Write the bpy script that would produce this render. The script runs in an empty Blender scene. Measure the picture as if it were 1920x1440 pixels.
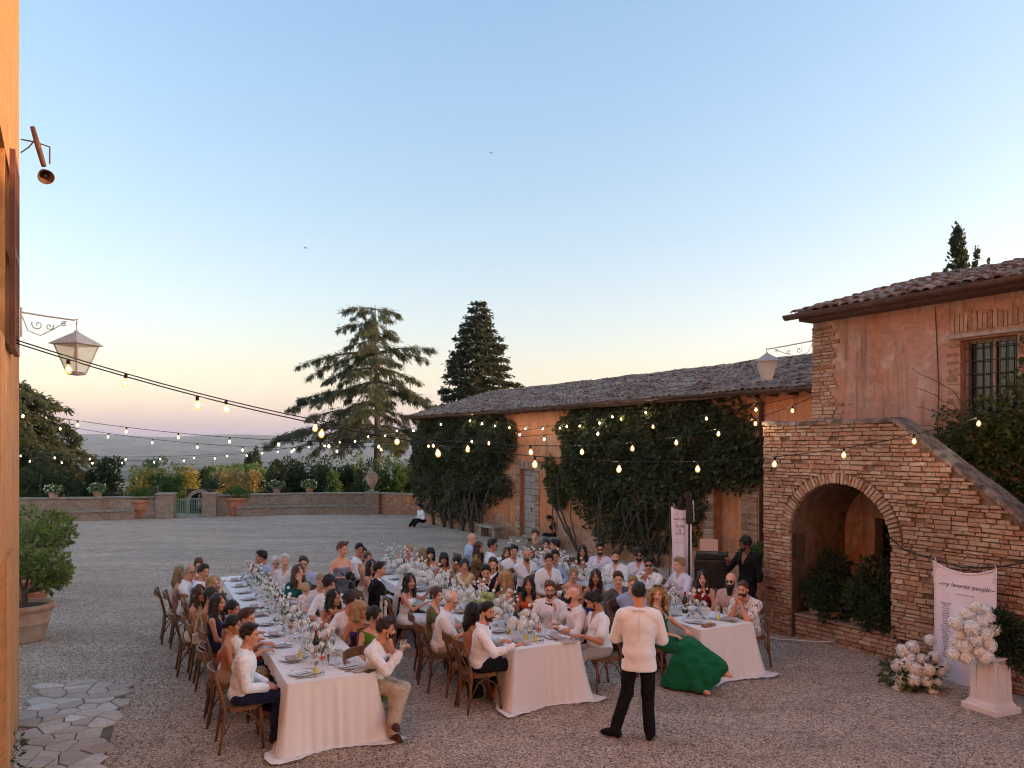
import bpy, math, random
import numpy as np
from mathutils import Vector, Matrix
random.seed(7)
RNG = np.random.default_rng(11)
SC = bpy.context.scene
COL = SC.collection
R = math.radians

# ------------------------------------------------------------------ camera
CAMZ = 3.35
FPX = 1400.0            # focal length in pixels of the 1920 wide photograph
HZ = 836.0              # row of the true horizon
cam_d = bpy.data.cameras.new('camera')
cam = bpy.data.objects.new('camera', cam_d)
COL.objects.link(cam)
cam.location = (0, 0, CAMZ)
cam.rotation_euler = (R(90), 0, 0)
cam_d.sensor_width = 36
cam_d.lens = 36 * FPX / 1920
cam_d.shift_y = (HZ - 720) / 1920
cam_d.clip_start = 0.05
cam_d.clip_end = 40000
SC.camera = cam

# ------------------------------------------------------------------ sky, sun, exposure
SUN_EL, SUN_AZ = 4.0, 93.0          # azimuth clockwise from +Y (the camera looks along +Y)
world = bpy.data.worlds.new('World')
SC.world = world
world.use_nodes = True
wn = world.node_tree
wn.nodes.clear()
sky = wn.nodes.new('ShaderNodeTexSky')
sky.sky_type = 'NISHITA'
sky.sun_disc = False
sky.sun_elevation = R(SUN_EL)
sky.sun_rotation = R(SUN_AZ)
sky.altitude = 250
sky.air_density = 1.0
sky.dust_density = 2.0
sky.ozone_density = 1.0
def _wnode(t, **kw):
    x = wn.nodes.new('ShaderNode' + t)
    for k, v in kw.items(): setattr(x, k, v)
    return x
# clear evening sky: the physical sky plus the pale dusk gradient that the photograph shows, by elevation only
tcw = _wnode('TexCoord'); sep = _wnode('SeparateXYZ'); rmp = _wnode('ValToRGB'); mul = _wnode('Mix', data_type='RGBA', blend_type='ADD')
wn.links.new(tcw.outputs['Generated'], sep.inputs[0])
wn.links.new(sep.outputs['Z'], rmp.inputs[0])
STOPS = ((0.0, (0.07, 0.06, 0.22)), (0.035, (0.08, 0.05, 0.19)), (0.10, (0.03, 0.0, 0.05)), (0.16, (0.01, 0.005, 0.05)), (0.29, (0.0, 0.025, 0.065)),
         (0.42, (0.0, 0.040, 0.10)), (0.55, (0.0, 0.045, 0.11)), (1.0, (0.0, 0.04, 0.10)))
els = rmp.color_ramp.elements
while len(els) < len(STOPS): els.new(0.5)
for e, (p, c) in zip(els, STOPS): e.position = p; e.color = (*c, 1)
scl = _wnode('Mix', data_type='RGBA', blend_type='MULTIPLY')
scl.inputs[0].default_value = 1.0
wn.links.new(sky.outputs[0], scl.inputs[6]); scl.inputs[7].default_value = (0.30, 0.28, 0.29, 1)
mul.inputs[0].default_value = 1.0
wn.links.new(rmp.outputs[0], mul.inputs[6]); wn.links.new(scl.outputs[2], mul.inputs[7])
bgn = wn.nodes.new('ShaderNodeBackground')
bgn.inputs['Strength'].default_value = 1.0
wo = wn.nodes.new('ShaderNodeOutputWorld')
wn.links.new(mul.outputs[2], bgn.inputs['Color'])
wn.links.new(bgn.outputs[0], wo.inputs['Surface'])

sun_d = bpy.data.lights.new('sun', 'SUN')
sun = bpy.data.objects.new('sun', sun_d)
COL.objects.link(sun)
sun_d.energy = 4.0
sun_d.angle = R(0.55)
sun_d.color = (1.0, 0.60, 0.30)
_sd = Vector((math.sin(R(SUN_AZ)) * math.cos(R(SUN_EL)), math.cos(R(SUN_AZ)) * math.cos(R(SUN_EL)), math.sin(R(SUN_EL))))
sun.rotation_euler = (-_sd).to_track_quat('-Z', 'Y').to_euler()

SC.view_settings.view_transform = 'Standard'
SC.view_settings.look = 'None'
SC.view_settings.gamma = 1.0
SC.view_settings.exposure = 1.08
SC.view_settings.use_curve_mapping = False
SC.render.engine = 'CYCLES'
SC.cycles.use_denoising = True
SC.cycles.pixel_filter_type = 'BLACKMAN_HARRIS'
SC.cycles.filter_width = 1.1
SC.cycles.max_bounces = 5
SC.cycles.diffuse_bounces = 2
SC.cycles.glossy_bounces = 2
SC.cycles.transparent_max_bounces = 12
SC.cycles.transmission_bounces = 3
SC.cycles.volume_bounces = 0
SC.cycles.use_adaptive_sampling = True
SC.cycles.adaptive_threshold = 0.035
SC.cycles.sample_clamp_indirect = 3.0

# ================================================================== helpers
def at(u, v, Y):
    return Vector(((u - 960) / FPX * Y, Y, CAMZ + (HZ - v) / FPX * Y))

def ground_at(u, v, z=0.0):
    Y = (CAMZ - z) * FPX / (v - HZ)
    return Vector(((u - 960) / FPX * Y, Y, z))

def tag(o, label=None, cat=None, group=None, kind=None):
    if label: o['label'] = label
    if cat: o['category'] = cat
    if group: o['group'] = group
    if kind: o['kind'] = kind
    return o

def empty(name, loc=(0, 0, 0), rz=0.0, label=None, cat=None, group=None, parent=None):
    o = bpy.data.objects.new(name, None)
    COL.objects.link(o)
    o.location = loc
    o.rotation_euler = (0, 0, rz)
    o.empty_display_size = 0.1
    if parent: o.parent = parent
    return tag(o, label, cat, group)

def copy_tree(o, parent=None):
    c = o.copy()
    COL.objects.link(c)
    c.parent = parent
    for ch in o.children:
        copy_tree(ch, c)
    return c

def link(name, me, mat=None, parent=None, loc=None, rot=None, scale=None):
    o = bpy.data.objects.new(name, me)
    COL.objects.link(o)
    if mat is not None and not me.materials:
        me.materials.append(mat)
    if parent: o.parent = parent
    if loc is not None: o.location = loc
    if rot is not None: o.rotation_euler = rot
    if scale is not None: o.scale = scale
    return o

def np_mesh(name, V, Q, mats=None, mat_idx=None, smooth=True):
    """mesh from an (n,3) array and an (m,3|4) index array"""
    me = bpy.data.meshes.new(name)
    V = np.asarray(V, np.float32); Q = np.asarray(Q, np.int32)
    n, m, k = len(V), len(Q), Q.shape[1]
    me.vertices.add(n); me.loops.add(m * k); me.polygons.add(m)
    me.vertices.foreach_set('co', V.ravel())
    me.loops.foreach_set('vertex_index', Q.ravel())
    me.polygons.foreach_set('loop_start', np.arange(0, m * k, k, dtype=np.int32))
    me.polygons.foreach_set('use_smooth', np.full(m, smooth, bool))
    for mt in mats or (): me.materials.append(mt)
    if mat_idx is not None: me.polygons.foreach_set('material_index', np.asarray(mat_idx, np.int32))
    me.update(calc_edges=True)
    return me

class MB:
    """collects simple shapes into one mesh"""
    def __init__(self):
        self.v = []; self.f = []
    def add(self, vs, fs):
        b = len(self.v)
        self.v += [tuple(p) for p in vs]
        self.f += [tuple(i + b for i in f) for f in fs]
        return self
    def box(self, c, s, rz=0.0, taper=1.0, M=None, ch=0.0):
        hx, hy, hz = s[0] / 2, s[1] / 2, s[2] / 2
        ca, sa = math.cos(rz), math.sin(rz)
        vs = []
        if ch <= 0:
            for z, t in ((-hz, 1), (hz, taper)):
                for x, y in ((-hx, -hy), (hx, -hy), (hx, hy), (-hx, hy)):
                    vs.append(Vector((c[0] + (x * ca - y * sa) * t, c[1] + (x * sa + y * ca) * t, c[2] + z)))
            fs = [(3, 2, 1, 0), (4, 5, 6, 7), (0, 1, 5, 4), (1, 2, 6, 5), (2, 3, 7, 6), (3, 0, 4, 7)]
        else:
            for z, i in ((-hz, ch), (-hz + ch, 0), (hz - ch, 0), (hz, ch)):
                for x, y in ((-hx + i, -hy + i), (hx - i, -hy + i), (hx - i, hy - i), (-hx + i, hy - i)):
                    vs.append(Vector((c[0] + x * ca - y * sa, c[1] + x * sa + y * ca, c[2] + z)))
            fs = [(3, 2, 1, 0), (12, 13, 14, 15)]
            for k in range(3):
                for j in range(4):
                    a, b = k * 4 + j, k * 4 + (j + 1) % 4
                    fs.append((a, b, b + 4, a + 4))
        if M is not None: vs = [M @ p for p in vs]
        return self.add(vs, fs)
    def tube(self, pts, rad, n=6, caps=True, flat=1.0):
        pts = [Vector(p) for p in pts]
        if not hasattr(rad, '__len__'): rad = [rad] * len(pts)
        vs, fs = [], []
        ref = None
        for i, p in enumerate(pts):
            t = (pts[min(i + 1, len(pts) - 1)] - pts[max(i - 1, 0)])
            if t.length < 1e-9: t = Vector((0, 0, 1))
            t.normalize()
            if ref is None:
                ref = Vector((0, 0, 1)) if abs(t.z) < 0.9 else Vector((1, 0, 0))
            a = t.cross(ref)
            if a.length < 1e-5: a = t.cross(Vector((0.3, 1, 0.2)))
            a.normalize()
            b = t.cross(a); ref = -b if False else ref
            for k in range(n):
                th = 2 * math.pi * k / n
                vs.append(p + (a * math.cos(th) + b * math.sin(th) * flat) * rad[i])
        for i in range(len(pts) - 1):
            for k in range(n):
                k2 = (k + 1) % n
                fs.append((i * n + k, i * n + k2, (i + 1) * n + k2, (i + 1) * n + k))
        if caps:
            fs.append(tuple(range(n - 1, -1, -1)))
            fs.append(tuple((len(pts) - 1) * n + k for k in range(n)))
        return self.add(vs, fs)
    def lathe(self, prof, n=16, c=(0, 0, 0), caps=True, wob=0.0):
        vs, fs = [], []
        for i, (r, z) in enumerate(prof):
            for k in range(n):
                th = 2 * math.pi * k / n
                rr = r * (1 + wob * math.sin(3 * th + i))
                vs.append((c[0] + rr * math.cos(th), c[1] + rr * math.sin(th), c[2] + z))
        for i in range(len(prof) - 1):
            for k in range(n):
                k2 = (k + 1) % n
                fs.append((i * n + k, i * n + k2, (i + 1) * n + k2, (i + 1) * n + k))
        if caps:
            fs.append(tuple(range(n - 1, -1, -1)))
            fs.append(tuple((len(prof) - 1) * n + k for k in range(n)))
        return self.add(vs, fs)
    def prism(self, poly, z0, z1):
        """poly: ccw (x,y) outline extruded in z"""
        n = len(poly)
        vs = [(x, y, z0) for x, y in poly] + [(x, y, z1) for x, y in poly]
        fs = [tuple(range(n - 1, -1, -1)), tuple(range(n, 2 * n))]
        for i in range(n):
            j = (i + 1) % n
            fs.append((i, j, n + j, n + i))
        return self.add(vs, fs)
    def mesh(self, name, mat=None, smooth=False, mats=None):
        me = bpy.data.meshes.new(name)
        me.from_pydata(self.v, [], self.f)
        if smooth: me.polygons.foreach_set('use_smooth', [True] * len(me.polygons))
        if mat: me.materials.append(mat)
        me.update()
        return me
    def build(self, name, mat, parent=None, smooth=False, loc=None, rot=None):
        return link(name, self.mesh(name, mat, smooth), None, parent, loc, rot)

def auto_smooth(o, ang=35):
    me = o.data
    me.polygons.foreach_set('use_smooth', [True] * len(me.polygons))
    try: me.set_sharp_from_angle(angle=R(ang))
    except Exception: pass
    return o

# ------------------------------------------------------------------ materials
class NT:
    def __init__(self, name):
        self.m = bpy.data.materials.new(name)
        self.m.use_nodes = True
        self.t = self.m.node_tree
        self.t.nodes.clear()
        self.out = self.t.nodes.new('ShaderNodeOutputMaterial')
    def n(self, typ, **kw):
        x = self.t.nodes.new('ShaderNode' + typ)
        for k, v in kw.items():
            if k.startswith('_'): setattr(x, k[1:], v)
            else:
                self.put(x, k, v)
        return x
    def put(self, x, k, v):
        key = int(k[1:]) if k[0] == 'i' and k[1:].isdigit() else k.replace('__', ' ')
        s = x.inputs[key]
        if isinstance(v, bpy.types.NodeSocket): self.t.links.new(v, s)
        elif hasattr(v, '__len__') and len(v) == 3 and s.type == 'RGBA': s.default_value = (*v, 1)
        else: s.default_value = v
    def coord(self, kind='Object', scale=(1, 1, 1), jit=False):
        tc = self.n('TexCoord').outputs[kind]
        if jit:
            oi = self.n('ObjectInfo').outputs['Random']
            mul = self.math('MULTIPLY', oi, 37.0)
            add = self.n('VectorMath', _operation='ADD', i0=tc)
            self.put(add, 'i1', self.n('CombineXYZ', i0=mul, i1=mul, i2=mul).outputs[0])
            tc = add.outputs[0]
        if scale != (1, 1, 1):
            tc = self.n('Mapping', Vector=tc, Scale=scale).outputs[0]
        return tc
    def noise(self, vec, scale, detail=4, rough=0.6, dist=0.0):
        return self.n('TexNoise', Vector=vec, Scale=scale, Detail=detail, Roughness=rough, Distortion=dist).outputs[0]
    def ramp(self, fac, *stops, interp='LINEAR'):
        r = self.n('ValToRGB', Fac=fac)
        r.color_ramp.interpolation = interp
        e = r.color_ramp.elements
        while len(e) < len(stops): e.new(0.5)
        for el, (p, c) in zip(e, stops):
            el.position = p
            el.color = (*c, 1) if hasattr(c, '__len__') else (c, c, c, 1)
        return r.outputs[0]
    def mix(self, a, b, fac, mode='MIX'):
        x = self.n('Mix', _data_type='RGBA', _blend_type=mode)
        for i, v in ((0, fac), (6, a), (7, b)):
            s = x.inputs[i]
            if isinstance(v, bpy.types.NodeSocket): self.t.links.new(v, s)
            elif hasattr(v, '__len__'): s.default_value = (*v[:3], 1)
            else: s.default_value = v if i == 0 else (v, v, v, 1)
        return x.outputs[2]
    def math(self, op, a, b=0.0, c=None):
        x = self.n('Math', _operation=op, i0=a, i1=b)
        if c is not None: self.put(x, 'i2', c)
        return x.outputs[0]
    def rand(self):
        """0..1 random per mesh island and per object"""
        a = self.n('ObjectInfo').outputs['Random']
        b = self.n('NewGeometry').outputs['Random Per Island']
        return self.math('FRACT', self.math('ADD', a, b))
    def bump(self, h, strength, dist=0.02):
        return self.n('Bump', Height=h, Strength=strength, Distance=dist).outputs[0]
    def bsdf(self, color, rough=0.7, **kw):
        b = self.n('BsdfPrincipled')
        self.put(b, 'Base Color', color); self.put(b, 'Roughness', rough)
        for k, v in kw.items(): self.put(b, k, v)
        return b.outputs[0]
    def done(self, sh):
        self.t.links.new(sh, self.out.inputs['Surface'])
        return self.m

MATS = {}
def pmat(name, c1, c2=None, scale=6.0, rough=0.7, bump=0.0, bscale=None, stretch=(1, 1, 1), island=0.0,
         metallic=0.0, spec=0.3, lo=0.35, hi=0.65, detail=5, coat=0.0, sheen=0.0, dist=0.02):
    if name in MATS: return MATS[name]
    t = NT(name)
    co = t.coord('Object', stretch, True)
    col = c1
    if c2 is not None:
        col = t.ramp(t.noise(co, scale, detail), (lo, c1), (hi, c2))
    if island:
        r = t.rand()
        col = t.mix(col, t.ramp(r, (0, 1 - island), (1, 1 + island)), 1.0, 'MULTIPLY')
    kw = {'Metallic': metallic, 'Specular__IOR__Level': spec}
    b = t.n('BsdfPrincipled')
    t.put(b, 'Base Color', col); t.put(b, 'Roughness', rough)
    t.put(b, 'Metallic', metallic); t.put(b, 'Specular IOR Level', spec)
    if coat: t.put(b, 'Coat Weight', coat)
    if sheen: t.put(b, 'Sheen Weight', sheen)
    if bump: t.put(b, 'Normal', t.bump(t.noise(co, bscale or scale * 3, 4), bump, dist))
    MATS[name] = t.done(b.outputs[0])
    return MATS[name]

def leaf_mat(name, dark, light, trans=0.25, accent=None, apos=0.9):
    if name in MATS: return MATS[name]
    t = NT(name)
    r = t.rand()
    stops = [(0.0, dark), (0.75, light)]
    if accent: stops += [(apos, accent)]
    col = t.ramp(r, *stops)
    d = t.bsdf(col, 0.6, **{'Specular IOR Level': 0.25})
    tr = t.n('BsdfTranslucent', Color=t.mix(col, (1.0, 1.0, 0.6), 0.15)).outputs[0]
    mx = t.n('MixShader', i0=trans, i1=d, i2=tr).outputs[0]
    MATS[name] = t.done(mx)
    return MATS[name]

def glass_mat(name, tint=(1, 1, 1), refl=0.16, rough=0.03):
    if name in MATS: return MATS[name]
    t = NT(name)
    lw = t.n('LayerWeight', Blend=0.35).outputs['Facing']
    f = t.math('MULTIPLY_ADD', lw, 0.55, refl * 0.5)
    a = t.n('BsdfTransparent', Color=tint).outputs[0]
    g = t.n('BsdfGlossy', Color=(1, 1, 1), Roughness=rough).outputs[0]
    MATS[name] = t.done(t.n('MixShader', i0=f, i1=a, i2=g).outputs[0])
    return MATS[name]

def emit_mat(name, col, s):
    if name in MATS: return MATS[name]
    t = NT(name)
    MATS[name] = t.done(t.n('Emission', Color=col, Strength=s).outputs[0])
    return MATS[name]

# ------------------------------------------------------------------ scatter helpers (numpy)
def leaf_quads(P, D, size, rng, aspect=0.55, fold=0.25, up=None, jit=0.9):
    """kite shaped folded leaves at points P pointing along D (n,3)"""
    n = len(P)
    P = np.asarray(P, float); D = np.asarray(D, float) + rng.normal(0, jit, (n, 3)) * 0.6
    D /= np.linalg.norm(D, axis=1, keepdims=True) + 1e-9
    U = rng.normal(0, 1, (n, 3))
    if up is not None: U = U * 0.6 + np.asarray(up)
    S = np.cross(D, U); S /= np.linalg.norm(S, axis=1, keepdims=True) + 1e-9
    Nn = np.cross(S, D)
    L = (size * rng.uniform(0.6, 1.35, n))[:, None]
    W = L * aspect
    V = np.empty((n, 4, 3))
    V[:, 0] = P
    V[:, 1] = P + D * L * 0.5 + S * W * 0.5 + Nn * L * fold * 0.4
    V[:, 2] = P + D * L
    V[:, 3] = P + D * L * 0.5 - S * W * 0.5 + Nn * L * fold * 0.4
    Q = np.arange(n * 4).reshape(n, 4)
    return V.reshape(-1, 3), Q

def leaf_object(name, P, D, size, mat, parent=None, rng=RNG, **kw):
    V, Q = leaf_quads(P, D, size, rng, **kw)
    return link(name, np_mesh(name, V, Q, [mat], smooth=False), None, parent)

def blob_points(rng, n, centers, radii, shell=0.55):
    """points through the volume of several ellipsoids, denser to the outside, with outward directions"""
    k = rng.integers(0, len(centers), n)
    d = rng.normal(0, 1, (n, 3)); d /= np.linalg.norm(d, axis=1, keepdims=True)
    r = rng.uniform(shell ** 3, 1, n) ** (1 / 3)
    Rr = np.asarray(radii)[k]
    return np.asarray(centers)[k] + d * r[:, None] * Rr, d

# ------------------------------------------------------------------ signed distance fields -> continuous surfaces
def rcone(a, b, ra, rb):
    return ('c', np.asarray(a, float), np.asarray(b, float), ra, rb)
def ell(c, r, M=None):
    return ('e', np.asarray(c, float), np.asarray(r, float), None if M is None else np.asarray(M, float))

def sdf_eval(prims, lo, shape, h, k=0.03, off=0.0):
    F = np.full(shape, 0.5, np.float32)
    ax = [lo[i] + h * np.arange(shape[i]) for i in range(3)]
    for p in prims:
        if p[0] == 'c':
            _, a, b, ra, rb = p
            rm = max(ra, rb) + off
            mn = np.minimum(a, b) - rm; mx = np.maximum(a, b) + rm
        else:
            _, c, r, M = p
            rm = (r.max() if M is not None else r) + off
            mn = c - rm; mx = c + rm
        pad = k + 3 * h
        sl = []
        for i in range(3):
            i0 = max(0, int((mn[i] - pad - lo[i]) / h)); i1 = min(shape[i], int((mx[i] + pad - lo[i]) / h) + 2)
            sl.append(slice(i0, max(i0, i1)))
        if any(s.stop <= s.start for s in sl): continue
        X = ax[0][sl[0]][:, None, None]; Y = ax[1][sl[1]][None, :, None]; Z = ax[2][sl[2]][None, None, :]
        if p[0] == 'c':
            ab = b - a; L2 = float(ab @ ab) + 1e-12
            t = ((X - a[0]) * ab[0] + (Y - a[1]) * ab[1] + (Z - a[2]) * ab[2]) / L2
            t = np.clip(t, 0, 1)
            d = np.sqrt((X - a[0] - t * ab[0]) ** 2 + (Y - a[1] - t * ab[1]) ** 2 + (Z - a[2] - t * ab[2]) ** 2) - (ra + (rb - ra) * t) - off
        else:
            rr = r + off
            x, y, z = X - c[0], Y - c[1], Z - c[2]
            if M is not None:
                x, y, z = (M[0, 0] * x + M[1, 0] * y + M[2, 0] * z, M[0, 1] * x + M[1, 1] * y + M[2, 1] * z, M[0, 2] * x + M[1, 2] * y + M[2, 2] * z)
            k0 = np.sqrt((x / rr[0]) ** 2 + (y / rr[1]) ** 2 + (z / rr[2]) ** 2)
            k1 = np.sqrt((x / rr[0] ** 2) ** 2 + (y / rr[1] ** 2) ** 2 + (z / rr[2] ** 2) ** 2) + 1e-9
            d = k0 * (k0 - 1) / k1
        sub = F[tuple(sl)]
        hh = np.clip(0.5 + 0.5 * (sub - d) / k, 0, 1)
        F[tuple(sl)] = sub * (1 - hh) + d * hh - k * hh * (1 - hh)
    return F, ax

def prim_bounds(prims, off=0.0):
    mn = np.full(3, 1e9); mx = -mn
    for p in prims:
        if p[0] == 'c':
            rm = max(p[3], p[4]) + off
            mn = np.minimum(mn, np.minimum(p[1], p[2]) - rm); mx = np.maximum(mx, np.maximum(p[1], p[2]) + rm)
        else:
            rm = (p[2].max() if p[3] is not None else p[2]) + off
            mn = np.minimum(mn, p[1] - rm); mx = np.maximum(mx, p[1] + rm)
    return mn, mx

_C8 = np.array([(i, j, k) for i in (0, 1) for j in (0, 1) for k in (0, 1)])
_E12 = [(0, 1), (2, 3), (4, 5), (6, 7), (0, 2), (1, 3), (4, 6), (5, 7), (0, 4), (1, 5), (2, 6), (3, 7)]
def surfnet(F, lo, h):
    I = F < 0
    s = np.zeros(tuple(n - 1 for n in F.shape), np.int8)
    for c in _C8:
        s += I[c[0]:F.shape[0] - 1 + c[0], c[1]:F.shape[1] - 1 + c[1], c[2]:F.shape[2] - 1 + c[2]]
    act = (s > 0) & (s < 8)
    ids = np.argwhere(act)
    if len(ids) == 0: return np.zeros((0, 3)), np.zeros((0, 4), int)
    idx = np.full(act.shape, -1, np.int64); idx[act] = np.arange(len(ids))
    V8 = np.stack([F[ids[:, 0] + c[0], ids[:, 1] + c[1], ids[:, 2] + c[2]] for c in _C8])
    acc = np.zeros((len(ids), 3)); cnt = np.zeros(len(ids))
    for a, b in _E12:
        va, vb = V8[a], V8[b]
        cr = (va < 0) != (vb < 0)
        t = np.where(cr, va / np.where(cr, va - vb, 1), 0)
        acc += cr[:, None] * (_C8[a] + t[:, None] * (_C8[b] - _C8[a]))
        cnt += cr
    verts = np.asarray(lo) + h * (ids + acc / cnt[:, None])
    quads = []
    for axis in range(3):
        A = np.moveaxis(I, axis, 0)
        X = np.moveaxis(idx, axis, 0)
        cr = A[:-1] != A[1:]
        cr = cr[:, 1:-1, 1:-1]
        e = np.argwhere(cr)
        if len(e) == 0: continue
        i, j, k = e[:, 0], e[:, 1] + 1, e[:, 2] + 1
        q = np.stack([X[i, j - 1, k - 1], X[i, j, k - 1], X[i, j, k], X[i, j - 1, k]], 1)
        fl = A[i, j, k]
        if axis == 1: fl = ~fl
        q[~fl] = q[~fl][:, ::-1]
        quads.append(q)
    Q = np.concatenate(quads)
    Q = Q[(Q >= 0).all(1)]
    return verts, Q

def sdf_mesh(prims, h, k=0.03, off=0.0, cuts=(), wr=0.0, seed=0, wscale=1.0):
    mn, mx = prim_bounds(prims, off + wr)
    lo = mn - 3 * h
    shape = tuple(int(x) + 1 for x in np.ceil((mx - mn) / h) + 6)
    F, ax = sdf_eval(prims, lo, shape, h, k, off)
    if wr:
        g = np.random.default_rng(seed)
        X, Y, Z = ax[0][:, None, None], ax[1][None, :, None], ax[2][None, None, :]
        W = 0
        for _ in range(6):
            w = g.normal(0, 1, 3); w *= wscale * g.uniform(16, 48) / np.linalg.norm(w)
            W = W + np.sin(w[0] * X + w[1] * Y + w[2] * Z + g.uniform(0, 6.28) + 1.6 * np.sin(9 * Z + 7 * X + g.uniform(0, 6)))
        F = F + (wr / 2.4) * (W.astype(np.float32) - 1.6)
    for c in cuts:
        F = np.maximum(F, c(ax[0][:, None, None], ax[1][None, :, None], ax[2][None, None, :]).astype(np.float32))
    return surfnet(F, lo, h)

# ================================================================== materials of the setting
def gravel_material():
    t = NT('gravel')
    co = t.coord('Object')
    v1 = t.n('TexVoronoi', Vector=co, Scale=62.0, Randomness=1.0)
    v2 = t.n('TexVoronoi', Vector=co, Scale=120.0, Randomness=1.0)
    c1 = t.n('SeparateColor', Color=v1.outputs['Color']).outputs[0]
    c2 = t.n('SeparateColor', Color=v2.outputs['Color']).outputs[1]
    sp = t.math('ADD', t.math('MULTIPLY', c1, 0.62), t.math('MULTIPLY', c2, 0.38))
    col = t.ramp(sp, (0.13, (0.145, 0.090, 0.065)), (0.34, (0.40, 0.268, 0.200)), (0.58, (0.64, 0.465, 0.36)), (0.84, (0.89, 0.74, 0.62)))
    big = t.noise(t.n('Mapping', Vector=co, Rotation=(0, 0, .5), Scale=(.35, 1.6, 1)).outputs[0], 0.55, 5, 0.6)
    mid = t.noise(co, 2.2, 4, 0.6)
    col = t.mix(col, t.ramp(big, (0.3, (0.80, 0.78, 0.76)), (0.7, (1.14, 1.13, 1.13))), 1.0, 'MULTIPLY')
    col = t.mix(col, t.ramp(mid, (0.3, 0.86), (0.7, 1.1)), 1.0, 'MULTIPLY')
    hh = t.math('ADD', t.math('MULTIPLY', v1.outputs['Distance'], -1.0), t.math('MULTIPLY', v2.outputs['Distance'], -0.4))
    return t.done(t.bsdf(col, 0.9, **{'Specular IOR Level': 0.15, 'Normal': t.bump(hh, 0.9, 0.02)}))

def plaster_material(name, a, b, c, stone_z=0.9, stone=(0.30, 0.22, 0.16), pale=0.3, worn=0.5):
    t = NT(name)
    co = t.coord('Object')
    n1 = t.noise(co, 0.55, 6, 0.62, 0.6)
    n2 = t.noise(t.n('Mapping', Vector=co, Scale=(1.6, 1.6, 0.45)).outputs[0], 1.6, 6, 0.65)
    n3 = t.noise(co, 7.0, 6, 0.7)
    col = t.mix(a, b, t.ramp(n1, (0.38, 0.0), (0.62, 1.0)))
    col = t.mix(col, c, t.ramp(n2, (0.50, 0.0), (0.68, 0.75)))
    col = t.mix(col, (0.55, 0.45, 0.38), t.ramp(t.noise(co, 0.8, 7, 0.7, 1.0), (0.53, 0.0), (0.60, pale)))
    col = t.mix(col, t.ramp(n3, (0.25, 0.72), (0.75, 1.15)), 1.0, 'MULTIPLY')
    # rain streaks under the eaves and stained, flaking base
    st = t.noise(t.n('Mapping', Vector=co, Scale=(5.0, 5.0, 0.35)).outputs[0], 1.5, 4, 0.6)
    col = t.mix(col, (0.16, 0.085, 0.055), t.ramp(st, (0.52, 0.0), (0.70, 0.6)))
    ck = t.n('TexVoronoi', Vector=t.n('VectorMath', _operation='ADD', i0=co, i1=t.n('VectorMath', _operation='SCALE', i0=t.n('TexNoise', Vector=co, Scale=2.5, Detail=5.0).outputs['Color'], Scale=.8).outputs[0]).outputs[0], Scale=0.9, _feature='DISTANCE_TO_EDGE').outputs['Distance']
    col = t.mix(col, (0.12, 0.07, 0.05), t.ramp(ck, (0.001, 0.55), (0.006, 0.0)))
    z = t.n('SeparateXYZ', Vector=co).outputs[2]
    edge = t.math('ADD', z, t.math('MULTIPLY', t.math('SUBTRACT', t.noise(co, 1.3, 6, 0.7), 0.5), -2.6))
    m = t.ramp(t.math('DIVIDE', edge, stone_z * 2), (0.45, 1.0), (0.52, 0.0))
    swarp = t.n('VectorMath', _operation='ADD', i0=t.n('Mapping', Vector=co, Scale=(4.5, 4.5, 10.5)).outputs[0])
    t.put(swarp, 'i1', t.n('VectorMath', _operation='SCALE', i0=t.n('TexNoise', Vector=co, Scale=6.0).outputs['Color'], Scale=1.1).outputs[0])
    swarp = swarp.outputs[0]
    vs = t.n('TexVoronoi', Vector=swarp, Scale=1.0, _feature='DISTANCE_TO_EDGE')
    vc = t.n('TexVoronoi', Vector=swarp, Scale=1.0)
    sv = t.n('SeparateColor', Color=vc.outputs['Color']).outputs[0]
    sc = t.ramp(sv, (0.0, tuple(x * 0.5 for x in stone)), (0.5, stone), (1.0, (0.42, 0.33, 0.26)))
    joint = t.ramp(vs.outputs['Distance'], (0.01, 0.6), (0.12, 1.0))
    sc = t.mix(sc, joint, 1.0, 'MULTIPLY')
    mm = t.math('MULTIPLY', m, worn)
    col = t.mix(col, sc, mm)
    h = t.math('ADD', t.math('MULTIPLY', n3, 0.5), t.math('MULTIPLY', t.math('MULTIPLY', joint, mm), 1.4))
    return t.done(t.bsdf(col, 0.92, **{'Specular IOR Level': 0.1, 'Normal': t.bump(h, 0.55, 0.03)}))

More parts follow.
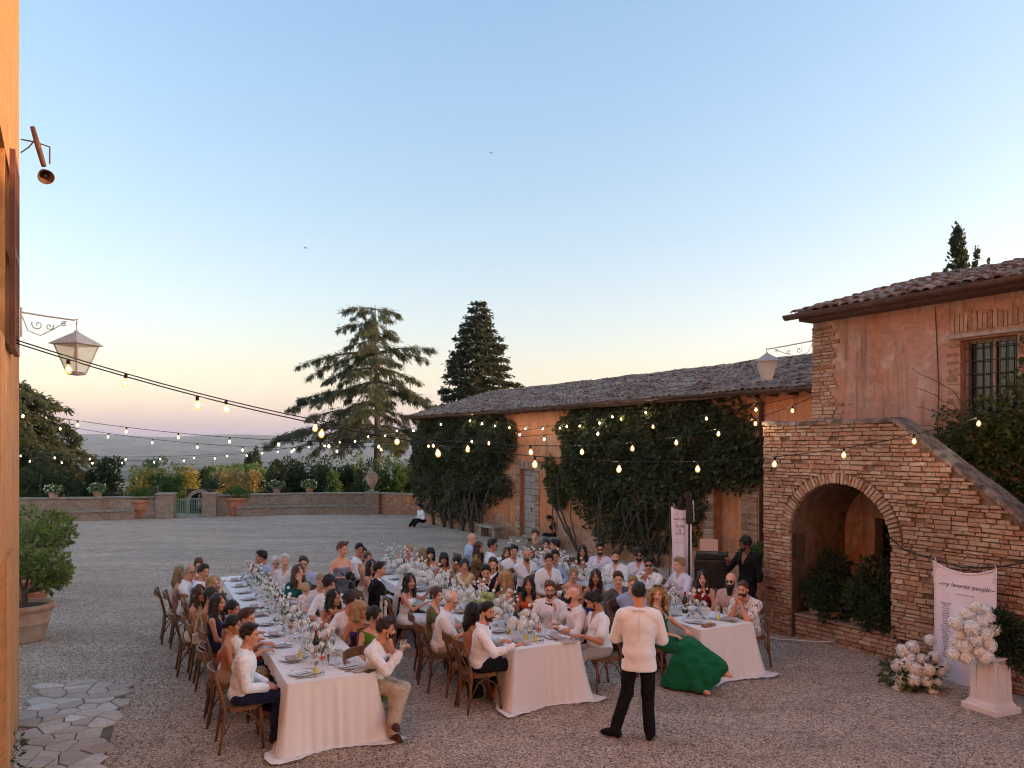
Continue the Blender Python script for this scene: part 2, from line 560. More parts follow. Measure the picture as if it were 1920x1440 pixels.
def wallbrick_material(name, scale=1.0, c=((0.34, 0.20, 0.14), (0.44, 0.31, 0.23), (0.25, 0.13, 0.09)), mortar=(0.34, 0.27, 0.22)):
    t = NT(name)
    co = t.coord('Object')
    x, y, z = [t.n('SeparateXYZ', Vector=co).outputs[i] for i in range(3)]
    n = t.noise(co, 3.0, 3)
    vec = t.n('CombineXYZ', i0=t.math('ADD', x, y), i1=t.math('ADD', z, t.math('MULTIPLY', n, 0.03)), i2=0.0).outputs[0]
    b = t.n('TexBrick', Vector=vec, Color1=c[0], Color2=c[1], Mortar=mortar, Scale=scale)
    b.inputs['Mortar Size'].default_value = 0.012
    b.inputs['Brick Width'].default_value = 0.26
    b.inputs['Row Height'].default_value = 0.08
    b.inputs['Bias'].default_value = -0.2
    col = t.mix(b.outputs['Color'], c[2], t.ramp(t.noise(co, 1.4, 6, 0.7), (0.5, 0.0), (0.7, 0.7)))
    col = t.mix(col, (0.50, 0.42, 0.35), t.ramp(t.noise(co, 0.8, 6, 0.7), (0.52, 0.0), (0.7, 0.6)))
    col = t.mix(col, t.ramp(t.noise(co, 14, 5), (0.25, 0.65), (0.75, 1.2)), 1.0, 'MULTIPLY')
    h = t.math('SUBTRACT', t.noise(co, 18, 4), b.outputs['Fac'])
    return t.done(t.bsdf(col, 0.95, **{'Specular IOR Level': 0.1, 'Normal': t.bump(h, 0.7, 0.03)}))

def piece_material(name, stops, grime=(0.12, 0.085, 0.065), gs=9.0, lichen=None, rough=0.92, gpos=(0.52, 0.75), bump=0.5):
    """bricks, tiles, stones: one colour per piece, grain and dirt over it"""
    t = NT(name)
    co = t.coord('Object', (1, 1, 1), False)
    w = t.n('NewGeometry').outputs['Position']
    r = t.rand()
    col = t.ramp(r, *stops)
    col = t.mix(col, grime, t.ramp(t.noise(w, gs, 6, 0.7), (gpos[0], 0.0), (gpos[1], 0.8)))
    if lichen:
        col = t.mix(col, lichen, t.ramp(t.noise(w, gs * 1.7, 6, 0.75), (0.50, 0.0), (0.60, 0.85)))
    col = t.mix(col, t.ramp(t.noise(w, 0.9, 4, 0.6), (0.3, 0.75), (0.7, 1.2)), 1.0, 'MULTIPLY')
    col = t.mix(col, t.ramp(t.noise(w, 45, 4), (0.25, 0.75), (0.75, 1.2)), 1.0, 'MULTIPLY')
    return t.done(t.bsdf(col, rough, **{'Specular IOR Level': 0.12, 'Normal': t.bump(t.noise(w, 30, 5, 0.7), bump, 0.02)}))

M_GRAVEL = gravel_material()
M_BARN = plaster_material('ochre_plaster', (0.62, 0.205, 0.085), (0.58, 0.26, 0.135), (0.66, 0.27, 0.15), .75, pale=.3)
M_PINK = plaster_material('pink_plaster', (0.45, 0.26, 0.20), (0.52, 0.34, 0.28), (0.48, 0.21, 0.125), 3.6, (0.27, 0.20, 0.145), 0.65, 0.0)
M_RUBBLE = plaster_material('rubble_stone', (0.34, 0.23, 0.15), (0.30, 0.22, 0.16), (0.40, 0.26, 0.15), 40.0, (0.29, 0.215, 0.155), 0.2, 1.0)
M_VILLA = plaster_material('villa_plaster', (0.58, 0.265, 0.115), (0.58, 0.285, 0.13), (0.62, 0.31, 0.155), 0.3, pale=0.1, worn=0.3)
M_GWALL = wallbrick_material('garden_wall_brick')
M_BRICK = piece_material('old_brick', ((0.0, (0.30, 0.135, 0.08)), (0.25, (0.38, 0.20, 0.13)), (0.5, (0.42, 0.25, 0.17)), (0.8, (0.46, 0.31, 0.22)), (1.0, (0.52, 0.40, 0.31))), lichen=(0.46, 0.35, 0.28))
M_TILE = piece_material('roof_tile', ((0.0, (0.19, 0.09, 0.062)), (0.4, (0.26, 0.15, 0.11)), (0.7, (0.30, 0.21, 0.165)), (1.0, (0.36, 0.28, 0.235))), grime=(0.05, 0.035, 0.030), gs=6.0, lichen=(0.44, 0.36, 0.31), gpos=(0.45, 0.68))
M_STONE = piece_material('flagstone', ((0.0, (0.44, 0.33, 0.275)), (0.5, (0.52, 0.41, 0.35)), (0.9, (0.59, 0.48, 0.42)), (1.0, (0.66, 0.58, 0.53))), grime=(0.30, 0.20, 0.13), gs=2.0, gpos=(0.58, 0.85), bump=0.3)
M_MORTAR = pmat('mortar', (0.27, 0.19, 0.145), (0.15, 0.10, 0.075), 5, 0.95, 0.6, 25)
M_SOIL = pmat('soil', (0.045, 0.03, 0.022), (0.09, 0.06, 0.045), 12, 0.95, 0.8, 30)
M_TERRA = pmat('terracotta', (0.42, 0.145, 0.075), (0.50, 0.24, 0.15), 4, 0.85, 0.2, 20, lo=0.4, hi=0.75)
M_TERRAOLD = pmat('weathered_terracotta', (0.42, 0.21, 0.13), (0.50, 0.36, 0.28), 3.5, 0.9, 0.25, 20)
M_LSTONE = pmat('limestone', (0.36, 0.29, 0.24), (0.22, 0.165, 0.13), 5, 0.9, 0.5, 18)
M_IRON = pmat('wrought_iron', (0.05, 0.04, 0.037), (0.10, 0.07, 0.055), 14, 0.6, 0.1, 40, metallic=0.3)
M_GUTTER = pmat('copper_gutter', (0.095, 0.050, 0.040), (0.16, 0.10, 0.085), 5, 0.5, 0.1, 30, metallic=0.35)
M_WOODOLD = pmat('weathered_wood', (0.42, 0.36, 0.34), (0.28, 0.22, 0.19), 3, 0.85, 0.3, 20, stretch=(6, 6, 0.6), island=0.12)
M_WOODDARK = pmat('dark_wood', (0.085, 0.045, 0.03), (0.14, 0.08, 0.05), 4, 0.7, 0.2, 20, stretch=(6, 6, 0.6))
M_DARKGLASS = pmat('window_glass', (0.012, 0.012, 0.014), None, rough=0.08, spec=0.6)
M_SHUTTER = pmat('shutter_paint', (0.13, 0.042, 0.028), (0.19, 0.07, 0.045), 3, 0.6, 0.1, 30, island=0.08)
M_GREENPAINT = pmat('green_paint', (0.16, 0.27, 0.18), (0.26, 0.33, 0.25), 6, 0.6, 0.1, 30)

BF = (0.56, 26.2, 0.0)           # frame of the barn: x along its wall towards the camera, y into it
BRZ = math.atan2(-0.8438, 0.5366)
def bw(s, w, z=0.0):
    return Vector((BF[0] + 0.5366 * s + 0.8438 * w, BF[1] - 0.8438 * s + 0.5366 * w, z))

# ================================================================== terrain and courtyard
def terrain_h(x, y):
    r = np.hypot(x, y)
    f = np.clip((r - 46) / 70, 0, 1); f = f * f * (3 - 2 * f)
    g = np.clip((r - 80) / 800, 0, 1); g = g * g * (3 - 2 * g)
    a = np.arctan2(x, y)
    n1 = np.sin(a * 7 + r / 900) * np.cos(r / 700 + a * 3) + 0.6 * np.sin(a * 17 + r / 400) + 0.4 * np.sin(a * 31 - r / 310)
    n2 = np.sin(a * 5 + 1.3) + 0.6 * np.sin(a * 11 + 0.4) + 0.35 * np.sin(a * 23 + 2) + 0.2 * np.sin(a * 47)
    hill = np.clip((r - 5200) / 4200, 0, 1); hill = hill * hill * (3 - 2 * hill)
    hill2 = np.exp(-((r - 4200) / 900) ** 2) * np.clip(np.sin(a * 9 + 1.2) + 0.3, 0, 1) * 40
    z = -0.04 - 5.5 * f - 72 * g + g * n1 * 9 + hill * (215 + 55 * n2) + hill2 * 0.7
    return z

def build_terrain():
    rr = np.concatenate([np.linspace(0.5, 60, 16), np.geomspace(66, 12500, 74)])
    na = 220
    aa = np.linspace(0, 2 * np.pi, na, endpoint=False)
    Rg, A = np.meshgrid(rr, aa, indexing='ij')
    X, Y = Rg * np.sin(A), Rg * np.cos(A)
    Z = terrain_h(X, Y)
    V = np.stack([X, Y, Z], -1).reshape(-1, 3)
    V = np.vstack([V, [[0, 0, -0.04]]])
    i, j = np.meshgrid(np.arange(len(rr) - 1), np.arange(na), indexing='ij')
    j2 = (j + 1) % na
    Q = np.stack([i * na + j, (i + 1) * na + j, (i + 1) * na + j2, i * na + j2], -1).reshape(-1, 4)
    c = len(V) - 1
    fan = np.stack([np.full(na, c), np.arange(na), (np.arange(na) + 1) % na, np.full(na, c)], -1)
    t = NT('countryside')
    co = t.coord('Object')
    v = t.n('TexVoronoi', Vector=co, Scale=0.0042, Randomness=1.0)
    s = t.n('SeparateColor', Color=v.outputs['Color']).outputs[0]
    col = t.ramp(s, (0.0, (0.025, 0.04, 0.018)), (0.35, (0.06, 0.07, 0.035)), (0.6, (0.16, 0.14, 0.085)), (0.85, (0.22, 0.19, 0.13)), (1.0, (0.03, 0.045, 0.02)), interp='CONSTANT')
    wood = t.ramp(t.noise(co, 0.0035, 7, 0.68), (0.47, 0.0), (0.53, 1.0))
    col = t.mix(col, (0.028, 0.042, 0.018), wood)
    dots = t.ramp(t.noise(co, 0.03, 4, 0.7), (0.52, 0.0), (0.60, 0.8))
    col = t.mix(col, (0.03, 0.04, 0.018), dots)
    near = t.ramp(t.math('DIVIDE', t.n('VectorMath', _operation='LENGTH', i0=co).outputs['Value'], 300.0), (0.2, 1.0), (0.7, 0.0))
    col = t.mix(col, (0.06, 0.065, 0.028), near)
    m = t.done(t.bsdf(col, 0.95, **{'Specular IOR Level': 0.05}))
    V2, Q2 = V, np.vstack([Q])
    me = np_mesh('terrain', V2, Q2, [m])
    o = link('terrain', me)
    tag(o, kind='structure')
    MBc = MB()
    MBc.add([(-0.6, -0.6, -0.04), (0.6, -0.6, -0.04), (0.6, 0.6, -0.04), (-0.6, 0.6, -0.04)], [(0, 1, 2, 3)])

def build_courtyard():
    # the gravel court, a slightly uneven sheet
    xs = np.linspace(-34, 26, 61); ys = np.linspace(-14, 42, 57)
    X, Y = np.meshgrid(xs, ys, indexing='ij')
    Z = 0.012 * np.sin(X * 1.3 + 0.4 * Y) * np.cos(Y * 0.9)
    V = np.stack([X, Y, Z], -1).reshape(-1, 3)
    n = len(ys)
    i, j = np.meshgrid(np.arange(len(xs) - 1), np.arange(n - 1), indexing='ij')
    Q = np.stack([i * n + j, (i + 1) * n + j, (i + 1) * n + j + 1, i * n + j + 1], -1).reshape(-1, 4)
    ctr = V[Q].mean(1)
    # keep only what lies on the court side of the garden wall
    Q = Q[(ctr[:, 1] < 37.5)]
    o = link('gravel_ground', np_mesh('gravel_ground', V, Q, [M_GRAVEL]))
    tag(o, kind='structure')
    # loose pebbles lying on it where one can tell them apart
    g = np.random.default_rng(3)
    n = 16000
    Yp = 6.8 + 9.5 * g.uniform(0, 1, n) ** 1.5
    Xp = Yp * g.uniform(-0.67, 0.67, n)
    sz = g.uniform(0.007, 0.017, n)
    octv = np.array([(1, 0, 0), (0, 1, 0), (-1, 0, 0), (0, -1, 0), (0, 0, .75), (0, 0, -.5)])
    octf = np.array([(0, 1, 4), (1, 2, 4), (2, 3, 4), (3, 0, 4)])
    th = g.uniform(0, 6.28, n)
    V = octv[None] * sz[:, None, None] * g.uniform(0.7, 1.3, (n, 6, 1))
    c, s = np.cos(th)[:, None], np.sin(th)[:, None]
    V = np.stack([V[..., 0] * c - V[..., 1] * s, V[..., 0] * s + V[..., 1] * c, V[..., 2]], -1)
    Zp = 0.012 * np.sin(Xp * 1.3 + 0.4 * Yp) * np.cos(Yp * 0.9)
    V += np.stack([Xp, Yp, Zp + 0.004], -1)[:, None]
    Q = (octf[None] + 6 * np.arange(n)[:, None, None]).reshape(-1, 3)
    m = piece_material('pebble', ((0.0, (0.14, 0.10, 0.08)), (0.5, (0.33, 0.25, 0.205)), (1.0, (0.66, 0.57, 0.50))), gs=3)
    o = link('loose_gravel', np_mesh('loose_gravel', V.reshape(-1, 3), Q, [m], smooth=False))
    tag(o, 'loose pale pebbles strewn over the gravel court', 'gravel', kind='stuff')

def clip_poly(poly, nx, ny, d):
    out = []
    for i in range(len(poly)):
        p, q = poly[i], poly[(i + 1) % len(poly)]
        a, b = p[0] * nx + p[1] * ny - d, q[0] * nx + q[1] * ny - d
        if a <= 0: out.append(p)
        if (a < 0) != (b < 0) and a != b:
            t = a / (a - b)
            out.append((p[0] + t * (q[0] - p[0]), p[1] + t * (q[1] - p[1])))
    return out

def build_flagstones():
    g = random.Random(5)
    root = MB()
    # outline of the paved apron by the villa wall (world x, y)
    outl = [(-5.9, 9.35), (-6.05, 10.1), (-5.55, 10.45), (-5.0, 10.05), (-4.72, 9.3), (-4.42, 8.3), (-3.9, 7.0), (-3.45, 5.6), (-4.2, 4.9), (-4.85, 6.6), (-5.4, 7.9)]
    outl = [(-6.2, 9.5), (-6.5, 10.35), (-6.0, 10.62), (-5.45, 10.4), (-5.1, 9.9), (-4.9, 9.3), (-4.25, 7.9), (-3.6, 6.4), (-3.1, 5.2), (-3.6, 5.0), (-4.9, 7.2)]
    cxo, cyo = sum(a for a, _ in outl) / len(outl), sum(b for _, b in outl) / len(outl)
    root.add([(cxo + (x - cxo) * .90, cyo + (y - cyo) * .95, 0.016) for x, y in outl], [tuple(range(len(outl)))[::-1]])
    base = root.build('flagstone_pavement', pmat('joint_earth', (0.20, 0.145, 0.11), (0.12, 0.08, 0.06), 9, 0.95, 0.6, 40))
    tag(base, kind='structure')
    pts = []
    for i in range(60):
        for j in range(40):
            x = -7.0 + i * 0.33 + (0.16 if j % 2 else 0) + g.uniform(-.16, .16)
            y = 4.6 + j * 0.19 + g.uniform(-.09, .09)
            pts.append((x, y))
    def inside(p):
        c = False
        for i in range(len(outl)):
            a, b = outl[i], outl[i - 1]
            if (a[1] > p[1]) != (b[1] > p[1]) and p[0] < (b[0] - a[0]) * (p[1] - a[1]) / (b[1] - a[1]) + a[0]: c = not c
        return c
    for p in pts:
        if not inside(p): continue
        poly = [(p[0] - .5, p[1] - .4), (p[0] + .5, p[1] - .4), (p[0] + .5, p[1] + .4), (p[0] - .5, p[1] + .4)]
        for q in pts:
            if q is p or abs(q[0] - p[0]) > 0.8 or abs(q[1] - p[1]) > 0.7: continue
            nx, ny = q[0] - p[0], q[1] - p[1]
            L = math.hypot(nx, ny); nx /= L; ny /= L
            poly = clip_poly(poly, nx, ny, nx * p[0] + ny * p[1] + L / 2 - 0.004 - g.uniform(0, .006))
            if len(poly) < 3: break
        if len(poly) < 3: continue
        m = MB()
        cz = g.uniform(0.030, 0.044)
        n = len(poly)
        cx = sum(a for a, _ in poly) / n; cy = sum(b for _, b in poly) / n
        loc = [(a - cx, b - cy) for a, b in poly]
        vs = [(a, b, -0.02) for a, b in loc] + [(a, b, cz - 0.008) for a, b in loc] + [(a * .95, b * .95, cz) for a, b in loc]
        fs = [tuple(range(2 * n, 3 * n))]
        for i in range(n):
            j = (i + 1) % n
            fs += [(i, j, n + j, n + i), (n + i, n + j, 2 * n + j, 2 * n + i)]
        m.add(vs, fs).build('flagstone', M_STONE, base, loc=(cx, cy, 0))

build_terrain()
build_courtyard()
build_flagstones()

# ================================================================== walls with openings
def slab(mb, s0, s1, z0, z1, w0, w1, holes=()):
    ss = sorted({s0, s1, *[h[0] for h in holes], *[h[1] for h in holes]})
    zs = sorted({z0, z1, *[h[2] for h in holes], *[h[3] for h in holes]})
    for a, b in zip(ss, ss[1:]):
        run = None
        for c, d in zip(zs, zs[1:]):
            cs, cz = (a + b) / 2, (c + d) / 2
            hole = any(h[0] < cs < h[1] and h[2] < cz < h[3] for h in holes)
            if not hole:
                if run and abs(run[1] - c) < 1e-6: run = (run[0], d)
                else:
                    if run: mb.box(((a + b) / 2, (w0 + w1) / 2, (run[0] + run[1]) / 2), (b - a, w1 - w0, run[1] - run[0]))
                    run = (c, d)
        if run: mb.box(((a + b) / 2, (w0 + w1) / 2, (run[0] + run[1]) / 2), (b - a, w1 - w0, run[1] - run[0]))
    return mb

# unit brick variants (size 1 x 1 x 1, chamfered and a little irregular)
def brick_variants(n, seed, name, mat):
    g = random.Random(seed)
    out = []
    for _ in range(n):
        m = MB()
        vs = []
        for y, i in ((0.5, 0.0), (-0.36, 0.0), (-0.5, 0.10)):
            for x, z in ((-.5, -.5), (.5, -.5), (.5, .5), (-.5, .5)):
                ix = 0.35 * i * (1 if x < 0 else -1); iz = i * (1 if z < 0 else -1)
                vs.append((x + ix + g.uniform(-.025, .025), y + g.uniform(-.06, .06) * (y < 0), z + iz + g.uniform(-.05, .05)))
        fs = [(3, 2, 1, 0), (8, 9, 10, 11)]
        for k in range(2):
            for j in range(4):
                a, b = k * 4 + j, k * 4 + (j + 1) % 4
                fs.append((a, b, b + 4, a + 4))
        m.add(vs, fs)
        out.append(m.mesh(name, mat))
    return out

def place_pieces(lst, variants, parent, name, cam_local, limit=300, rest='rest'):
    """lst of (centre, size, rotation matrix 3x3 or None) in the parent's frame. the nearest `limit` become objects"""
    lst = sorted(lst, key=lambda p: (Vector(p[0]) - cam_local).length)
    g = random.Random(len(lst))
    for c, sz, rot in lst[:limit]:
        o = link(name, g.choice(variants), None, parent, c, None, sz)
        if rot is not None: o.rotation_euler = rot
    if len(lst) > limit:
        Vs, Fs, b = [], [], 0
        arr = []
        for me in variants:
            v = np.array([x.co[:] for x in me.vertices]); arr.append((v, [tuple(p.vertices) for p in me.polygons]))
        for c, sz, rot in lst[limit:]:
            v, f = g.choice(arr)
            v = v * np.array(sz)
            if rot is not None:
                v = v @ np.array(rot.to_matrix()).T
            v = v + np.array(c)
            Vs.append(v); Fs += [tuple(i + b for i in p) for p in f]; b += len(v)
        me = bpy.data.meshes.new(rest)
        me.from_pydata(np.vstack(Vs).tolist(), [], Fs)
        me.materials.append(variants[0].materials[0])
        o = link(rest, me, None, parent)
        tag(o, kind='stuff')

def tile_variants(n, seed, mat):
    """a barrel tile: half round, tapering, length along x, unit size"""
    g = random.Random(seed)
    out = []
    for _ in range(n):
        vs, fs = [], []
        for x, w in ((-.5, .5), (.0, .46), (.5, .40)):
            for k in range(6):
                th = math.pi * k / 5
                vs.append((x + g.uniform(-.03, .03), math.cos(th) * w, math.sin(th) * 0.62 * w + g.uniform(-.03, .03)))
        for x, w in ((-.5, .40),):
            for k in range(6):
                th = math.pi * k / 5
                vs.append((x + .01, math.cos(th) * w, math.sin(th) * 0.58 * w - .06))
        for i in range(2):
            for k in range(5):
                a = i * 6 + k
                fs.append((a, a + 1, a + 7, a + 6))
        for k in range(5): fs.append((18 + k, 18 + k + 1, k + 1, k))
        m = MB(); m.add(vs, fs)
        me = m.mesh('roof_tile', mat, smooth=True)
        out.append(me)
    return out

def tiled_roof(parent, s0, s1, w0, z0, w1, z1, pitch=0.215, row=0.33, seed=1, limit=300, sag=0.05):
    g = random.Random(seed)
    L = math.hypot(w1 - w0, z1 - z0); ang = math.atan2(z1 - z0, w1 - w0)
    base = MB()
    ns = 24
    vs, fs = [], []
    def zs(s): return -sag * math.sin(math.pi * (s - s0) / (s1 - s0)) + 0.012 * math.sin(s * 2.1)
    for i in range(ns + 1):
        s = s0 + (s1 - s0) * i / ns
        for (w, z) in ((w0, z0), (w1, z1), (w1, z1 - .12), (w0, z0 - .10)):
            vs.append((s, w, z + zs(s)))
    for i in range(ns):
        for k in range(4):
            a, b = i * 4 + k, i * 4 + (k + 1) % 4
            fs.append((a, b, b + 4, a + 4))
    fs += [(3, 2, 1, 0), tuple(ns * 4 + k for k in range(4))]
    base.add(vs, fs).build('roof_deck', pmat('roof_deck', (0.10, 0.06, 0.05), (0.16, 0.11, 0.09), 5, 0.95, 0.5, 20), parent)
    lst = []
    s = s0 + pitch / 2
    from mathutils import Euler
    while s < s1:
        r = 0
        d = -0.06
        while d < L - 0.05:
            j = g.uniform
            w = w0 + (d + row * .6) * math.cos(ang); z = z0 + (d + row * .6) * math.sin(ang) + zs(s) + 0.012 + j(-.012, .018)
            e = Euler((j(-.12, .12), -ang + 0.05 + j(-.03, .03), math.pi / 2 + j(-.07, .07)), 'XYZ')
            e = (Matrix.Rotation(math.pi / 2 + j(-.08, .08), 3, 'Z') @ Matrix.Rotation(-ang + 0.06 + j(-.03, .03), 3, 'Y') @ Matrix.Rotation(j(-.12, .12), 3, 'X')).to_euler()
            lst.append(((s + j(-.015, .015), w + j(-.02, .02), z), (row * 1.28, pitch * j(.84, .98), pitch * j(.9, 1.15)), e))
            d += row
        s += pitch
    camL = (Matrix.Rotation(-BRZ, 4, 'Z') @ (Vector((0, 0, CAMZ)) - Vector(BF)))
    place_pieces(lst, tile_variants(5, seed, M_TILE), parent, 'roof_tile', camL, limit, 'roof_tiles_beyond')

# ================================================================== long barn
def build_barn():
    root = empty('long_barn', BF, BRZ, 'long low ochre plastered farm building with old barrel tile roof', 'building')
    S0, S1 = -8.9, 14.0
    door = (-0.5, 0.44, 0.0, 2.52); niche = (8.52, 9.42, 0.0, 2.42)
    m = slab(MB(), S0, S1, -0.3, 4.60, 0.0, 0.42, [door, niche])
    m.build('front_wall', M_BARN, root)
    m = MB().box((S0 + .2, 4.2, 2.15), (.4, 7.5, 4.9)).box(((S0 + S1) / 2, 8.0, 2.1), (S1 - S0, .4, 4.8))
    m.add([(S0, 0, 4.6), (S0, 8.2, 4.6), (S0, 4.1, 5.9), (S0 + .4, 0, 4.6), (S0 + .4, 8.2, 4.6), (S0 + .4, 4.1, 5.9)], [(0, 1, 2), (5, 4, 3), (0, 2, 5, 3), (1, 4, 5, 2)])
    m.build('side_wall', M_BARN, root)
    tiled_roof(root, S0 - .3, 13.2, -0.42, 4.66, 4.0, 5.96, seed=3)
    MB().add([(S0 - .3, 4.0, 5.95), (S1, 4.0, 5.95), (S1, 8.5, 4.62), (S0 - .3, 8.5, 4.62)], [(0, 1, 2, 3)]).build('rear_roof', M_TILE, root)
    # gutter with brackets, half round
    gu = MB()
    vs, fs = [], []
    for i in range(23):
        s = S0 - .35 + (13.0 - S0 + .35) * i / 22
        for k in range(7):
            th = math.pi + math.pi * k / 6
            vs.append((s, -0.49 + .075 * math.cos(th), 4.63 + .075 * math.sin(th) - 0.02 * math.sin(i * .3)))
    for i in range(22):
        for k in range(6): fs.append((i * 7 + k, i * 7 + k + 1, i * 7 + k + 8, i * 7 + k + 7))
    gu.add(vs, fs)
    gobj = gu.build('gutter', M_GUTTER, root, True)
    for i in range(14):
        s = S0 + .3 + i * 1.55
        MB().tube([(s, -.565, 4.65), (s, -.53, 4.56), (s, -.47, 4.54), (s, -.41, 4.58), (s, -.40, 4.66)], .009, 4).build('gutter_bracket', M_GUTTER, gobj)
    # rafters' ends under the eaves
    for i in range(40):
        s = S0 + .1 + i * .55
        if s < 13: MB().box((s, -.18, 4.535), (.07, .36, .08)).build('rafter_end', M_WOODDARK, root)
    # tall plank door
    d = MB().box((-0.03, .20, 1.25), (.94, .04, 2.54)).build('door', M_WOODDARK, root)
    k = 0
    for side in (0, 1):
        for i in range(11):
            if side == 0 and False: continue
            x0 = -0.48 + .455 * side
            MB().box((x0 + .235, .165, .115 + .23 * i), (.445, .03, .215), ch=.006).build('plank', M_WOODOLD, d)
    MB().box((.02, .14, 1.1), (.02, .03, .14)).build('door_handle', M_IRON, d)
    # brick surround of the door
    g = random.Random(2)
    var = brick_variants(4, 4, 'brick', M_BRICK)
    for sx, wd in ((-.66, .26), (.60, .26)):
        z = 0.05
        while z < 2.85:
            hgt = g.uniform(.068, .085)
            o = link('brick', g.choice(var), None, root, (sx + g.uniform(-.012, .012), -.01 + .02, z + hgt / 2), None, (wd + g.uniform(-.04, .03), .08, hgt - .012))
            z += hgt
    x = -.50
    while x < .45:
        o = link('brick', g.choice(var), None, root, (x + .035, .01, 2.67), None, (.062, .08, .28)); x += .075
    MB().box((-.03, -.12, .06), (1.3, .5, .16), ch=.02).build('doorstep', M_LSTONE, root)
    # bricked up doorway and its brick jambs
    MB().box((8.97, .32, 1.2), (.94, .06, 2.5)).build('infill_wall', M_BARN, root)
    lst = []
    for sx, wd in ((8.36, .34), (9.66, .50)):
        z = 0.02
        while z < 2.62:
            hgt = g.uniform(.062, .08)
            if wd < .4: lst.append(((sx, .03, z + hgt / 2), (wd, .13, hgt - .012), None))
            else:
                c = g.uniform(-.08, .08)
                lst.append(((sx - wd / 4 + c / 2, .03, z + hgt / 2), (wd / 2 + c - .014, .11, hgt - .012), None))
                lst.append(((sx + wd / 4 + c / 2, .03, z + hgt / 2), (wd / 2 - c - .014, .11, hgt - .012), None))
            z += hgt
    for c, sz, r in lst: link('brick', g.choice(var), None, root, c, None, sz)
    MB().box((8.97, .1, 2.44), (1.5, .2, .06)).build('lintel', M_WOODDARK, root)
    # drain pipe beside the blocked doorway
    MB().tube([(10.05, -.06, 0.1), (10.05, -.06, 4.4), (10.05, -.40, 4.55)], .05, 8).build('drain_pipe', M_GUTTER, root, True)
    # pale quoin at the far corner
    MB().box((-8.75, -.02, 1.6), (.3, .1, 3.3)).build('corner_pilaster', M_LSTONE, root)
    return root
BARN = build_barn()

# ================================================================== tall house on the right
def grille(parent, s0, s1, z0, z1, w, nv, nh, r=.009):
    for i in range(nv):
        s = s0 + (s1 - s0) * (i + .5) / nv
        MB().tube([(s, w, z0), (s, w, z1)], r, 5).build('window_bar', M_IRON, parent)
    for i in range(nh):
        z = z0 + (z1 - z0) * (i + .5) / nh
        MB().tube([(s0, w - .012, z), (s1, w - .012, z)], r, 5).build('window_bar', M_IRON, parent)

def window(parent, s0, s1, z0, z1, w, frame, nv, nh):
    wd = MB()
    t = .06
    wd.box(((s0 + s1) / 2, w, z0 + t / 2), (s1 - s0, .07, t)).box(((s0 + s1) / 2, w, z1 - t / 2), (s1 - s0, .07, t))
    wd.box((s0 + t / 2, w, (z0 + z1) / 2), (t, .07, z1 - z0 - 2 * t)).box((s1 - t / 2, w, (z0 + z1) / 2), (t, .07, z1 - z0 - 2 * t))
    wd.box(((s0 + s1) / 2, w, (z0 + z1) / 2), (.05, .06, z1 - z0 - 2 * t))
    o = wd.build('window', frame, parent)
    for k in (0, 1):
        a = s0 + t + k * (s1 - s0) / 2 - (.03 if k else 0)
        b = a + (s1 - s0) / 2 - t
        MB().box(((a + b) / 2, w + .02, (z0 + z1) / 2), (b - a, .012, z1 - z0 - 2 * t)).build('pane', M_DARKGLASS, o)
    grille(o, s0 + .02, s1 - .02, z0 + .02, z1 - .02, w - .09, nv, nh)
    return o

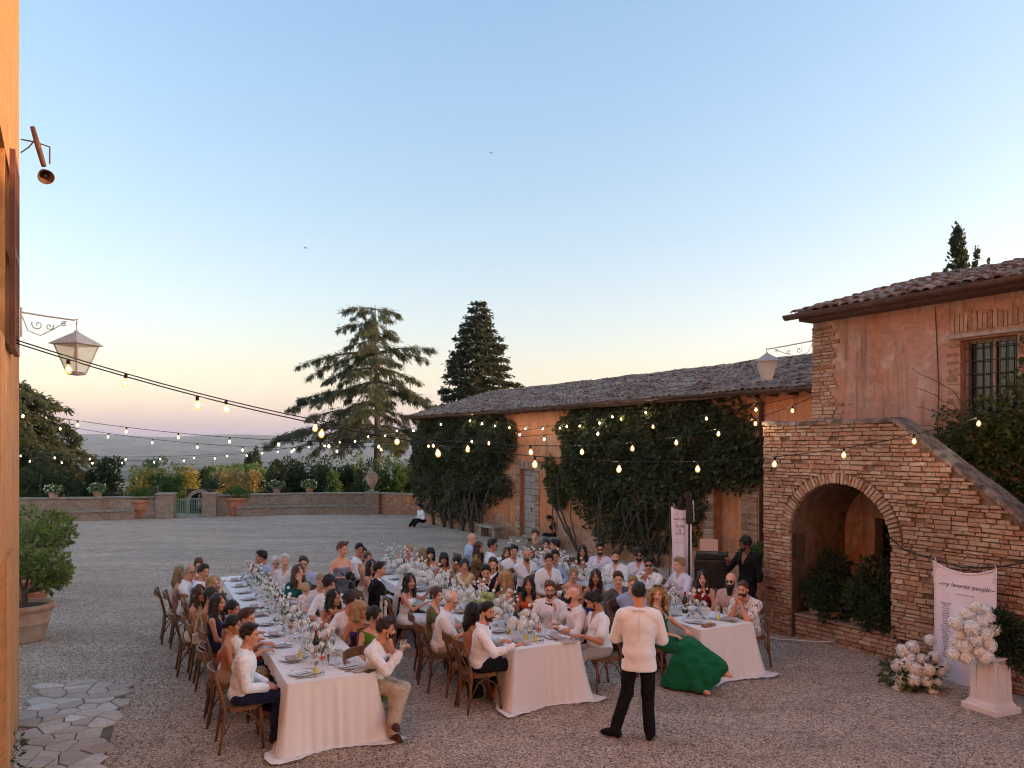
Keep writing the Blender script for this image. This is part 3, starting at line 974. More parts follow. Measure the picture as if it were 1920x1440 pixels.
HW = -1.76
def build_house():
    root = empty('corner_house', BF, BRZ, 'taller pink plastered house corner with tiled roof and barred window', 'building')
    S0, S1 = 12.67, 27.0
    win = (15.42, 16.27, 3.74, 5.08); low = (13.94, 14.42, 1.16, 2.05)
    slab(MB(), S0, S1, -.3, 5.78, HW, HW + .5, [win, low]).build('front_wall', M_PINK, root)
    MB().box((S0 + .25, HW + .5 + 3.8, 2.75), (.5, 7.6, 6.0)).box((S1 - .25, HW + .5 + 3.8, 2.75), (.5, 7.6, 6.0)).box(((S0 + S1) / 2, 6.6, 2.75), (S1 - S0 - 1, .5, 6.0)).build('side_wall', M_PINK, root)
    MB().add([(S0 + .02, HW, 5.75), (S0 + .02, 8.2, 5.75), (S0 + .02, 3.0, 7.2), (S0 + .42, HW, 5.75), (S0 + .42, 8.2, 5.75), (S0 + .42, 3.0, 7.2)], [(0, 1, 2), (5, 4, 3), (0, 2, 5, 3), (1, 4, 5, 2)]).build('gable', M_PINK, root)
    tiled_roof(root, S0 - .16, S1, HW - .40, 5.90, 3.0, 7.25, pitch=.21, row=.34, seed=8, sag=.02)
    MB().add([(S0 - .16, 3.0, 7.24), (S1, 3.0, 7.24), (S1, 8.3, 5.9), (S0 - .16, 8.3, 5.9)], [(0, 1, 2, 3)]).build('rear_roof', M_TILE, root)
    # exposed rubble where the plaster has gone: lower right
    rb = MB()
    g = random.Random(9)
    # irregular patch outline, laid just proud of the plaster
    po = [(15.62, 2.2), (15.6, 2.9), (15.75, 3.35), (15.65, 3.62), (16.35, 3.66), (16.42, 4.4), (16.6, 5.0), (17.0, 5.15), (19.5, 5.2), (26, 5.0), (26, 0), (15.6, 0)]
    n = len(po)
    rb.add([(s, HW - .012, z) for s, z in po] + [(s, HW + .05, z) for s, z in po], [tuple(range(n))[::-1]] + [(i, n + i, n + (i + 1) % n, (i + 1) % n) for i in range(n)])
    rb.build('bare_stonework', M_RUBBLE, root)
    var = brick_variants(5, 14, 'brick', M_BRICK)
    # exposed corner brickwork
    z = 3.4
    while z < 5.62:
        h = g.uniform(.06, .085)
        w = g.uniform(.28, .62) if z < 4.2 else g.uniform(.24, .46)
        s = S0 - .02
        while s < S0 + w:
            L = min(g.uniform(.16, .3), S0 + w + .12 - s)
            link('brick', g.choice(var), None, root, (s + L / 2, HW + .02 + g.uniform(-.012, .006), z + h / 2), None, (L - .014, .09, h - .012)); s += L
        z += h
    # soldier course above the window and bricks beside it
    s = 15.28
    while s < 16.7:
        L = g.uniform(.062, .085)
        hh = g.uniform(.24, .36)
        link('brick', g.choice(var), None, root, (s + L / 2, HW + .02, 5.22 + hh / 2), (0, g.uniform(-.05, .05), 0), (L - .012, .08, hh)); s += L
    for (a0, a1) in ((15.22, 15.40), (16.29, 16.52)):
        z = 3.7
        while z < 5.15:
            h = g.uniform(.06, .08)
            if g.random() < .75: link('brick', g.choice(var), None, root, ((a0 + a1) / 2 + g.uniform(-.02, .02), HW + .025, z + h / 2), None, (a1 - a0, .07, h - .012))
            z += h
    MB().box((15.845, HW - .03, 5.14), (1.1, .12, .06)).build('lintel', M_WOODOLD, root)
    window(root, *win, HW + .22, M_WOODOLD, 7, 6)
    window(root, *low, HW + .18, M_WOODDARK, 3, 4)
    # gutter
    vs, fs = [], []
    for i in range(13):
        s = S0 - .26 + 8.0 * i / 12
        for k in range(8):
            th = math.pi + math.pi * k / 7
            vs.append((s, HW - .50 + .095 * math.cos(th), 5.87 + .095 * math.sin(th)))
    for i in range(12):
        for k in range(7): fs.append((i * 8 + k, i * 8 + k + 1, i * 8 + k + 9, i * 8 + k + 8))
    gobj = MB().add(vs, fs).build('gutter', M_GUTTER, root, True)
    MB().box((S0 + 3.98, HW - .2, 5.772), (8.0, .42, .07)).build('eaves_board', M_WOODDARK, root)
    for i in range(6):
        s = S0 + .05 + i * 1.3
        MB().tube([(s, HW - .60, 5.90), (s, HW - .57, 5.80), (s, HW - .50, 5.77), (s, HW - .43, 5.80), (s, HW - .40, 5.9)], .012, 4).build('gutter_bracket', M_GUTTER, gobj)
    # plaster crack line / cable
    MB().tube([(15.05, HW - .012, 3.2), (15.08, HW - .012, 4.4), (15.02, HW - .012, 5.7)], .008, 4).build('wall_cable', M_IRON, root)
    return root
HOUSE = build_house()

# ================================================================== brick outside stair with its arch
SWF = -3.36
def stair_top(s):
    return 3.77 - max(0.0, s - 15.27) * 0.797 + 0.012 * math.sin(s * 5)

def build_stair():
    root = empty('brick_staircase', BF, BRZ, 'brick outside staircase with arched opening beneath its landing', 'staircase')
    g = random.Random(21)
    S0, S1 = 12.80, 19.9
    AC, AR, AZ = 14.28, 0.91, 1.81
    def arch_top(s):
        d = abs(s - AC)
        return AZ + math.sqrt(max(0, AR * AR - d * d)) if d < AR else None
    # core: mortar wall 0.42 thick with the arch cut out
    vs, fs = [], []
    ss = sorted(set([S0 + (S1 - S0) * i / 60 for i in range(61)] + [AC + AR * math.cos(math.pi * i / 20) for i in range(21)]))
    def wallstrip(mb, w0, w1, inset=0.0):
        for a, b in zip(ss, ss[1:]):
            mid = (a + b) / 2
            la = arch_top(a) if AC - AR < mid < AC + AR else None
            lo = [(-.3, -.3)]
            if AC - AR - 1e-6 < mid < AC + AR + 1e-6:
                za = arch_top(a) or AZ; zb = arch_top(b) or AZ
            else: za = zb = -.3
            ta, tb = stair_top(a) - inset, stair_top(b) - inset
            if ta < -.2 and tb < -.2: continue
            p = [(a, w0, za), (b, w0, zb), (b, w0, tb), (a, w0, ta), (a, w1, za), (b, w1, zb), (b, w1, tb), (a, w1, ta)]
            f = [(0, 1, 2, 3), (7, 6, 5, 4), (3, 2, 6, 7)]
            if za > 0: f.append((0, 4, 5, 1))
            mb.add(p, f)
    core = MB()
    wallstrip(core, SWF + .03, SWF + .40, .05)
    for s in (S0,):
        core.add([(s, SWF + .03, -.3), (s, SWF + .03, 3.7), (s, HW, 3.7), (s, HW, -.3)], [(0, 1, 2, 3)])
    for s in (AC - AR, AC + AR):
        core.add([(s, SWF + .03, -.3), (s, SWF + .4, -.3), (s, SWF + .4, AZ), (s, SWF + .03, AZ)], [(0, 1, 2, 3), (3, 2, 1, 0)])
    core.build('wall_core', M_MORTAR, root)
    # vault under the landing and inner side walls
    v = MB()
    for i in range(20):
        a0, a1 = math.pi * i / 20, math.pi * (i + 1) / 20
        x0, z0, x1, z1 = AC + (AR + .02) * math.cos(a0), AZ + (AR + .02) * math.sin(a0), AC + (AR + .02) * math.cos(a1), AZ + (AR + .02) * math.sin(a1)
        v.add([(x0, SWF + .4, z0), (x1, SWF + .4, z1), (x1, HW, z1), (x0, HW, z0)], [(0, 1, 2, 3)])
    for s in (AC - AR - .02, AC + AR + .02):
        v.add([(s, SWF + .4, -.2), (s, HW, -.2), (s, HW, AZ), (s, SWF + .4, AZ)], [(0, 1, 2, 3)])
    v.build('vault', M_MORTAR, root)  # dark mortar colour used here to deepen the shade inside the arch
    MB().box((14.0, (SWF + HW) / 2 + .2, 2.86), (2.6, 1.2, .12)).build('landing', M_LSTONE, root)
    for i in range(16):
        s = 15.35 + i * .27
        MB().box((s, (SWF + HW) / 2 + .2, (2.9 - .19 * (i + 1)) / 2), (.268, 1.18, max(.05, 2.9 - .19 * (i + 1))), ch=.01).build('step', M_LSTONE, root)
    # bricks of the outer face
    var = brick_variants(7, 33, 'brick', M_BRICK)
    lst = []
    from mathutils import Euler
    z = -0.05
    RING = AR + .20
    while z < 3.75:
        h = g.choice((.046, .052, .058, .062, .066, .072, .085))
        s = S0 - g.uniform(0, .02)
        while s < 19.6:
            L = g.uniform(.11, .30)
            a, b = s, s + L
            s += L
            zc = z + h / 2
            top = min(stair_top(a), stair_top(b)) - .05
            if zc + h / 2 > top + .05: continue
            # keep out of the arch and its ring
            def half(zz):
                if zz < AZ: return AR
                d = zz - AZ
                return math.sqrt(RING * RING - d * d) if d < RING else 0
            hw = half(zc) if zc > AZ else AR
            if hw > 0:
                if a >= AC - hw and b <= AC + hw: continue
                if a < AC - hw < b and b < AC + hw + .2:
                    b = AC - hw
                elif a < AC + hw < b:
                    a = AC + hw
                if b - a < .04: continue
            if zc > 3.3 and False: continue
            # crooked, partly lost bricks
            if g.random() < .025: continue
            lst.append((((a + b) / 2, SWF + .035 + g.uniform(-.014, .012), zc + g.uniform(-.005, .005)), (b - a - .009, .11, h - .009), Euler((g.uniform(-.03, .03), g.uniform(-.03, .03), g.uniform(-.02, .02)))))
        z += h
    # voussoirs of the arch
    n = 46
    for i in range(n):
        a = math.pi * (i + .5) / n
        r = AR + .095
        lst.append(((AC + r * math.cos(a), SWF + .02 + g.uniform(-.012, .006), AZ + r * math.sin(a)), (.175 + g.uniform(-.02, .015), .13, math.pi * AR / n * .98 - .002), Euler((0, -a, 0))))
    camL = (Matrix.Rotation(-BRZ, 4, 'Z') @ (Vector((0, 0, CAMZ)) - Vector(BF)))
    place_pieces(lst, var, root, 'brick', camL, 300, 'bricks_beyond')
    # end face bricks (seen from the side)
    endv = []
    z = 0
    while z < 3.65:
        h = g.uniform(.065, .1)
        w = SWF + .1
        while w < HW - .1:
            L = g.uniform(.18, .34)
            endv.append(((S0 + .01, w + L / 2, z + h / 2), (L - .013, .07, h - .012), Euler((0, 0, -math.pi / 2))))
            w += L
        z += h
    place_pieces(endv, var, root, 'brick', camL, 0, 'end_face_bricks')
    # coping along the parapet
    M_COP = piece_material('coping_stone', ((0.0, (0.20, 0.14, 0.115)), (0.6, (0.30, 0.22, 0.18)), (1.0, (0.38, 0.30, 0.25))), grime=(0.05, 0.042, 0.037), gs=7, gpos=(0.42, 0.62))
    s = S0 - .02
    while s < 19.4:
        L = g.uniform(.22, .40)
        a, b = s, s + L - .012
        za, zb = stair_top(a), stair_top(b)
        m = MB()
        y0, y1 = SWF - .035 + g.uniform(-.012, .012), SWF + .44
        t = .065 + g.uniform(-.01, .012)
        vs = [(a, y0, za - .055), (b, y0, zb - .055), (b, y1, zb - .055), (a, y1, za - .055), (a, y0, za - .055 + t * .75), (b, y0, zb - .055 + t * .75), (b, y1, zb - .055 + t), (a, y1, za - .055 + t), (a + .01, y0 + .04, za - .05 + t), (b - .01, y0 + .04, zb - .05 + t)]
        m.add(vs, [(3, 2, 1, 0), (0, 1, 5, 4), (1, 2, 6, 9, 5), (2, 3, 7, 6), (3, 0, 4, 8, 7), (4, 5, 9, 8), (8, 9, 6, 7)])
        m.build('coping_stone', M_COP, root)
        s += L
    # low wall across the arch with brick facing
    MB().box((AC, SWF + .25, .12), (2 * AR - .02, .26, .5)).build('low_wall', M_MORTAR, root)
    lw = []
    for r in range(5):
        s = AC - AR + .01
        while s < AC + AR - .02:
            L = min(g.uniform(.2, .32), AC + AR - .01 - s)
            lw.append(((s + L / 2, SWF + .13, .02 + r * .075), (L - .012, .09, .064), None)); s += L
    for c, sz, r in lw: link('brick', g.choice(var), None, root, c, None, sz)
    MB().box((AC, SWF + .26, .39), (2 * AR - .03, .36, .035)).build('sill', M_LSTONE, root)
    return root
STAIR = build_stair()

# ================================================================== villa facade on the left
VC = Vector((-6.0, 9.09, 0)); VRZ = math.atan2(-0.8575, 0.5145)
def build_villa():
    root = empty('orange_villa', VC, VRZ, 'sunlit orange plastered villa facade at the left edge', 'building')
    slab(MB(), 0, 34.0, -.3, 12.5, -.5, 0, [(2.55, 3.6, 4.35, 6.1)]).build('front_wall', M_VILLA, root)
    MB().box((.25, -3.25, 6.1), (.5, 5.5, 12.8)).box((33.75, -3.25, 6.1), (.5, 5.5, 12.8)).box((17, -6.2, 6.1), (34, .4, 12.8)).box((17, -3.2, 12.55), (34.6, 7.2, .12)).build('side_wall', M_VILLA, root)
    # a shallow pilaster nearer the camera, rounded at its head
    pm = MB().box((2.62, .02, .9), (1.0, .05, 2.9)); pm.build('pilaster', M_VILLA, root)
    w = MB().box((3.07, -.2, 5.2), (1.05, .06, 1.75)).build('window', M_WOODDARK, root)
    MB().box((3.07, -.16, 5.2), (.9, .01, 1.6)).build('pane', M_DARKGLASS, w)
    # open louvred shutter, swung back against the wall
    sh = MB()
    x0, x1, z0, z1 = 1.70, 2.52, 4.26, 6.12
    for a, b, c, d in ((x0, x0 + .07, z0, z1), (x1 - .07, x1, z0, z1)):
        sh.box(((a + b) / 2, .055, (c + d) / 2), (b - a, .045, d - c))
    for c in (z0 + .04, (z0 + z1) / 2, z1 - .04): sh.box(((x0 + x1) / 2, .055, c), (x1 - x0 - .14, .045, .08))
    so = sh.build('shutter', M_SHUTTER, root)
    n = 34
    for i in range(n):
        z = z0 + .1 + (z1 - z0 - .2) * i / (n - 1)
        if abs(z - (z0 + z1) / 2) < .05: continue
        m = MB().box((0, 0, 0), (x1 - x0 - .14, .008, .052))
        o = m.build('louvre', M_SHUTTER, so, loc=((x0 + x1) / 2, .055, z), rot=(R(-38), 0, 0))
    MB().tube([(1.7, .0, 4.3), (1.62, .03, 4.3), (1.6, .05, 4.36)], .01, 5).build('shutter_catch', M_IRON, root)
    return root
VILLA = build_villa()

# ================================================================== garden wall at the far end
def build_garden_wall():
    pts_l = [(-27.0, 32.2), (-19.5, 33.6), (-16.3, 34.55)]
    pts_r = [(-14.05, 35.5), (-11.5, 36.4), (-9.0, 36.9), (-6.9, 36.95)]
    pts_e = [(-6.85, 36.95), (-4.4, 36.0)]
    def seg_wall(mb, pts, h, t, z0=-.3, off=0.0):
        n = len(pts)
        N = []
        for i in range(n):
            a = Vector((*pts[max(i - 1, 0)], 0)); b = Vector((*pts[min(i + 1, n - 1)], 0))
            d = (b - a).normalized(); N.append(Vector((-d.y, d.x, 0)))
        vs, fs = [], []
        for p, nn in zip(pts, N):
            p = Vector((*p, 0)) + nn * off
            q = p + nn * t
            vs += [(p.x, p.y, z0), (p.x, p.y, h), (q.x, q.y, h), (q.x, q.y, z0)]
        for i in range(n - 1):
            for k in range(3):
                a = i * 4 + k
                fs.append((a, a + 4, a + 5, a + 1))
        fs += [(0, 1, 2, 3), tuple((n - 1) * 4 + k for k in (3, 2, 1, 0))]
        return mb.add(vs, fs)
    for pts, lab, bench in ((pts_l, 'long low brick garden wall left of the green gate', True), (pts_r, 'curved low brick garden wall right of the green gate', True), (pts_e, 'short stained garden wall end beside the barn', False)):
        root = empty('garden_wall', (0, 0, 0), 0, lab, 'wall', 'low walls round the court')
        seg_wall(MB(), pts, .96, .42).build('wall', M_GWALL if bench else M_BARN, root)
        seg_wall(MB(), pts, 1.03, .54, .96, -.06).build('coping', M_LSTONE, root)
        if bench:
            q = pts if pts is pts_r else pts[:2] + [(-17.3, 34.25)]
            q = q if pts is not pts_r else [(-13.2, 35.75)] + pts[1:]
            b = seg_wall(MB(), q, .38, .40, -.2, -.40).build('bench_base', M_GWALL, root)
            seg_wall(MB(), q, .45, .46, .38, -.46).build('bench_seat', M_LSTONE, root)
    for (x, y, s, h, lab) in ((-16.1, 34.75, .75, 1.08, 'brick gate pier left of the green gate'), (-14.3, 35.35, .6, 1.05, 'brick gate pier right of the green gate'), (-6.9, 36.8, .62, 1.0, 'brick wall pier carrying the stone urn')):
        root = empty('wall_pier', (x, y, 0), .25, lab, 'pier')
        MB().box((0, 0, h / 2 - .1), (s, s, h + .2)).build('shaft', M_GWALL, root)
        MB().box((0, 0, h + .04), (s + .08, s + .08, .08), ch=.02).build('cap', M_LSTONE, root)
    # green iron gate
    a, b = Vector((-15.72, 34.85, 0)), Vector((-14.58, 35.28, 0))
    rz = math.atan2(b.y - a.y, b.x - a.x); L = (b - a).length
    root = empty('iron_gate', a, rz, 'pale green iron bar gate between the brick piers', 'gate')
    for z in (.12, .86): MB().box((L / 2, 0, z), (L, .035, .05)).build('gate_rail', M_GREENPAINT, root)
    n = 17
    for i in range(n):
        MB().tube([(L * i / (n - 1), 0, .05), (L * i / (n - 1), 0, .86 if 0 < i < n - 1 else .95)], .016 if 0 < i < n - 1 else .028, 5).build('gate_bar', M_GREENPAINT, root)
    # stone urn with lid
    u = empty('stone_urn', (-6.9, 36.8, 1.09), 0, 'carved stone urn with lid standing on the wall pier', 'urn')
    MB().lathe([(.16, 0), (.17, .04), (.09, .08), (.07, .16), (.10, .22)], 14).build('foot', M_LSTONE, u, True)
    MB().lathe([(.10, .22), (.20, .36), (.27, .55), (.29, .68), (.26, .74), (.30, .78), (.28, .82)], 16).build('body', M_TERRAOLD, u, True)
    MB().lathe([(.27, .82), (.20, .92), (.10, .98), (.06, 1.06), (.08, 1.13), (.03, 1.22), (.0, 1.26)], 14).build('lid', M_LSTONE, u, True)
    for sx in (-1, 1): MB().tube([(sx * .27, 0, .58), (sx * .36, 0, .66), (sx * .36, 0, .74), (sx * .28, 0, .77)], .02, 5).build('handle', M_LSTONE, u)
    # little grotto with bust behind the gate
    gr = empty('garden_grotto', (-15.75, 37.6, .12), .35, 'dark round grotto niche with pale stone bust behind gate', 'grotto')
    m = MB()
    n = 18
    for k in range(n):
        a0, a1 = math.pi * k / n, math.pi * (k + 1) / n
        for r0, r1 in ((1.05, 1.45),):
            p = [(r * math.cos(a), y, 1.0 + r * math.sin(a)) for y in (0, .7) for a, r in ((a0, r0), (a1, r0), (a1, r1), (a0, r1))]
            m.add(p, [(0, 1, 2, 3), (0, 4, 5, 1), (3, 2, 6, 7)])
    m.box((-1.25, .35, .3), (.4, .7, 1.4)).box((1.25, .35, .3), (.4, .7, 1.4))
    m.build('arch', M_LSTONE, gr)
    MB().box((0, .9, 1.0), (2.9, .3, 3.0)).build('back', M_SOIL, gr)
    bu = MB().lathe([(.3, 0.2), (.3, .9), (.2, .95), (.2, 1.0), (.34, 1.15), (.36, 1.3), (.25, 1.4), (.1, 1.45), (.1, 1.52), (.16, 1.6), (.17, 1.72), (.11, 1.84), (0, 1.88)], 12, (0, .3, 0))
    bu.build('bust', M_LSTONE, gr, True)
    gr.scale = (.42, .42, .42)
build_garden_wall()

# ================================================================== vegetation
M_BARK = pmat('bark', (0.085, 0.060, 0.045), (0.15, 0.115, 0.09), 6, 0.95, 0.7, 20, stretch=(3, 3, 0.7))
L_CEDAR = leaf_mat('cedar_needles', (0.036, 0.046, 0.026), (0.095, 0.108, 0.052), 0.25)
L_FIR = leaf_mat('fir_needles', (0.016, 0.024, 0.014), (0.050, 0.060, 0.030), 0.15)
L_DARK = leaf_mat('dark_evergreen', (0.012, 0.024, 0.010), (0.036, 0.062, 0.020), 0.2)
L_GREEN = leaf_mat('garden_green', (0.028, 0.062, 0.012), (0.10, 0.17, 0.030), 0.3)
L_YELLOW = leaf_mat('sun_yellow_leaves', (0.07, 0.10, 0.014), (0.30, 0.27, 0.035), 0.4, (0.50, 0.34, 0.04))  # yellow leaf colour stands in for warm low sun on the foliage
L_OLIVE = leaf_mat('sun_gold_leaves', (0.16, 0.13, 0.04), (0.42, 0.31, 0.11), 0.35)  # gold leaf colour imitates the same evening sunlight
L_VINE = leaf_mat('vine_leaves', (0.014, 0.020, 0.010), (0.055, 0.072, 0.024), 0.25, (0.12, 0.115, 0.042), 0.95)
L_VINE2 = leaf_mat('vine_leaves_fresh', (0.025, 0.045, 0.010), (0.085, 0.115, 0.026), 0.3)
L_LEMON = leaf_mat('lemon_leaves', (0.035, 0.060, 0.010), (0.17, 0.20, 0.030), 0.35)
L_CYP = leaf_mat('cypress', (0.012, 0.022, 0.010), (0.040, 0.058, 0.022), 0.15)

def bez(a, b, c, n):
    t = np.linspace(0, 1, n)[:, None]
    return (1 - t) ** 2 * a + 2 * t * (1 - t) * b + t * t * c

def conifer(name, label, base, top, branches, leafmat, rng, leaf=.26, dens=150, droop=.30, width=.42, trunk_r=.35, group=None, aspect=.3, hang=.5):
    """branches: list of (height on trunk, tip world point)"""
    base = np.asarray(base, float); top = np.asarray(top, float)
    root = empty(name, base, 0, label, 'tree', group)
    n = 9
    tp = [base * (1 - t) + top * t + np.array([math.sin(t * 5) * .10, 0, 0]) for t in np.linspace(0, 1, n)]
    MB().tube([Vector(p - base) for p in tp], [trunk_r * (1 - .93 * i / (n - 1)) for i in range(n)], 8).build('trunk', M_BARK, root, True)
    P, D, limbs = [], [], MB()
    for z, tip in branches:
        tip = np.asarray(tip, float)
        t = (z - base[2]) / (top[2] - base[2])
        a = base * (1 - t) + top * t
        L = np.linalg.norm(tip - a)
        mid = (a + tip) / 2 + np.array([0, 0, droop * L * .55])
        path = bez(a, mid, tip, 9)
        limbs.tube([Vector(p - base) for p in path], [max(.012, .035 * L * .5 * (1 - .93 * i / 8)) for i in range(9)], 4)
        d = tip - a; d[2] = 0; d /= np.linalg.norm(d) + 1e-9
        side = np.array([-d[1], d[0], 0])
        m = int(dens * L)
        # sub branches spread sideways, their twigs hang
        nb = max(5, int(L * 3.2))
        for _ in range(nb):
            u = rng.uniform(.16, 1.0) ** .8
            c = (1 - u) ** 2 * a + 2 * u * (1 - u) * mid + u * u * tip
            sl = L * width * (1.05 - u) * rng.uniform(.35, 1) + .25
            sg = rng.choice((-1, 1))
            e = c + side * sg * sl + d * sl * rng.uniform(.2, .8) - np.array([0, 0, sl * hang * rng.uniform(.1, .9)])
            k = max(3, int(m / nb))
            tt = rng.uniform(0, 1, k)[:, None]
            pp = c * (1 - tt) + e * tt + rng.normal(0, .07, (k, 3)) + np.array([0, 0, 1]) * (.10 * sl * np.sin(tt * 3.1))
            P.append(pp)
            dd = (e - c) / (np.linalg.norm(e - c) + 1e-9)
            D.append(np.repeat((dd * .7 + np.array([0, 0, -hang]))[None], k, 0))
            if sl > .5: limbs.tube([Vector(c - base), Vector(e - base)], [.018, .006], 3, False)
        # along the main limb to its tip
        k = int(m * .35)
        tt = rng.uniform(.1, 1, k)[:, None]
        pp = (1 - tt) ** 2 * a + 2 * tt * (1 - tt) * mid + tt * tt * tip + rng.normal(0, .10, (k, 3))
        P.append(pp); D.append(np.repeat((d * .6 + np.array([0, 0, -.35]))[None], k, 0))
    limbs.build('limb', M_BARK, root)
    P, D = np.vstack(P) - base, np.vstack(D)
    leaf_object('crown', P, D, leaf, leafmat, root, rng, aspect=aspect, jit=.55)
    return root

def big_cedar():
    rng = np.random.default_rng(2)
    Y = 50.0
    tr = at(705, 860, Y)
    base = (tr.x, Y, -1.6); top = at(706, 572, Y)
    br = []
    def tips(v0, lst):
        z = at(705, v0, Y).z
        for (u, v) in lst:
            p = at(u, v, Y + rng.uniform(-1.5, 1.5)); br.append((z, p))
    tips(580, [(640, 583), (745, 590), (668, 596), (728, 606)])
    tips(610, [(634, 618), (748, 640), (662, 640), (690, 640)])
    tips(640, [(645, 655), (760, 672), (672, 672)])
    tips(662, [(556, 690), (575, 712), (812, 657), (800, 676), (640, 700)])
    tips(690, [(610, 715), (790, 722), (765, 740)])
    tips(715, [(600, 760), (800, 755), (648, 752)])
    tips(735, [(545, 768), (560, 752), (812, 765), (805, 752)])
    tips(770, [(600, 800), (800, 800), (650, 805), (575, 785)])
    tips(800, [(495, 836), (520, 822), (640, 838), (770, 830), (560, 840)])
    tips(815, [(585, 850), (745, 850), (790, 838)])
    # branches towards and away from the viewer
    for v, r in ((600, 1.6), (625, 2.2), (650, 3.0), (675, 3.4), (700, 3.8), (725, 4.2), (750, 4.6), (775, 4.8), (800, 5.2), (820, 5.0)):
        z = at(705, v, Y).z
        for a in (rng.uniform(50, 130), rng.uniform(-130, -50), rng.uniform(-180, 180)):
            x = tr.x + math.cos(R(a)) * r * .6; y = Y + math.sin(R(a)) * r
            br.append((z, (x, y, z - r * rng.uniform(.12, .3))))
    conifer('cedar_tree', 'large cedar with long sweeping layered branches behind garden wall', base, top, br, L_CEDAR, rng, leaf=.28, dens=225, droop=.24, width=.34, hang=1.0, aspect=.13)

def fir():
    rng = np.random.default_rng(5)
    Y = 56.0
    c = at(897, 860, Y); top = at(895, 563, Y)
    br = []
    z = top.z - .3
    while z > -1:
        f = (top.z - z) / (top.z - at(900, 760, Y).z)
        r = min(3.6 * f ** .80 + .12, 5.0)
        n = int(6 + 4 * f)
        a0 = rng.uniform(0, 6.28)
        for i in range(n):
            a = a0 + 6.283 * i / n + rng.uniform(-.3, .3)
            rr = r * rng.uniform(.82, 1.12)
            br.append((z, (c.x + math.cos(a) * rr, Y + math.sin(a) * rr, z - rr * .22 + .12)))
        z -= .46 + .12 * f
    conifer('fir_tree', 'tall dark conical fir rising behind the barn roof', (c.x, Y, -1.5), top, br, L_FIR, rng, leaf=.25, dens=82, droop=-.05, width=.42, hang=.12, trunk_r=.3, aspect=.42)

def left_cedar():
    rng = np.random.default_rng(8)
    Y = 40.0
    base = (-29.0, Y, -1.4); top = at(-25, 640, Y)
    br = []
    for v0, lst in ((700, [(60, 752), (20, 740)]), (735, [(78, 752), (100, 762), (40, 772), (110, 800)]), (770, [(95, 800), (60, 800), (118, 815)]), (800, [(110, 830), (80, 842), (130, 848)]), (820, [(150, 858), (165, 866), (120, 872), (100, 862)]), (845, [(140, 890), (100, 885), (160, 900), (60, 880)]), (860, [(120, 915), (70, 915), (150, 925)])):
        z = at(-25, v0 - 10, Y).z
        for u, v in lst:
            for dy in (-2.2, 0.4, 2.4):
                p = at(u - 14 + rng.uniform(-12, 4), v + 4 + rng.uniform(-4, 8), Y); br.append((z, (p.x, Y + dy, p.z)))
    conifer('cedar_tree', 'spreading dark cedar beside the villa at the left', base, top, br, L_CEDAR, rng, leaf=.26, dens=120, droop=.16, width=.28, hang=.5, aspect=.3)

big_cedar(); fir(); left_cedar()

def bush(name, label, cat, base, centers, radii, n, leaf, mat, seed, stems=3, sr=.05, group=None, shell=.5, up=.4, parent=None, aspect=.55, hgt=None):
    rng = np.random.default_rng(seed)
    root = empty(name, base, 0, label, cat, group) if parent is None else parent
    C = np.asarray(centers, float); Rr = np.asarray(radii, float)
    # lumpy clusters inside the outline
    cc, rr = [], []
    for c, r in zip(C, Rr):
        k = max(5, int(7 * (r.max() / .8)))
        p, _ = blob_points(rng, k, [c], [r * .78], .45)
        for q in p: cc.append(q); rr.append(r * rng.uniform(.22, .42))
        cc.append(c); rr.append(r * .8)
    P, D = blob_points(rng, n, cc, rr, shell)
    D = D + np.array([0, 0, up])
    keep = P[:, 2] > .01
    leaf_object('foliage', P[keep], D[keep], leaf, mat, root, rng, aspect=aspect)
    if stems:
        m = MB()
        for i in range(stems):
            a = rng.uniform(0, 6.28)
            c = C[rng.integers(len(C))]
            e = c + np.array([math.cos(a), math.sin(a), .3]) * Rr.max() * .4
            s = np.array([math.cos(a), math.sin(a), 0]) * .06
            m.tube([Vector(s), Vector((s + e) / 2 + rng.normal(0, .04, 3)), Vector(e)], [sr, sr * .7, sr * .3], 5)
        m.build('stem', M_BARK, root)
    return root

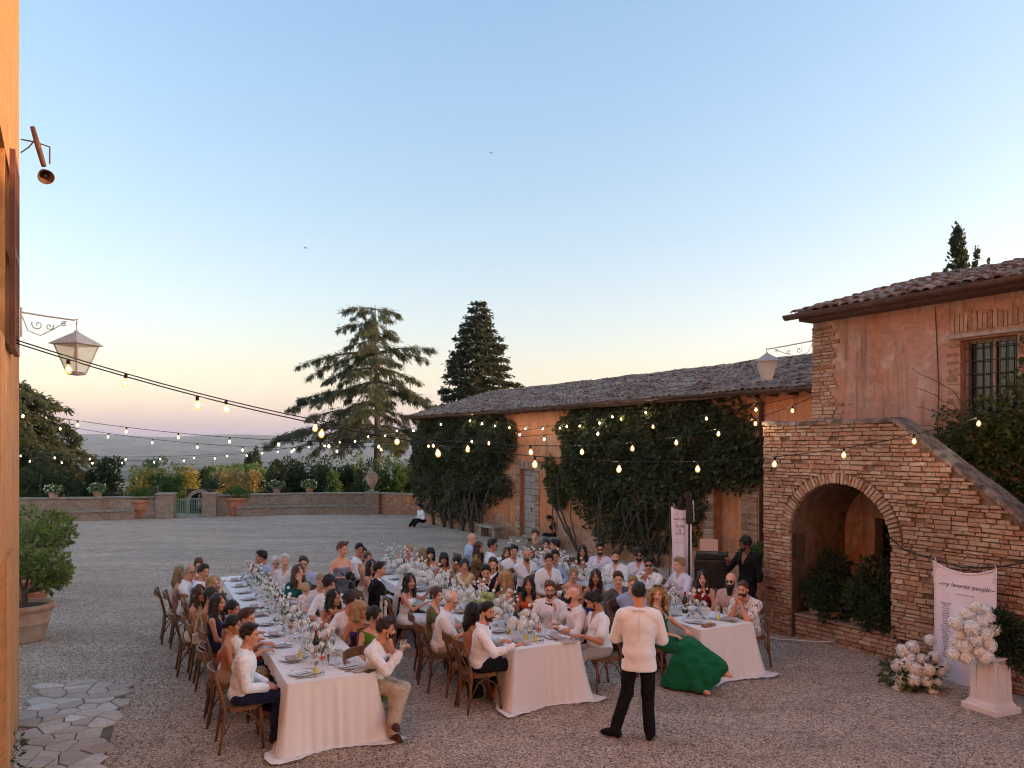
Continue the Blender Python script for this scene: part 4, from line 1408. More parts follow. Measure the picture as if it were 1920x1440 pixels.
def garden():
    def P(u, v, Y): p = at(u, v, Y); return (p.x, p.y)
    def col(u, v_top, Y, w, mat, label, seed, leaf=.16, name='garden_shrub', cat='shrub', n=2600, base_z=-.8, taper=.8):
        p = at(u, v_top, Y)
        H = p.z - base_z
        cs, rs = [], []
        k = 4
        for i in range(k):
            f = i / (k - 1)
            cs.append((0, 0, H * (.18 + .62 * f))); rs.append((w * (1 - (1 - taper) * f * f) * (1 - .25 * f), w * (1 - .25 * f), H * .24))
        return bush(name, label, cat, (p.x, Y, base_z), cs, rs, n, leaf, mat, seed, 2, .07)
    col(205, 852, 38.5, 1.05, L_DARK, 'dark clipped conical evergreen left of the yellow bushes', 31, n=4200)
    col(178, 872, 38.2, .8, L_DARK, 'dark evergreen shrub under the left cedar', 32, n=2400)
    col(120, 880, 37.5, 1.3, L_DARK, 'broad dark shrub behind the left garden wall', 33, n=3000)
    col(70, 870, 37, 1.4, L_DARK, 'dark shrub hidden beside the villa corner', 34, n=3000)
    col(515, 862, 40.0, .85, L_DARK, 'dark square topped evergreen right of the golden bushes', 35, n=3600, taper=.95)
    col(552, 866, 42.0, 1.1, L_DARK, 'dark evergreen shrub below the long cedar branch', 36, n=3000)
    col(600, 872, 43.0, 1.3, L_DARK, 'low dark shrub under the large cedar', 37, n=3200)
    col(645, 870, 42.0, 1.1, L_DARK, 'dark shrub left of the bright laurel', 38, n=3000)
    for i, (u, v, m_) in enumerate(((575, 858, L_DARK), (618, 855, L_DARK), (662, 856, L_GREEN), (690, 862, L_DARK), (535, 862, L_DARK))):
        col(u, v, 41.6 + .7 * (i % 3), 1.35, m_, '%s background shrub behind the wall, %s in the row' % ('green' if m_ is L_GREEN else 'dark', ('below the cedar', 'left of the cedar trunk', 'right of the cedar trunk', 'beside the laurel', 'beside the square hedge', 'beside the yellow bushes', 'by the left cedar')[i]), 140 + i, n=2600, base_z=-1.2, taper=.9)
    col(625, 888, 39.5, .7, L_GREEN, 'small mid green shrub in front of the cedar trunk', 39, n=1800)
    p = at(735, 842, 40.5)
    bush('laurel_bush', 'large bright green laurel beside the stone urn', 'shrub', (p.x, 40.5, -.8), [(-.5, 0, 1.2), (.5, 0, 1.3), (0, 0, 2.4), (-.9, .2, 2.0), (.8, .1, 2.2)], [(1.0, 1, 1.2), (1.0, 1, 1.3), (1.1, 1, 1.3), (.7, .7, .9), (.8, .7, 1.0)], 6500, .17, L_GREEN, 40, 3, .08)
    p = at(790, 870, 41.0)
    bush('laurel_bush', 'dark green laurel against the barn end', 'shrub', (p.x, 41.0, -.8), [(0, 0, 1.4), (.3, 0, 2.2)], [(1.1, 1, 1.4), (.8, .8, 1.2)], 3000, .17, L_DARK, 41, 3, .08)
    # bushes caught by the low sun beyond the gate, its yellow put into leaf colours
    for (u, v, Y, w, m, lab, sd, cat) in ((262, 872, 47, 1.3, L_YELLOW, 'bush tinted sunlit yellow left of the grotto', 50, 'shrub'), (300, 858, 48, 1.4, L_GREEN, 'sunlit green shrub standing tallest behind the gate', 51, 'shrub'), (345, 866, 47, 1.35, L_YELLOW, 'bright golden bush above the grotto niche', 52, 'shrub'), (322, 884, 44, 1.0, L_GREEN, 'round green shrub just behind the left gate pier', 53, 'shrub'),
                             (412, 880, 52, 1.5, L_OLIVE, 'pale golden olive bush right of the grotto', 54, 'shrub'), (445, 880, 53, 1.6, L_OLIVE, 'broad straw coloured olive bush in evening sun', 55, 'shrub'), (478, 884, 50, 1.1, L_OLIVE, 'rightmost straw coloured olive bush beside dark hedge', 56, 'shrub'), (382, 882, 49, .8, L_DARK, 'narrow dark shrub between gold bushes', 57, 'shrub')):
        col(u, v, Y, w, m, lab, sd, n=3000, leaf=.17, base_z=-1.0, taper=.9)
    # small agave like fan palm
    p = at(398, 905, 43)
    rng = np.random.default_rng(4)
    root = empty('fan_palm', (p.x, 43, .3), 0, 'small spiky fan palm behind the right gate pier', 'palm')
    th = rng.uniform(0, 6.28, 60); el = rng.uniform(.2, 1.4, 60)
    D = np.stack([np.cos(th) * np.cos(el), np.sin(th) * np.cos(el), np.sin(el)], -1)
    V, Q = leaf_quads(np.tile([[0, 0, .5]], (60, 1)), D, .9, rng, aspect=.1, jit=.1)
    link('frond', np_mesh('frond', V, Q, [L_DARK], smooth=False), None, root)
    MB().tube([(0, 0, -1), (0, 0, .5)], [.12, .09], 7).build('trunk', M_BARK, root)
    # far parasol pines and cypresses
    for (u, v, Y, w, lab, sd) in ((415, 866, 130, 5.0, 'far parasol pine left of the twin cypresses', 60), (455, 862, 125, 5.5, 'larger far parasol pine in front of the twin cypresses', 61)):
        p = at(u, v, Y)
        bz = float(terrain_h(p.x, Y))
        bush('parasol_pine', lab, 'tree', (p.x, Y, bz), [(0, 0, p.z - bz - 2.2), (-w * .4, 0, p.z - bz - 2.8), (w * .4, 0, p.z - bz - 2.8)], [(w * .7, w * .7, 1.8), (w * .5, w * .5, 1.3), (w * .5, w * .5, 1.3)], 2500, .5, L_GREEN, sd, 2, .2)
    for (u, v, Y, w, lab, sd) in ((467, 846, 150, 1.4, 'left one of the twin far cypresses', 62), (480, 842, 150, 1.5, 'right one of the twin far cypresses', 63)):
        p = at(u, v, Y)
        bz = float(terrain_h(p.x, Y)); H = p.z - bz
        bush('cypress_tree', lab, 'tree', (p.x, Y, bz), [(0, 0, H * f) for f in (.2, .4, .6, .78)], [(w, w, H * .22), (w, w, H * .22), (w * .85, w * .85, H * .22), (w * .5, w * .5, H * .24)], 2200, .5, L_CYP, sd, 1, .2, up=1.5)
    # cypresses behind the corner house
    for (u, v, Y, w, lab, sd, n) in ((1795, 424, 27, .85, 'tall cypress tip behind the corner house roof', 64, 6000), (1831, 470, 28, .40, 'slender small cypress tip right of the tall one', 65, 1400), (1853, 482, 28, .28, 'thin leafy sprig at the right of the cypresses', 66, 500), (1762, 512, 27, .45, 'leafy bush top left of the tall cypress', 67, 900)):
        p = at(u, v, Y)
        H = p.z
        cs = [(0, 0, H - .5), (0, 0, H - 1.4), (0, 0, H - 2.6), (.05, 0, H - 4.2), (0, 0, H - 6.5)]
        rs = [(w * .26, w * .26, .7), (w * .5, w * .5, 1.0), (w * .78, w * .78, 1.3), (w, w, 1.7), (w * 1.1, w * 1.1, 2.4)]
        bush('cypress_tree', lab, 'tree', (p.x, Y, 0), cs, rs, n, .15, L_CYP, sd, 0, .12, up=1.6)
    # the woods further down the slope: one mass
    rng = np.random.default_rng(77)
    n = 620
    Yw = rng.uniform(230, 1000, n); Xw = Yw * rng.uniform(-.75, .12, n)
    cs, rs = [], []
    for x, y in zip(Xw, Yw):
        z = float(terrain_h(x, y)); h = rng.uniform(3.0, 6.5)
        cs.append((x, y, z + h * .45)); rs.append((h * .6, h * .6, h * .5))
    Pp, D = blob_points(rng, 26000, cs, rs, .75)
    o = leaf_object('far_woodland', Pp, D, 2.2, leaf_mat('wood', (0.016, 0.026, 0.010), (0.07, 0.075, 0.025), .1, (0.12, .10, .04), .95), None, rng, aspect=.9)
    tag(o, 'far wooded slope below the garden', 'woodland', kind='stuff')
garden()

# ------------------------------------------------------------------ climbers
def climber(name, label, frame_loc, frame_rz, blobs, n, leaf, mat, seed, stems, w_face, thick, group=None):
    """blobs: list of (s, z, rs, rz, weight) on a wall plane at w_face, leaves stand out by up to thick"""
    rng = np.random.default_rng(seed)
    root = empty(name, frame_loc, frame_rz, label, 'climber', group)
    wts = np.array([b[4] * b[2] * b[3] for b in blobs]); wts /= wts.sum()
    k = rng.choice(len(blobs), n, p=wts)
    B = np.array([b[:4] for b in blobs])[k]
    r = np.sqrt(rng.uniform(0, 1, n)) * (1 + .10 * rng.normal(0, 1, n)); th = rng.uniform(0, 6.283, n)
    s = B[:, 0] + B[:, 2] * r * np.cos(th); z = B[:, 1] + B[:, 3] * r * np.sin(th)
    lump = .5 + .5 * np.sin(s * 3.1 + 1.7 * np.sin(z * 2.3)) * np.sin(z * 3.7 + 1.3 * np.sin(s * 1.9))
    w = w_face - .03 - thick * (.25 + .75 * lump) * rng.uniform(0.05, 1, n) * np.clip(1.25 - r, .15, 1)
    P = np.stack([s, w, z], -1)
    D = np.stack([rng.normal(0, .6, n), np.full(n, -.7), np.full(n, -.5)], -1)
    leaf_object('foliage', P[z > .05], D[z > .05], leaf, mat, root, rng, aspect=.75)
    m = MB()
    for st in stems:
        pts = [Vector(p) for p in st[:-1]]
        fine = []
        for a, b in zip(pts, pts[1:]):
            for q in range(4): fine.append(a.lerp(b, q / 4) + Vector(rng.normal(0, .018, 3)))
        fine.append(pts[-1])
        m.tube(fine, [st[-1] * (1 - .6 * i / len(fine)) for i in range(len(fine))], 5)
    if stems: m.build('stem', pmat('vine_wood', (0.05, 0.036, 0.028), (0.10, 0.075, 0.06), 8, 0.95, 0.6, 20), root)
    return root

def vines():
    rng = np.random.default_rng(12)
    st = []
    for s in (-6.6, -5.7, -5.0, -4.1, -3.3, -2.6):
        x = s
        for q in range(3):
            t = rng.uniform(-.9, .9)
            st.append([(x, -.35, 0), (x + t * .25, -.45, .6), (x + t * .7, -.4, 1.3), (x + t * 1.3, -.3, 2.3), rng.uniform(.035, .075)])
    climber('climbing_vine', 'dark overgrown climber with bare trunks at the far barn end', BF, BRZ,
            [(-7.6, 3.2, 1.5, 1.35, 1.0), (-5.6, 3.3, 1.9, 1.25, 1.2), (-3.4, 3.3, 1.9, 1.25, 1.2), (-1.9, 3.5, 1.2, 1.0, .9), (-6.5, 1.9, 1.7, .9, .75), (-4.2, 1.8, 1.9, .9, .65), (-2.3, 2.0, 1.0, .8, .6), (-1.25, 1.9, .5, .45, .6), (-1.2, 3.9, .6, .4, .6), (-8.5, 2.2, .6, 1.3, .6), (-5.0, 1.0, 2.2, .7, .4), (-7.6, 1.2, .9, .8, .5)],
            23000, .135, L_VINE, 1, st, 0.0, .95)
    st = []
    for s in (3.1, 4.2, 5.0, 5.9, 6.6):
        for q in range(4):
            t = rng.uniform(-1, 1)
            st.append([(s, -.15, 0), (s + t * .5, -.3, .7), (s + t * 1.1, -.35, 1.4), (s + t * 1.6, -.2, 2.4), rng.uniform(.02, .045)])
    climber('climbing_vine', 'broad dark climber covering the middle of the barn wall', BF, BRZ,
            [(3.2, 3.6, 1.1, .95, 1), (4.6, 3.5, 1.5, 1.1, 1.1), (6.3, 3.4, 1.6, 1.2, 1.1), (7.9, 3.4, 1.5, 1.15, 1.1), (9.2, 3.2, 1.1, .95, 1), (9.75, 3.0, .5, .6, .9), (4.3, 2.3, 1.3, .9, .9), (5.8, 2.0, 1.4, 1.0, .9), (7.2, 2.1, 1.2, 1.0, .8), (3.0, 2.6, .8, .8, .8), (4.6, 1.2, 1.2, .7, .5), (6.0, .95, 1.3, .7, .5), (7.6, 1.3, .6, .7, .5), (3.3, 1.7, .6, .6, .4), (2.3, 3.9, .4, .4, .5), (8.0, 4.3, 1.8, .25, .6), (4.5, 4.3, 1.8, .25, .5)],
            25000, .125, L_VINE, 2, st, 0.0, .55)
    climber('leafy_shrub', 'fresh green leafy shrub climbing right of the barn door', BF, BRZ,
            [(1.7, 2.2, .45, .55, 1), (1.95, 1.75, .5, .45, 1), (1.5, 2.7, .25, .35, .8), (2.5, 2.3, .4, .6, .6), (2.4, 3.2, .3, .6, .3)], 1700, .12, L_VINE2, 3, [[(1.7, -.1, 0), (1.7, -.15, .8), (1.75, -.2, 2.2), .03]], 0.0, .45)
    st = [[(17.2, HW - .05, 0), (17.0, HW - .1, 1.8), (16.4, HW - .1, 3.0), (15.6, HW - .1, 3.7), .04]]
    for q in range(5):
        st.append([(16.0, HW - .08, 3.2), (15.4, HW - .15, 3.4 + q * .22), (14.9 - .04 * q, HW - .2, 3.35 + q * .33), .010])
    climber('climbing_vine', 'green creeper spilling below the barred house window', BF, BRZ,
            [(15.9, 3.45, .75, .42, 1.1), (16.6, 3.4, .8, .45, 1.1), (17.4, 3.3, .8, .55, 1), (15.3, 3.15, .35, .45, .6), (15.25, 3.7, .25, .35, .35), (16.1, 3.0, .6, .35, .6), (16.5, 4.2, .22, .6, .5), (16.7, 5.0, .35, .25, .45), (15.9, 3.9, .45, .28, .55), (16.2, 4.2, .18, .3, .4), (15.1, 2.75, .3, .3, .3), (17.0, 2.8, .9, .4, .6)],
            6000, .085, L_VINE2, 4, st, HW, .38)
vines()

# ------------------------------------------------------------------ potted plants
def pot_profile(r, h):
    return [(r * .62, 0), (r * .68, .03 * h), (r * .80, h * .45), (r * .86, h * .5), (r * .84, h * .54), (r * .92, h * .82), (r * 1.0, h * .85), (r * 1.04, h * .92), (r * 1.0, h), (r * .90, h), (r * .86, h * .88), (0.02, h * .86)]

def big_pot(name, label, cat, loc, r, h, mat, group=None):
    root = empty(name, loc, 0, label, cat, group)
    auto_smooth(MB().lathe(pot_profile(r, h), 28).build('pot', mat, root), 40)
    MB().lathe([(r * .87, h * .9), (.01, h * .93)], 20, caps=False).build('soil', M_SOIL, root)
    return root

def potted():
    # lemon trees in terracotta pots along the villa
    specs = [((-8.40, 12.85), .46, .64, M_TERRAOLD, 'nearest terracotta pot with a sparse lemon tree by the villa', 70, 1.0),
             ((-10.1, 15.6), .44, .62, M_TERRA, 'second terracotta pot with a bushy lemon tree', 71, 1.1),
             ((-11.9, 18.6), .44, .62, M_TERRA, 'third terracotta pot with a full lemon tree by the court edge', 72, 1.2)]
    for (xy, r, h, mt, lab, sd, f) in specs:
        root = big_pot('potted_lemon_tree', lab, 'potted tree', (*xy, 0), r, h, mt, 'lemon trees in pots')
        rng = np.random.default_rng(sd)
        m = MB()
        cs, rs = [], []
        for i in range(7):
            a = rng.uniform(0, 6.28); el = rng.uniform(.25, .9)
            L = rng.uniform(.5, .85) * f
            e = np.array([math.cos(a) * L * .8, math.sin(a) * L * .8, h + .25 + L * el])
            m.tube([(0.02, 0, h * .85), (.03 * math.cos(a), .03 * math.sin(a), h + .18), tuple(e * .6 + np.array([0, 0, h * .35])), tuple(e)], [.04, .034, .02, .008], 5)
            cs.append(e); rs.append((.27 * f, .27 * f, .2 * f))
        cs.append(np.array([0, 0, h + .75 * f])); rs.append((.36 * f, .36 * f, .30 * f))
        m.build('trunk', M_BARK, root)
        P, D = blob_points(rng, int(1500 * f), cs, rs, .3)
        leaf_object('foliage', P, D, .115, L_LEMON, root, rng, aspect=.5)
    for (u, v, lab, sd) in ((273, 970, 'large terracotta pot with clipped shrub left of the gate', 80), (447, 965, 'large terracotta pot with clipped shrub right of the gate', 81)):
        p = ground_at(u, v); p.y -= .35
        root = big_pot('planted_pot', lab, 'potted shrub', p, .52, .86, M_TERRA, 'big pots flanking the gate')
        rng = np.random.default_rng(sd)
        P, D = blob_points(rng, 2200, [(0, 0, 1.0), (-.3, 0, .95), (.3, 0, .98), (0, 0, 1.2)], [(.5, .5, .28), (.34, .34, .22), (.36, .34, .24), (.4, .4, .2)], .5)
        leaf_object('foliage', P, D, .10, L_GREEN, root, rng, aspect=.4)
    # flower tubs along the wall top
    for (u, Y, lab, sd) in ((100, 33.4, 'small flowering tub on the wall nearest the villa', 83), (183, 34.2, 'small flowering tub on the left garden wall', 84), (519, 37.3, 'small flowering tub on the curved wall under dark hedge', 85), (580, 37.5, 'small flowering tub in the middle of the curved wall', 86)):
        p = at(u, 930, Y)
        root = big_pot('flower_tub', lab, 'flower tub', (p.x, Y, 1.0), .22, .28, M_TERRAOLD, 'tubs on the garden wall')
        rng = np.random.default_rng(sd)
        P, D = blob_points(rng, 500, [(0, 0, .38)], [(.38, .3, .2)], .4)
        leaf_object('foliage', P, D, .09, L_GREEN, root, rng)
        P, D = blob_points(rng, 60, [(0, 0, .42)], [(.4, .32, .22)], .85)
        leaf_object('blossom', P, D, .07, pmat('pale_blossom', (.75, .68, .62)), root, rng, aspect=.9)
    # dark bushes in pots inside the arch
    for (s, lab, sd) in ((13.75, 'dark leafy bush in a pot at the left of the arch', 90), (14.5, 'tall dark bush in a pot in the middle of the arch', 91), (14.95, 'dark trailing bush in a pot at the right of the arch', 92)):
        p = bw(s, -2.85)
        root = big_pot('potted_bush', lab, 'potted bush', p, .30, .50, M_TERRAOLD, 'pots under the arch')
        rng = np.random.default_rng(sd)
        P, D = blob_points(rng, 2100, [(0, 0, .95), (-.2, -.2, .8), (.25, -.15, .85), (0, -.45, .55), (.1, 0, 1.25)], [(.38, .34, .34), (.3, .3, .3), (.3, .3, .3), (.36, .18, .28), (.25, .25, .28)], .3)
        leaf_object('foliage', P, D, .095, L_DARK, root, rng, aspect=.4)
    # rusty tall pot with leafy plant beside the stair, behind the man in black
    p = bw(11.9, -2.1)
    root = big_pot('planted_pot', 'tall rust red pot with leafy plant beside the stair', 'potted plant', p, .42, .95, M_TERRA)
    rng = np.random.default_rng(95)
    P, D = blob_points(rng, 900, [(0, 0, 1.15), (-.3, 0, 1.1), (.25, 0, 1.2)], [(.4, .4, .22), (.3, .3, .2), (.3, .3, .22)], .4)
    leaf_object('foliage', P, D, .11, L_VINE2, root, rng)
    # little weedy plant at the bottom left by the villa foot
    root = empty('wall_plant', (-4.62, 6.35, 0), 0, 'dark straggling plant at the villa foot, bottom left', 'plant')
    rng = np.random.default_rng(96)
    P, D = blob_points(rng, 420, [(0, 0, .28), (.2, .35, .22), (-.2, .5, .45), (-.3, .9, .35)], [(.28, .28, .22), (.25, .25, .16), (.2, .2, .22), (.15, .2, .2)], .3)
    leaf_object('foliage', P, D, .065, L_DARK, root, rng, aspect=.5)
    m = MB()
    for i in range(12):
        a = rng.uniform(0, 6.28); L = rng.uniform(.25, .5)
        m.tube([(0, .2, 0), (math.cos(a) * L * .5, .2 + math.sin(a) * L * .6, L * .7), (math.cos(a) * L, .2 + math.sin(a) * L * 1.4, L)], [.008, .006, .003], 4)
    m.build('stem', M_BARK, root)
potted()

# ================================================================== long tables
TA = Vector((-0.447, 0.894, 0)).normalized()      # along the tables, away from the camera
TP = Vector((0.894, 0.447, 0)).normalized()       # across, to the right
TRZ = math.atan2(TP.y, TP.x)                      # local x across, local y along
TABLES = {'L': (Vector((-2.43, 8.11, 0)), 7.4, 'left'), 'M': (Vector((0.03, 9.47, 0)), 7.2, 'middle'), 'R': (Vector((2.66, 10.50, 0)), 7.4, 'right')}
TW, TH = 0.96, 0.76

def cloth_material():
    t = NT('linen_cloth')
    co = t.coord('Object')
    col = t.mix((0.89, 0.81, 0.785), (0.84, 0.755, 0.73), t.noise(co, 2.2, 4))
    wv = t.n('TexWave', Vector=t.n('Mapping', Vector=co, Scale=(1, 1, 1)).outputs[0], Scale=160.0, Distortion=2.0)
    h = t.math('ADD', t.math('MULTIPLY', wv.outputs['Fac'], .15), t.noise(co, 9, 4))
    return t.done(t.bsdf(col, 0.9, **{'Specular IOR Level': 0.12, 'Sheen Weight': 0.2, 'Normal': t.bump(h, 0.25, 0.01)}))
M_CLOTH = cloth_material()
M_WOODCHAIR = pmat('chair_wood', (0.235, 0.105, 0.045), (0.135, 0.058, 0.028), 3, 0.45, 0.15, 24, stretch=(5, 5, 1), island=0.08)

def table_cloth(key):
    org, L, nm = TABLES[key]
    rng = np.random.default_rng(ord(key))
    root = empty('long_table', org, TRZ, 'long trestle table under pale linen, %s of the three rows' % nm, 'table', 'long dinner tables')
    MB().box((TW / 2, L / 2, TH - .02), (TW - .03, L - .03, .03)).build('tabletop', M_WOODDARK, root)
    for y in np.linspace(.5, L - .5, 4):
        for x in (.12, TW - .12):
            MB().box((x, y, (TH - .035) / 2), (.06, .06, TH - .035)).build('leg', M_WOODDARK, root)
    # the cloth: rings of the perimeter going outwards and down, gathered folds towards the corners
    o = .012
    x0, x1, y0, y1 = -o, TW + o, -o, L + o
    per = []
    def add(a, b, n, side):
        for i in range(n):
            t = i / n; per.append((a[0] + (b[0] - a[0]) * t, a[1] + (b[1] - a[1]) * t, side, t))
    add((x0, y0), (x1, y0), 40, 'front'); add((x1, y0), (x1, y1), 150, 'right'); add((x1, y1), (x0, y1), 16, 'back'); add((x0, y1), (x0, y0), 150, 'left')
    n = len(per)
    full_l, full_r = {'L': (.34, .30), 'M': (.42, .30), 'R': (.62, .30)}[key]
    drops, outs = [], []
    ph = rng.uniform(0, 6.28, 4)
    for (x, y, sd, t) in per:
        if sd == 'front':
            nrm = np.array([0, -1.0]); dist = min(x - x0, x1 - x); d = TH - .004
            if dist < .10:
                nrm += (1 - dist / .10) * np.array([-.8 if x < TW / 2 else .8, 0]); nrm /= np.linalg.norm(nrm)
            fl = .075 + .10 * math.exp(-dist / .12) + .010 * math.sin(x * 13 + ph[0])
        elif sd in ('right', 'left'):
            nrm = np.array([1.0 if sd == 'right' else -1.0, 0])
            f = full_r if sd == 'right' else full_l
            k = np.clip((y - f) / .22, 0, 1); k = k * k * (3 - 2 * k)
            d = (TH - .004) * (1 - k) + .15 * k
            dist = y - y0
            if dist < .10:
                nrm += np.array([0, -.8]) * (1 - dist / .10); nrm /= np.linalg.norm(nrm)
            fl = (.06 + .13 * math.exp(-dist / .12)) * (1 - k) + .012 * k + .008 * math.sin(y * 14 + ph[1])
        else:
            nrm = np.array([0, 1.0]); d = .7; fl = .05 + .02 * math.sin(x * 14)
        drops.append(d); outs.append(nrm * fl)
    drops, outs = np.array(drops), np.array(outs)
    XY = np.array([(a, b) for a, b, _, _ in per])
    rows = []
    frontm = np.array([1.0 if p[2] == 'front' and .12 < p[0] < TW - .12 else 0.0 for p in per])
    prof = [0, .02, .06, .15, .3, .45, .6, .75, .88, .96, 1.0]
    for q, f in enumerate(prof):
        z = TH - drops * f + .0
        fold = (.016 - .011 * frontm) * f * np.sin(np.arange(n) * .55 + ph[2] + 1.5 * f) * (np.linalg.norm(outs, axis=1) > .03) + .009 * f * np.sin(np.arange(n) * 1.3 + ph[3])
        un = outs / (np.linalg.norm(outs, axis=1, keepdims=True) + 1e-9)
        xy = XY + outs * (f ** 1.25) + un * fold[:, None]
        if q == 0: z = z * 0 + TH + .003
        rows.append(np.column_stack([xy, np.maximum(z, .006)]))
    # hem lying on the gravel where the cloth reaches it
    un = outs / (np.linalg.norm(outs, axis=1, keepdims=True) + 1e-9)
    low = (drops > .70)
    sides = [p[2] for p in per]
    cor = np.array([math.exp(-min(math.hypot(a - x0, b - y0), math.hypot(a - x1, b - y0)) / .16) if s != 'back' else 0 for a, b, s, _ in per])
    for k, (e, zz) in enumerate(((.05, .012), (.10, .020), (.17, .012))):
        add_ = un * (e * (.06 + .95 * cor) * low)[:, None] + un * (.02 * cor * np.sin(np.arange(n) * 1.9 + k))[:, None]
        r = rows[10].copy(); r[:, :2] += add_
        r[:, 2] = np.where(low, zz + .018 * cor * (1 + np.sin(np.arange(n) * 1.7 + k * 1.3)), r[:, 2] - .002 * k)
        rows.append(r)
    V = np.vstack(rows)
    Q = []
    m = len(rows)
    for a in range(m - 1):
        for i in range(n):
            j = (i + 1) % n
            Q.append((a * n + i, (a + 1) * n + i, (a + 1) * n + j, a * n + j))
    # top sheet as strips between the left and right long edges
    tl = [i for i, p in enumerate(per) if p[2] == 'left']; trt = [i for i, p in enumerate(per) if p[2] == 'right']
    tl = tl[::-1]
    top = []
    ny, nx = 90, 8
    base = len(V)
    G = []
    for a in range(ny + 1):
        for b in range(nx + 1):
            x = x0 + (x1 - x0) * b / nx; y = y0 + (y1 - y0) * a / ny
            G.append((x, y, TH + .003 + (.002 * math.sin(x * 9 + y * 3.1) if 0 < a < ny and 0 < b < nx else 0)))
    V = np.vstack([V, G])
    for a in range(ny):
        for b in range(nx):
            i = base + a * (nx + 1) + b
            Q.append((i, i + 1, i + nx + 2, i + nx + 1))
    # ironed fold lines on the hanging front
    fr = V[:, 1] < y0 + .02
    for cx, am in ((TW * .30, .010), (TW * .56, .018), (TW * .84, .010)):
        V[:, 1] -= np.where((V[:, 2] < TH - .05) & (V[:, 1] < y0 + .001), am * np.exp(-((V[:, 0] - cx) / .018) ** 2), 0)
    V[:, 1] -= np.where((V[:, 1] < y0 + .001), .010 * np.exp(-((V[:, 2] - .58) / .016) ** 2), 0)
    me = np_mesh('tablecloth', V, np.array(Q), [M_CLOTH])
    c = link('tablecloth', me, None, None, org, (0, 0, TRZ))
    tag(c, 'pale pink linen tablecloth reaching the gravel on the %s table' % nm, 'tablecloth', 'long linen tablecloths')
for _k in TABLES: table_cloth(_k)

def tpos(key, x, y, z=TH + .006):
    org = TABLES[key][0]
    p = org + TP * x + TA * y
    return Vector((p.x, p.y, z))

# ================================================================== cross back chair (origin on the ground under the seat, front towards +y)
def make_chair():
    root = empty('cross_back_chair', (0, 0, 0))
    root['category'] = 'chair'
    st = MB()
    out = []
    for i in range(20):
        a = 2 * math.pi * i / 20
        x, y = math.cos(a), math.sin(a)
        sx = .215 * (1.0 + .06 * y); p = 3.2
        k = (abs(x) ** p + abs(y) ** p) ** (-1 / p)
        out.append((x * k * sx, y * k * .21))
    st.prism([(a * .96, b * .96) for a, b in out], .475, .485).prism(out, .445, .475)
    st.build('seat', M_WOODCHAIR, root)
    for sx in (-1, 1):
        MB().tube([(sx * .185, .185, .45), (sx * .195, .20, .22), (sx * .205, .215, 0)], [.019, .018, .014], 6).build('front_leg', M_WOODCHAIR, root, True)
        MB().tube([(sx * .20, -.245, 0), (sx * .195, -.205, .25), (sx * .19, -.185, .46), (sx * .195, -.215, .62), (sx * .205, -.26, .78), (sx * .20, -.285, .875)], [.015, .018, .019, .018, .017, .015], 6).build('back_post', M_WOODCHAIR, root, True)
        # cross of the back
        MB().tube([(sx * .18, -.195, .50), (sx * .09, -.225, .60), (0, -.245, .68 + .006 * sx), (sx * -.10, -.255, .755), (sx * -.185, -.268, .82)], .011, 5, flat=.6).build('cross_bar', M_WOODCHAIR, root, True)
        # bent braces under the seat
        for sy, yy in ((1, .19), (-1, -.195)):
            MB().tube([(sx * .19, yy, .20), (sx * .17, yy, .32), (sx * .12, yy, .40), (sx * .04, yy * .95, .435)], .009, 5).build('brace', M_WOODCHAIR, root, True)
        MB().tube([(sx * .195, .19, .20), (sx * .19, .12, .36), (sx * .185, .0, .425), (sx * .185, -.10, .37), (sx * .192, -.20, .20)], .009, 5).build('side_brace', M_WOODCHAIR, root, True)
    tr = MB()
    vs, fs = [], []
    for i in range(9):
        t = -1 + i / 4
        x = .215 * t; y = -.285 - .055 * (1 - t * t)
        for dy, z in ((-.012, .815), (-.016, .915), (.010, .915), (.012, .815)):
            vs.append((x, y + dy, z + (.012 * (1 - t * t) if z > .9 else 0)))
    for i in range(8):
        for k in range(4):
            a, b = i * 4 + k, i * 4 + (k + 1) % 4
            fs.append((a, b, b + 4, a + 4))
    fs += [(3, 2, 1, 0), tuple(32 + k for k in range(4))]
    auto_smooth(tr.add(vs, fs).build('top_rail', M_WOODCHAIR, root), 50)
    return root
CHAIR0 = make_chair()
CHAIR_USED = [False]
def place_chair(x, y, rz, label):
    o = CHAIR0 if not CHAIR_USED[0] else copy_tree(CHAIR0)
    CHAIR_USED[0] = True
    o.location = (x, y, 0); o.rotation_euler = (0, 0, rz)
    o['label'] = label; o['category'] = 'chair'; o['group'] = 'cross back chairs at the tables'
    return o

# ================================================================== tableware
M_CHINA = pmat('white_china', (0.80, 0.74, 0.72), None, rough=0.25, spec=0.5)
M_GLASS = glass_mat('clear_glass')
M_STEEL = pmat('cutlery_steel', (0.32, 0.28, 0.27), None, rough=0.25, metallic=0.9)
M_PAPER = pmat('menu_paper', (0.80, 0.76, 0.76), None, rough=0.9)
M_INK = pmat('menu_ink', (0.05, 0.045, 0.05))
M_NAPKIN = pmat('napkin_linen', (0.55, 0.42, 0.38), (0.45, 0.33, 0.30), 8, 0.95)
M_BOTTLE = pmat('bottle_glass', (0.010, 0.016, 0.010), None, rough=0.08, spec=0.6)
M_WINE = pmat('red_wine', (0.06, 0.004, 0.006), None, rough=0.1)
M_SPRITZ = pmat('orange_spritz', (0.75, 0.10, 0.012), (0.60, 0.03, 0.01), 20, 0.2)
M_LEMONADE = pmat('yellow_drink', (0.75, 0.58, 0.05), None, rough=0.2)
M_PETAL = pmat('white_petals', (0.95, 0.92, 0.88), (0.90, 0.86, 0.79), 9, 0.8, island=0.08)
M_PETALG = pmat('green_petals', (0.50, 0.55, 0.20), (0.62, 0.62, 0.30), 9, 0.8, island=0.15)
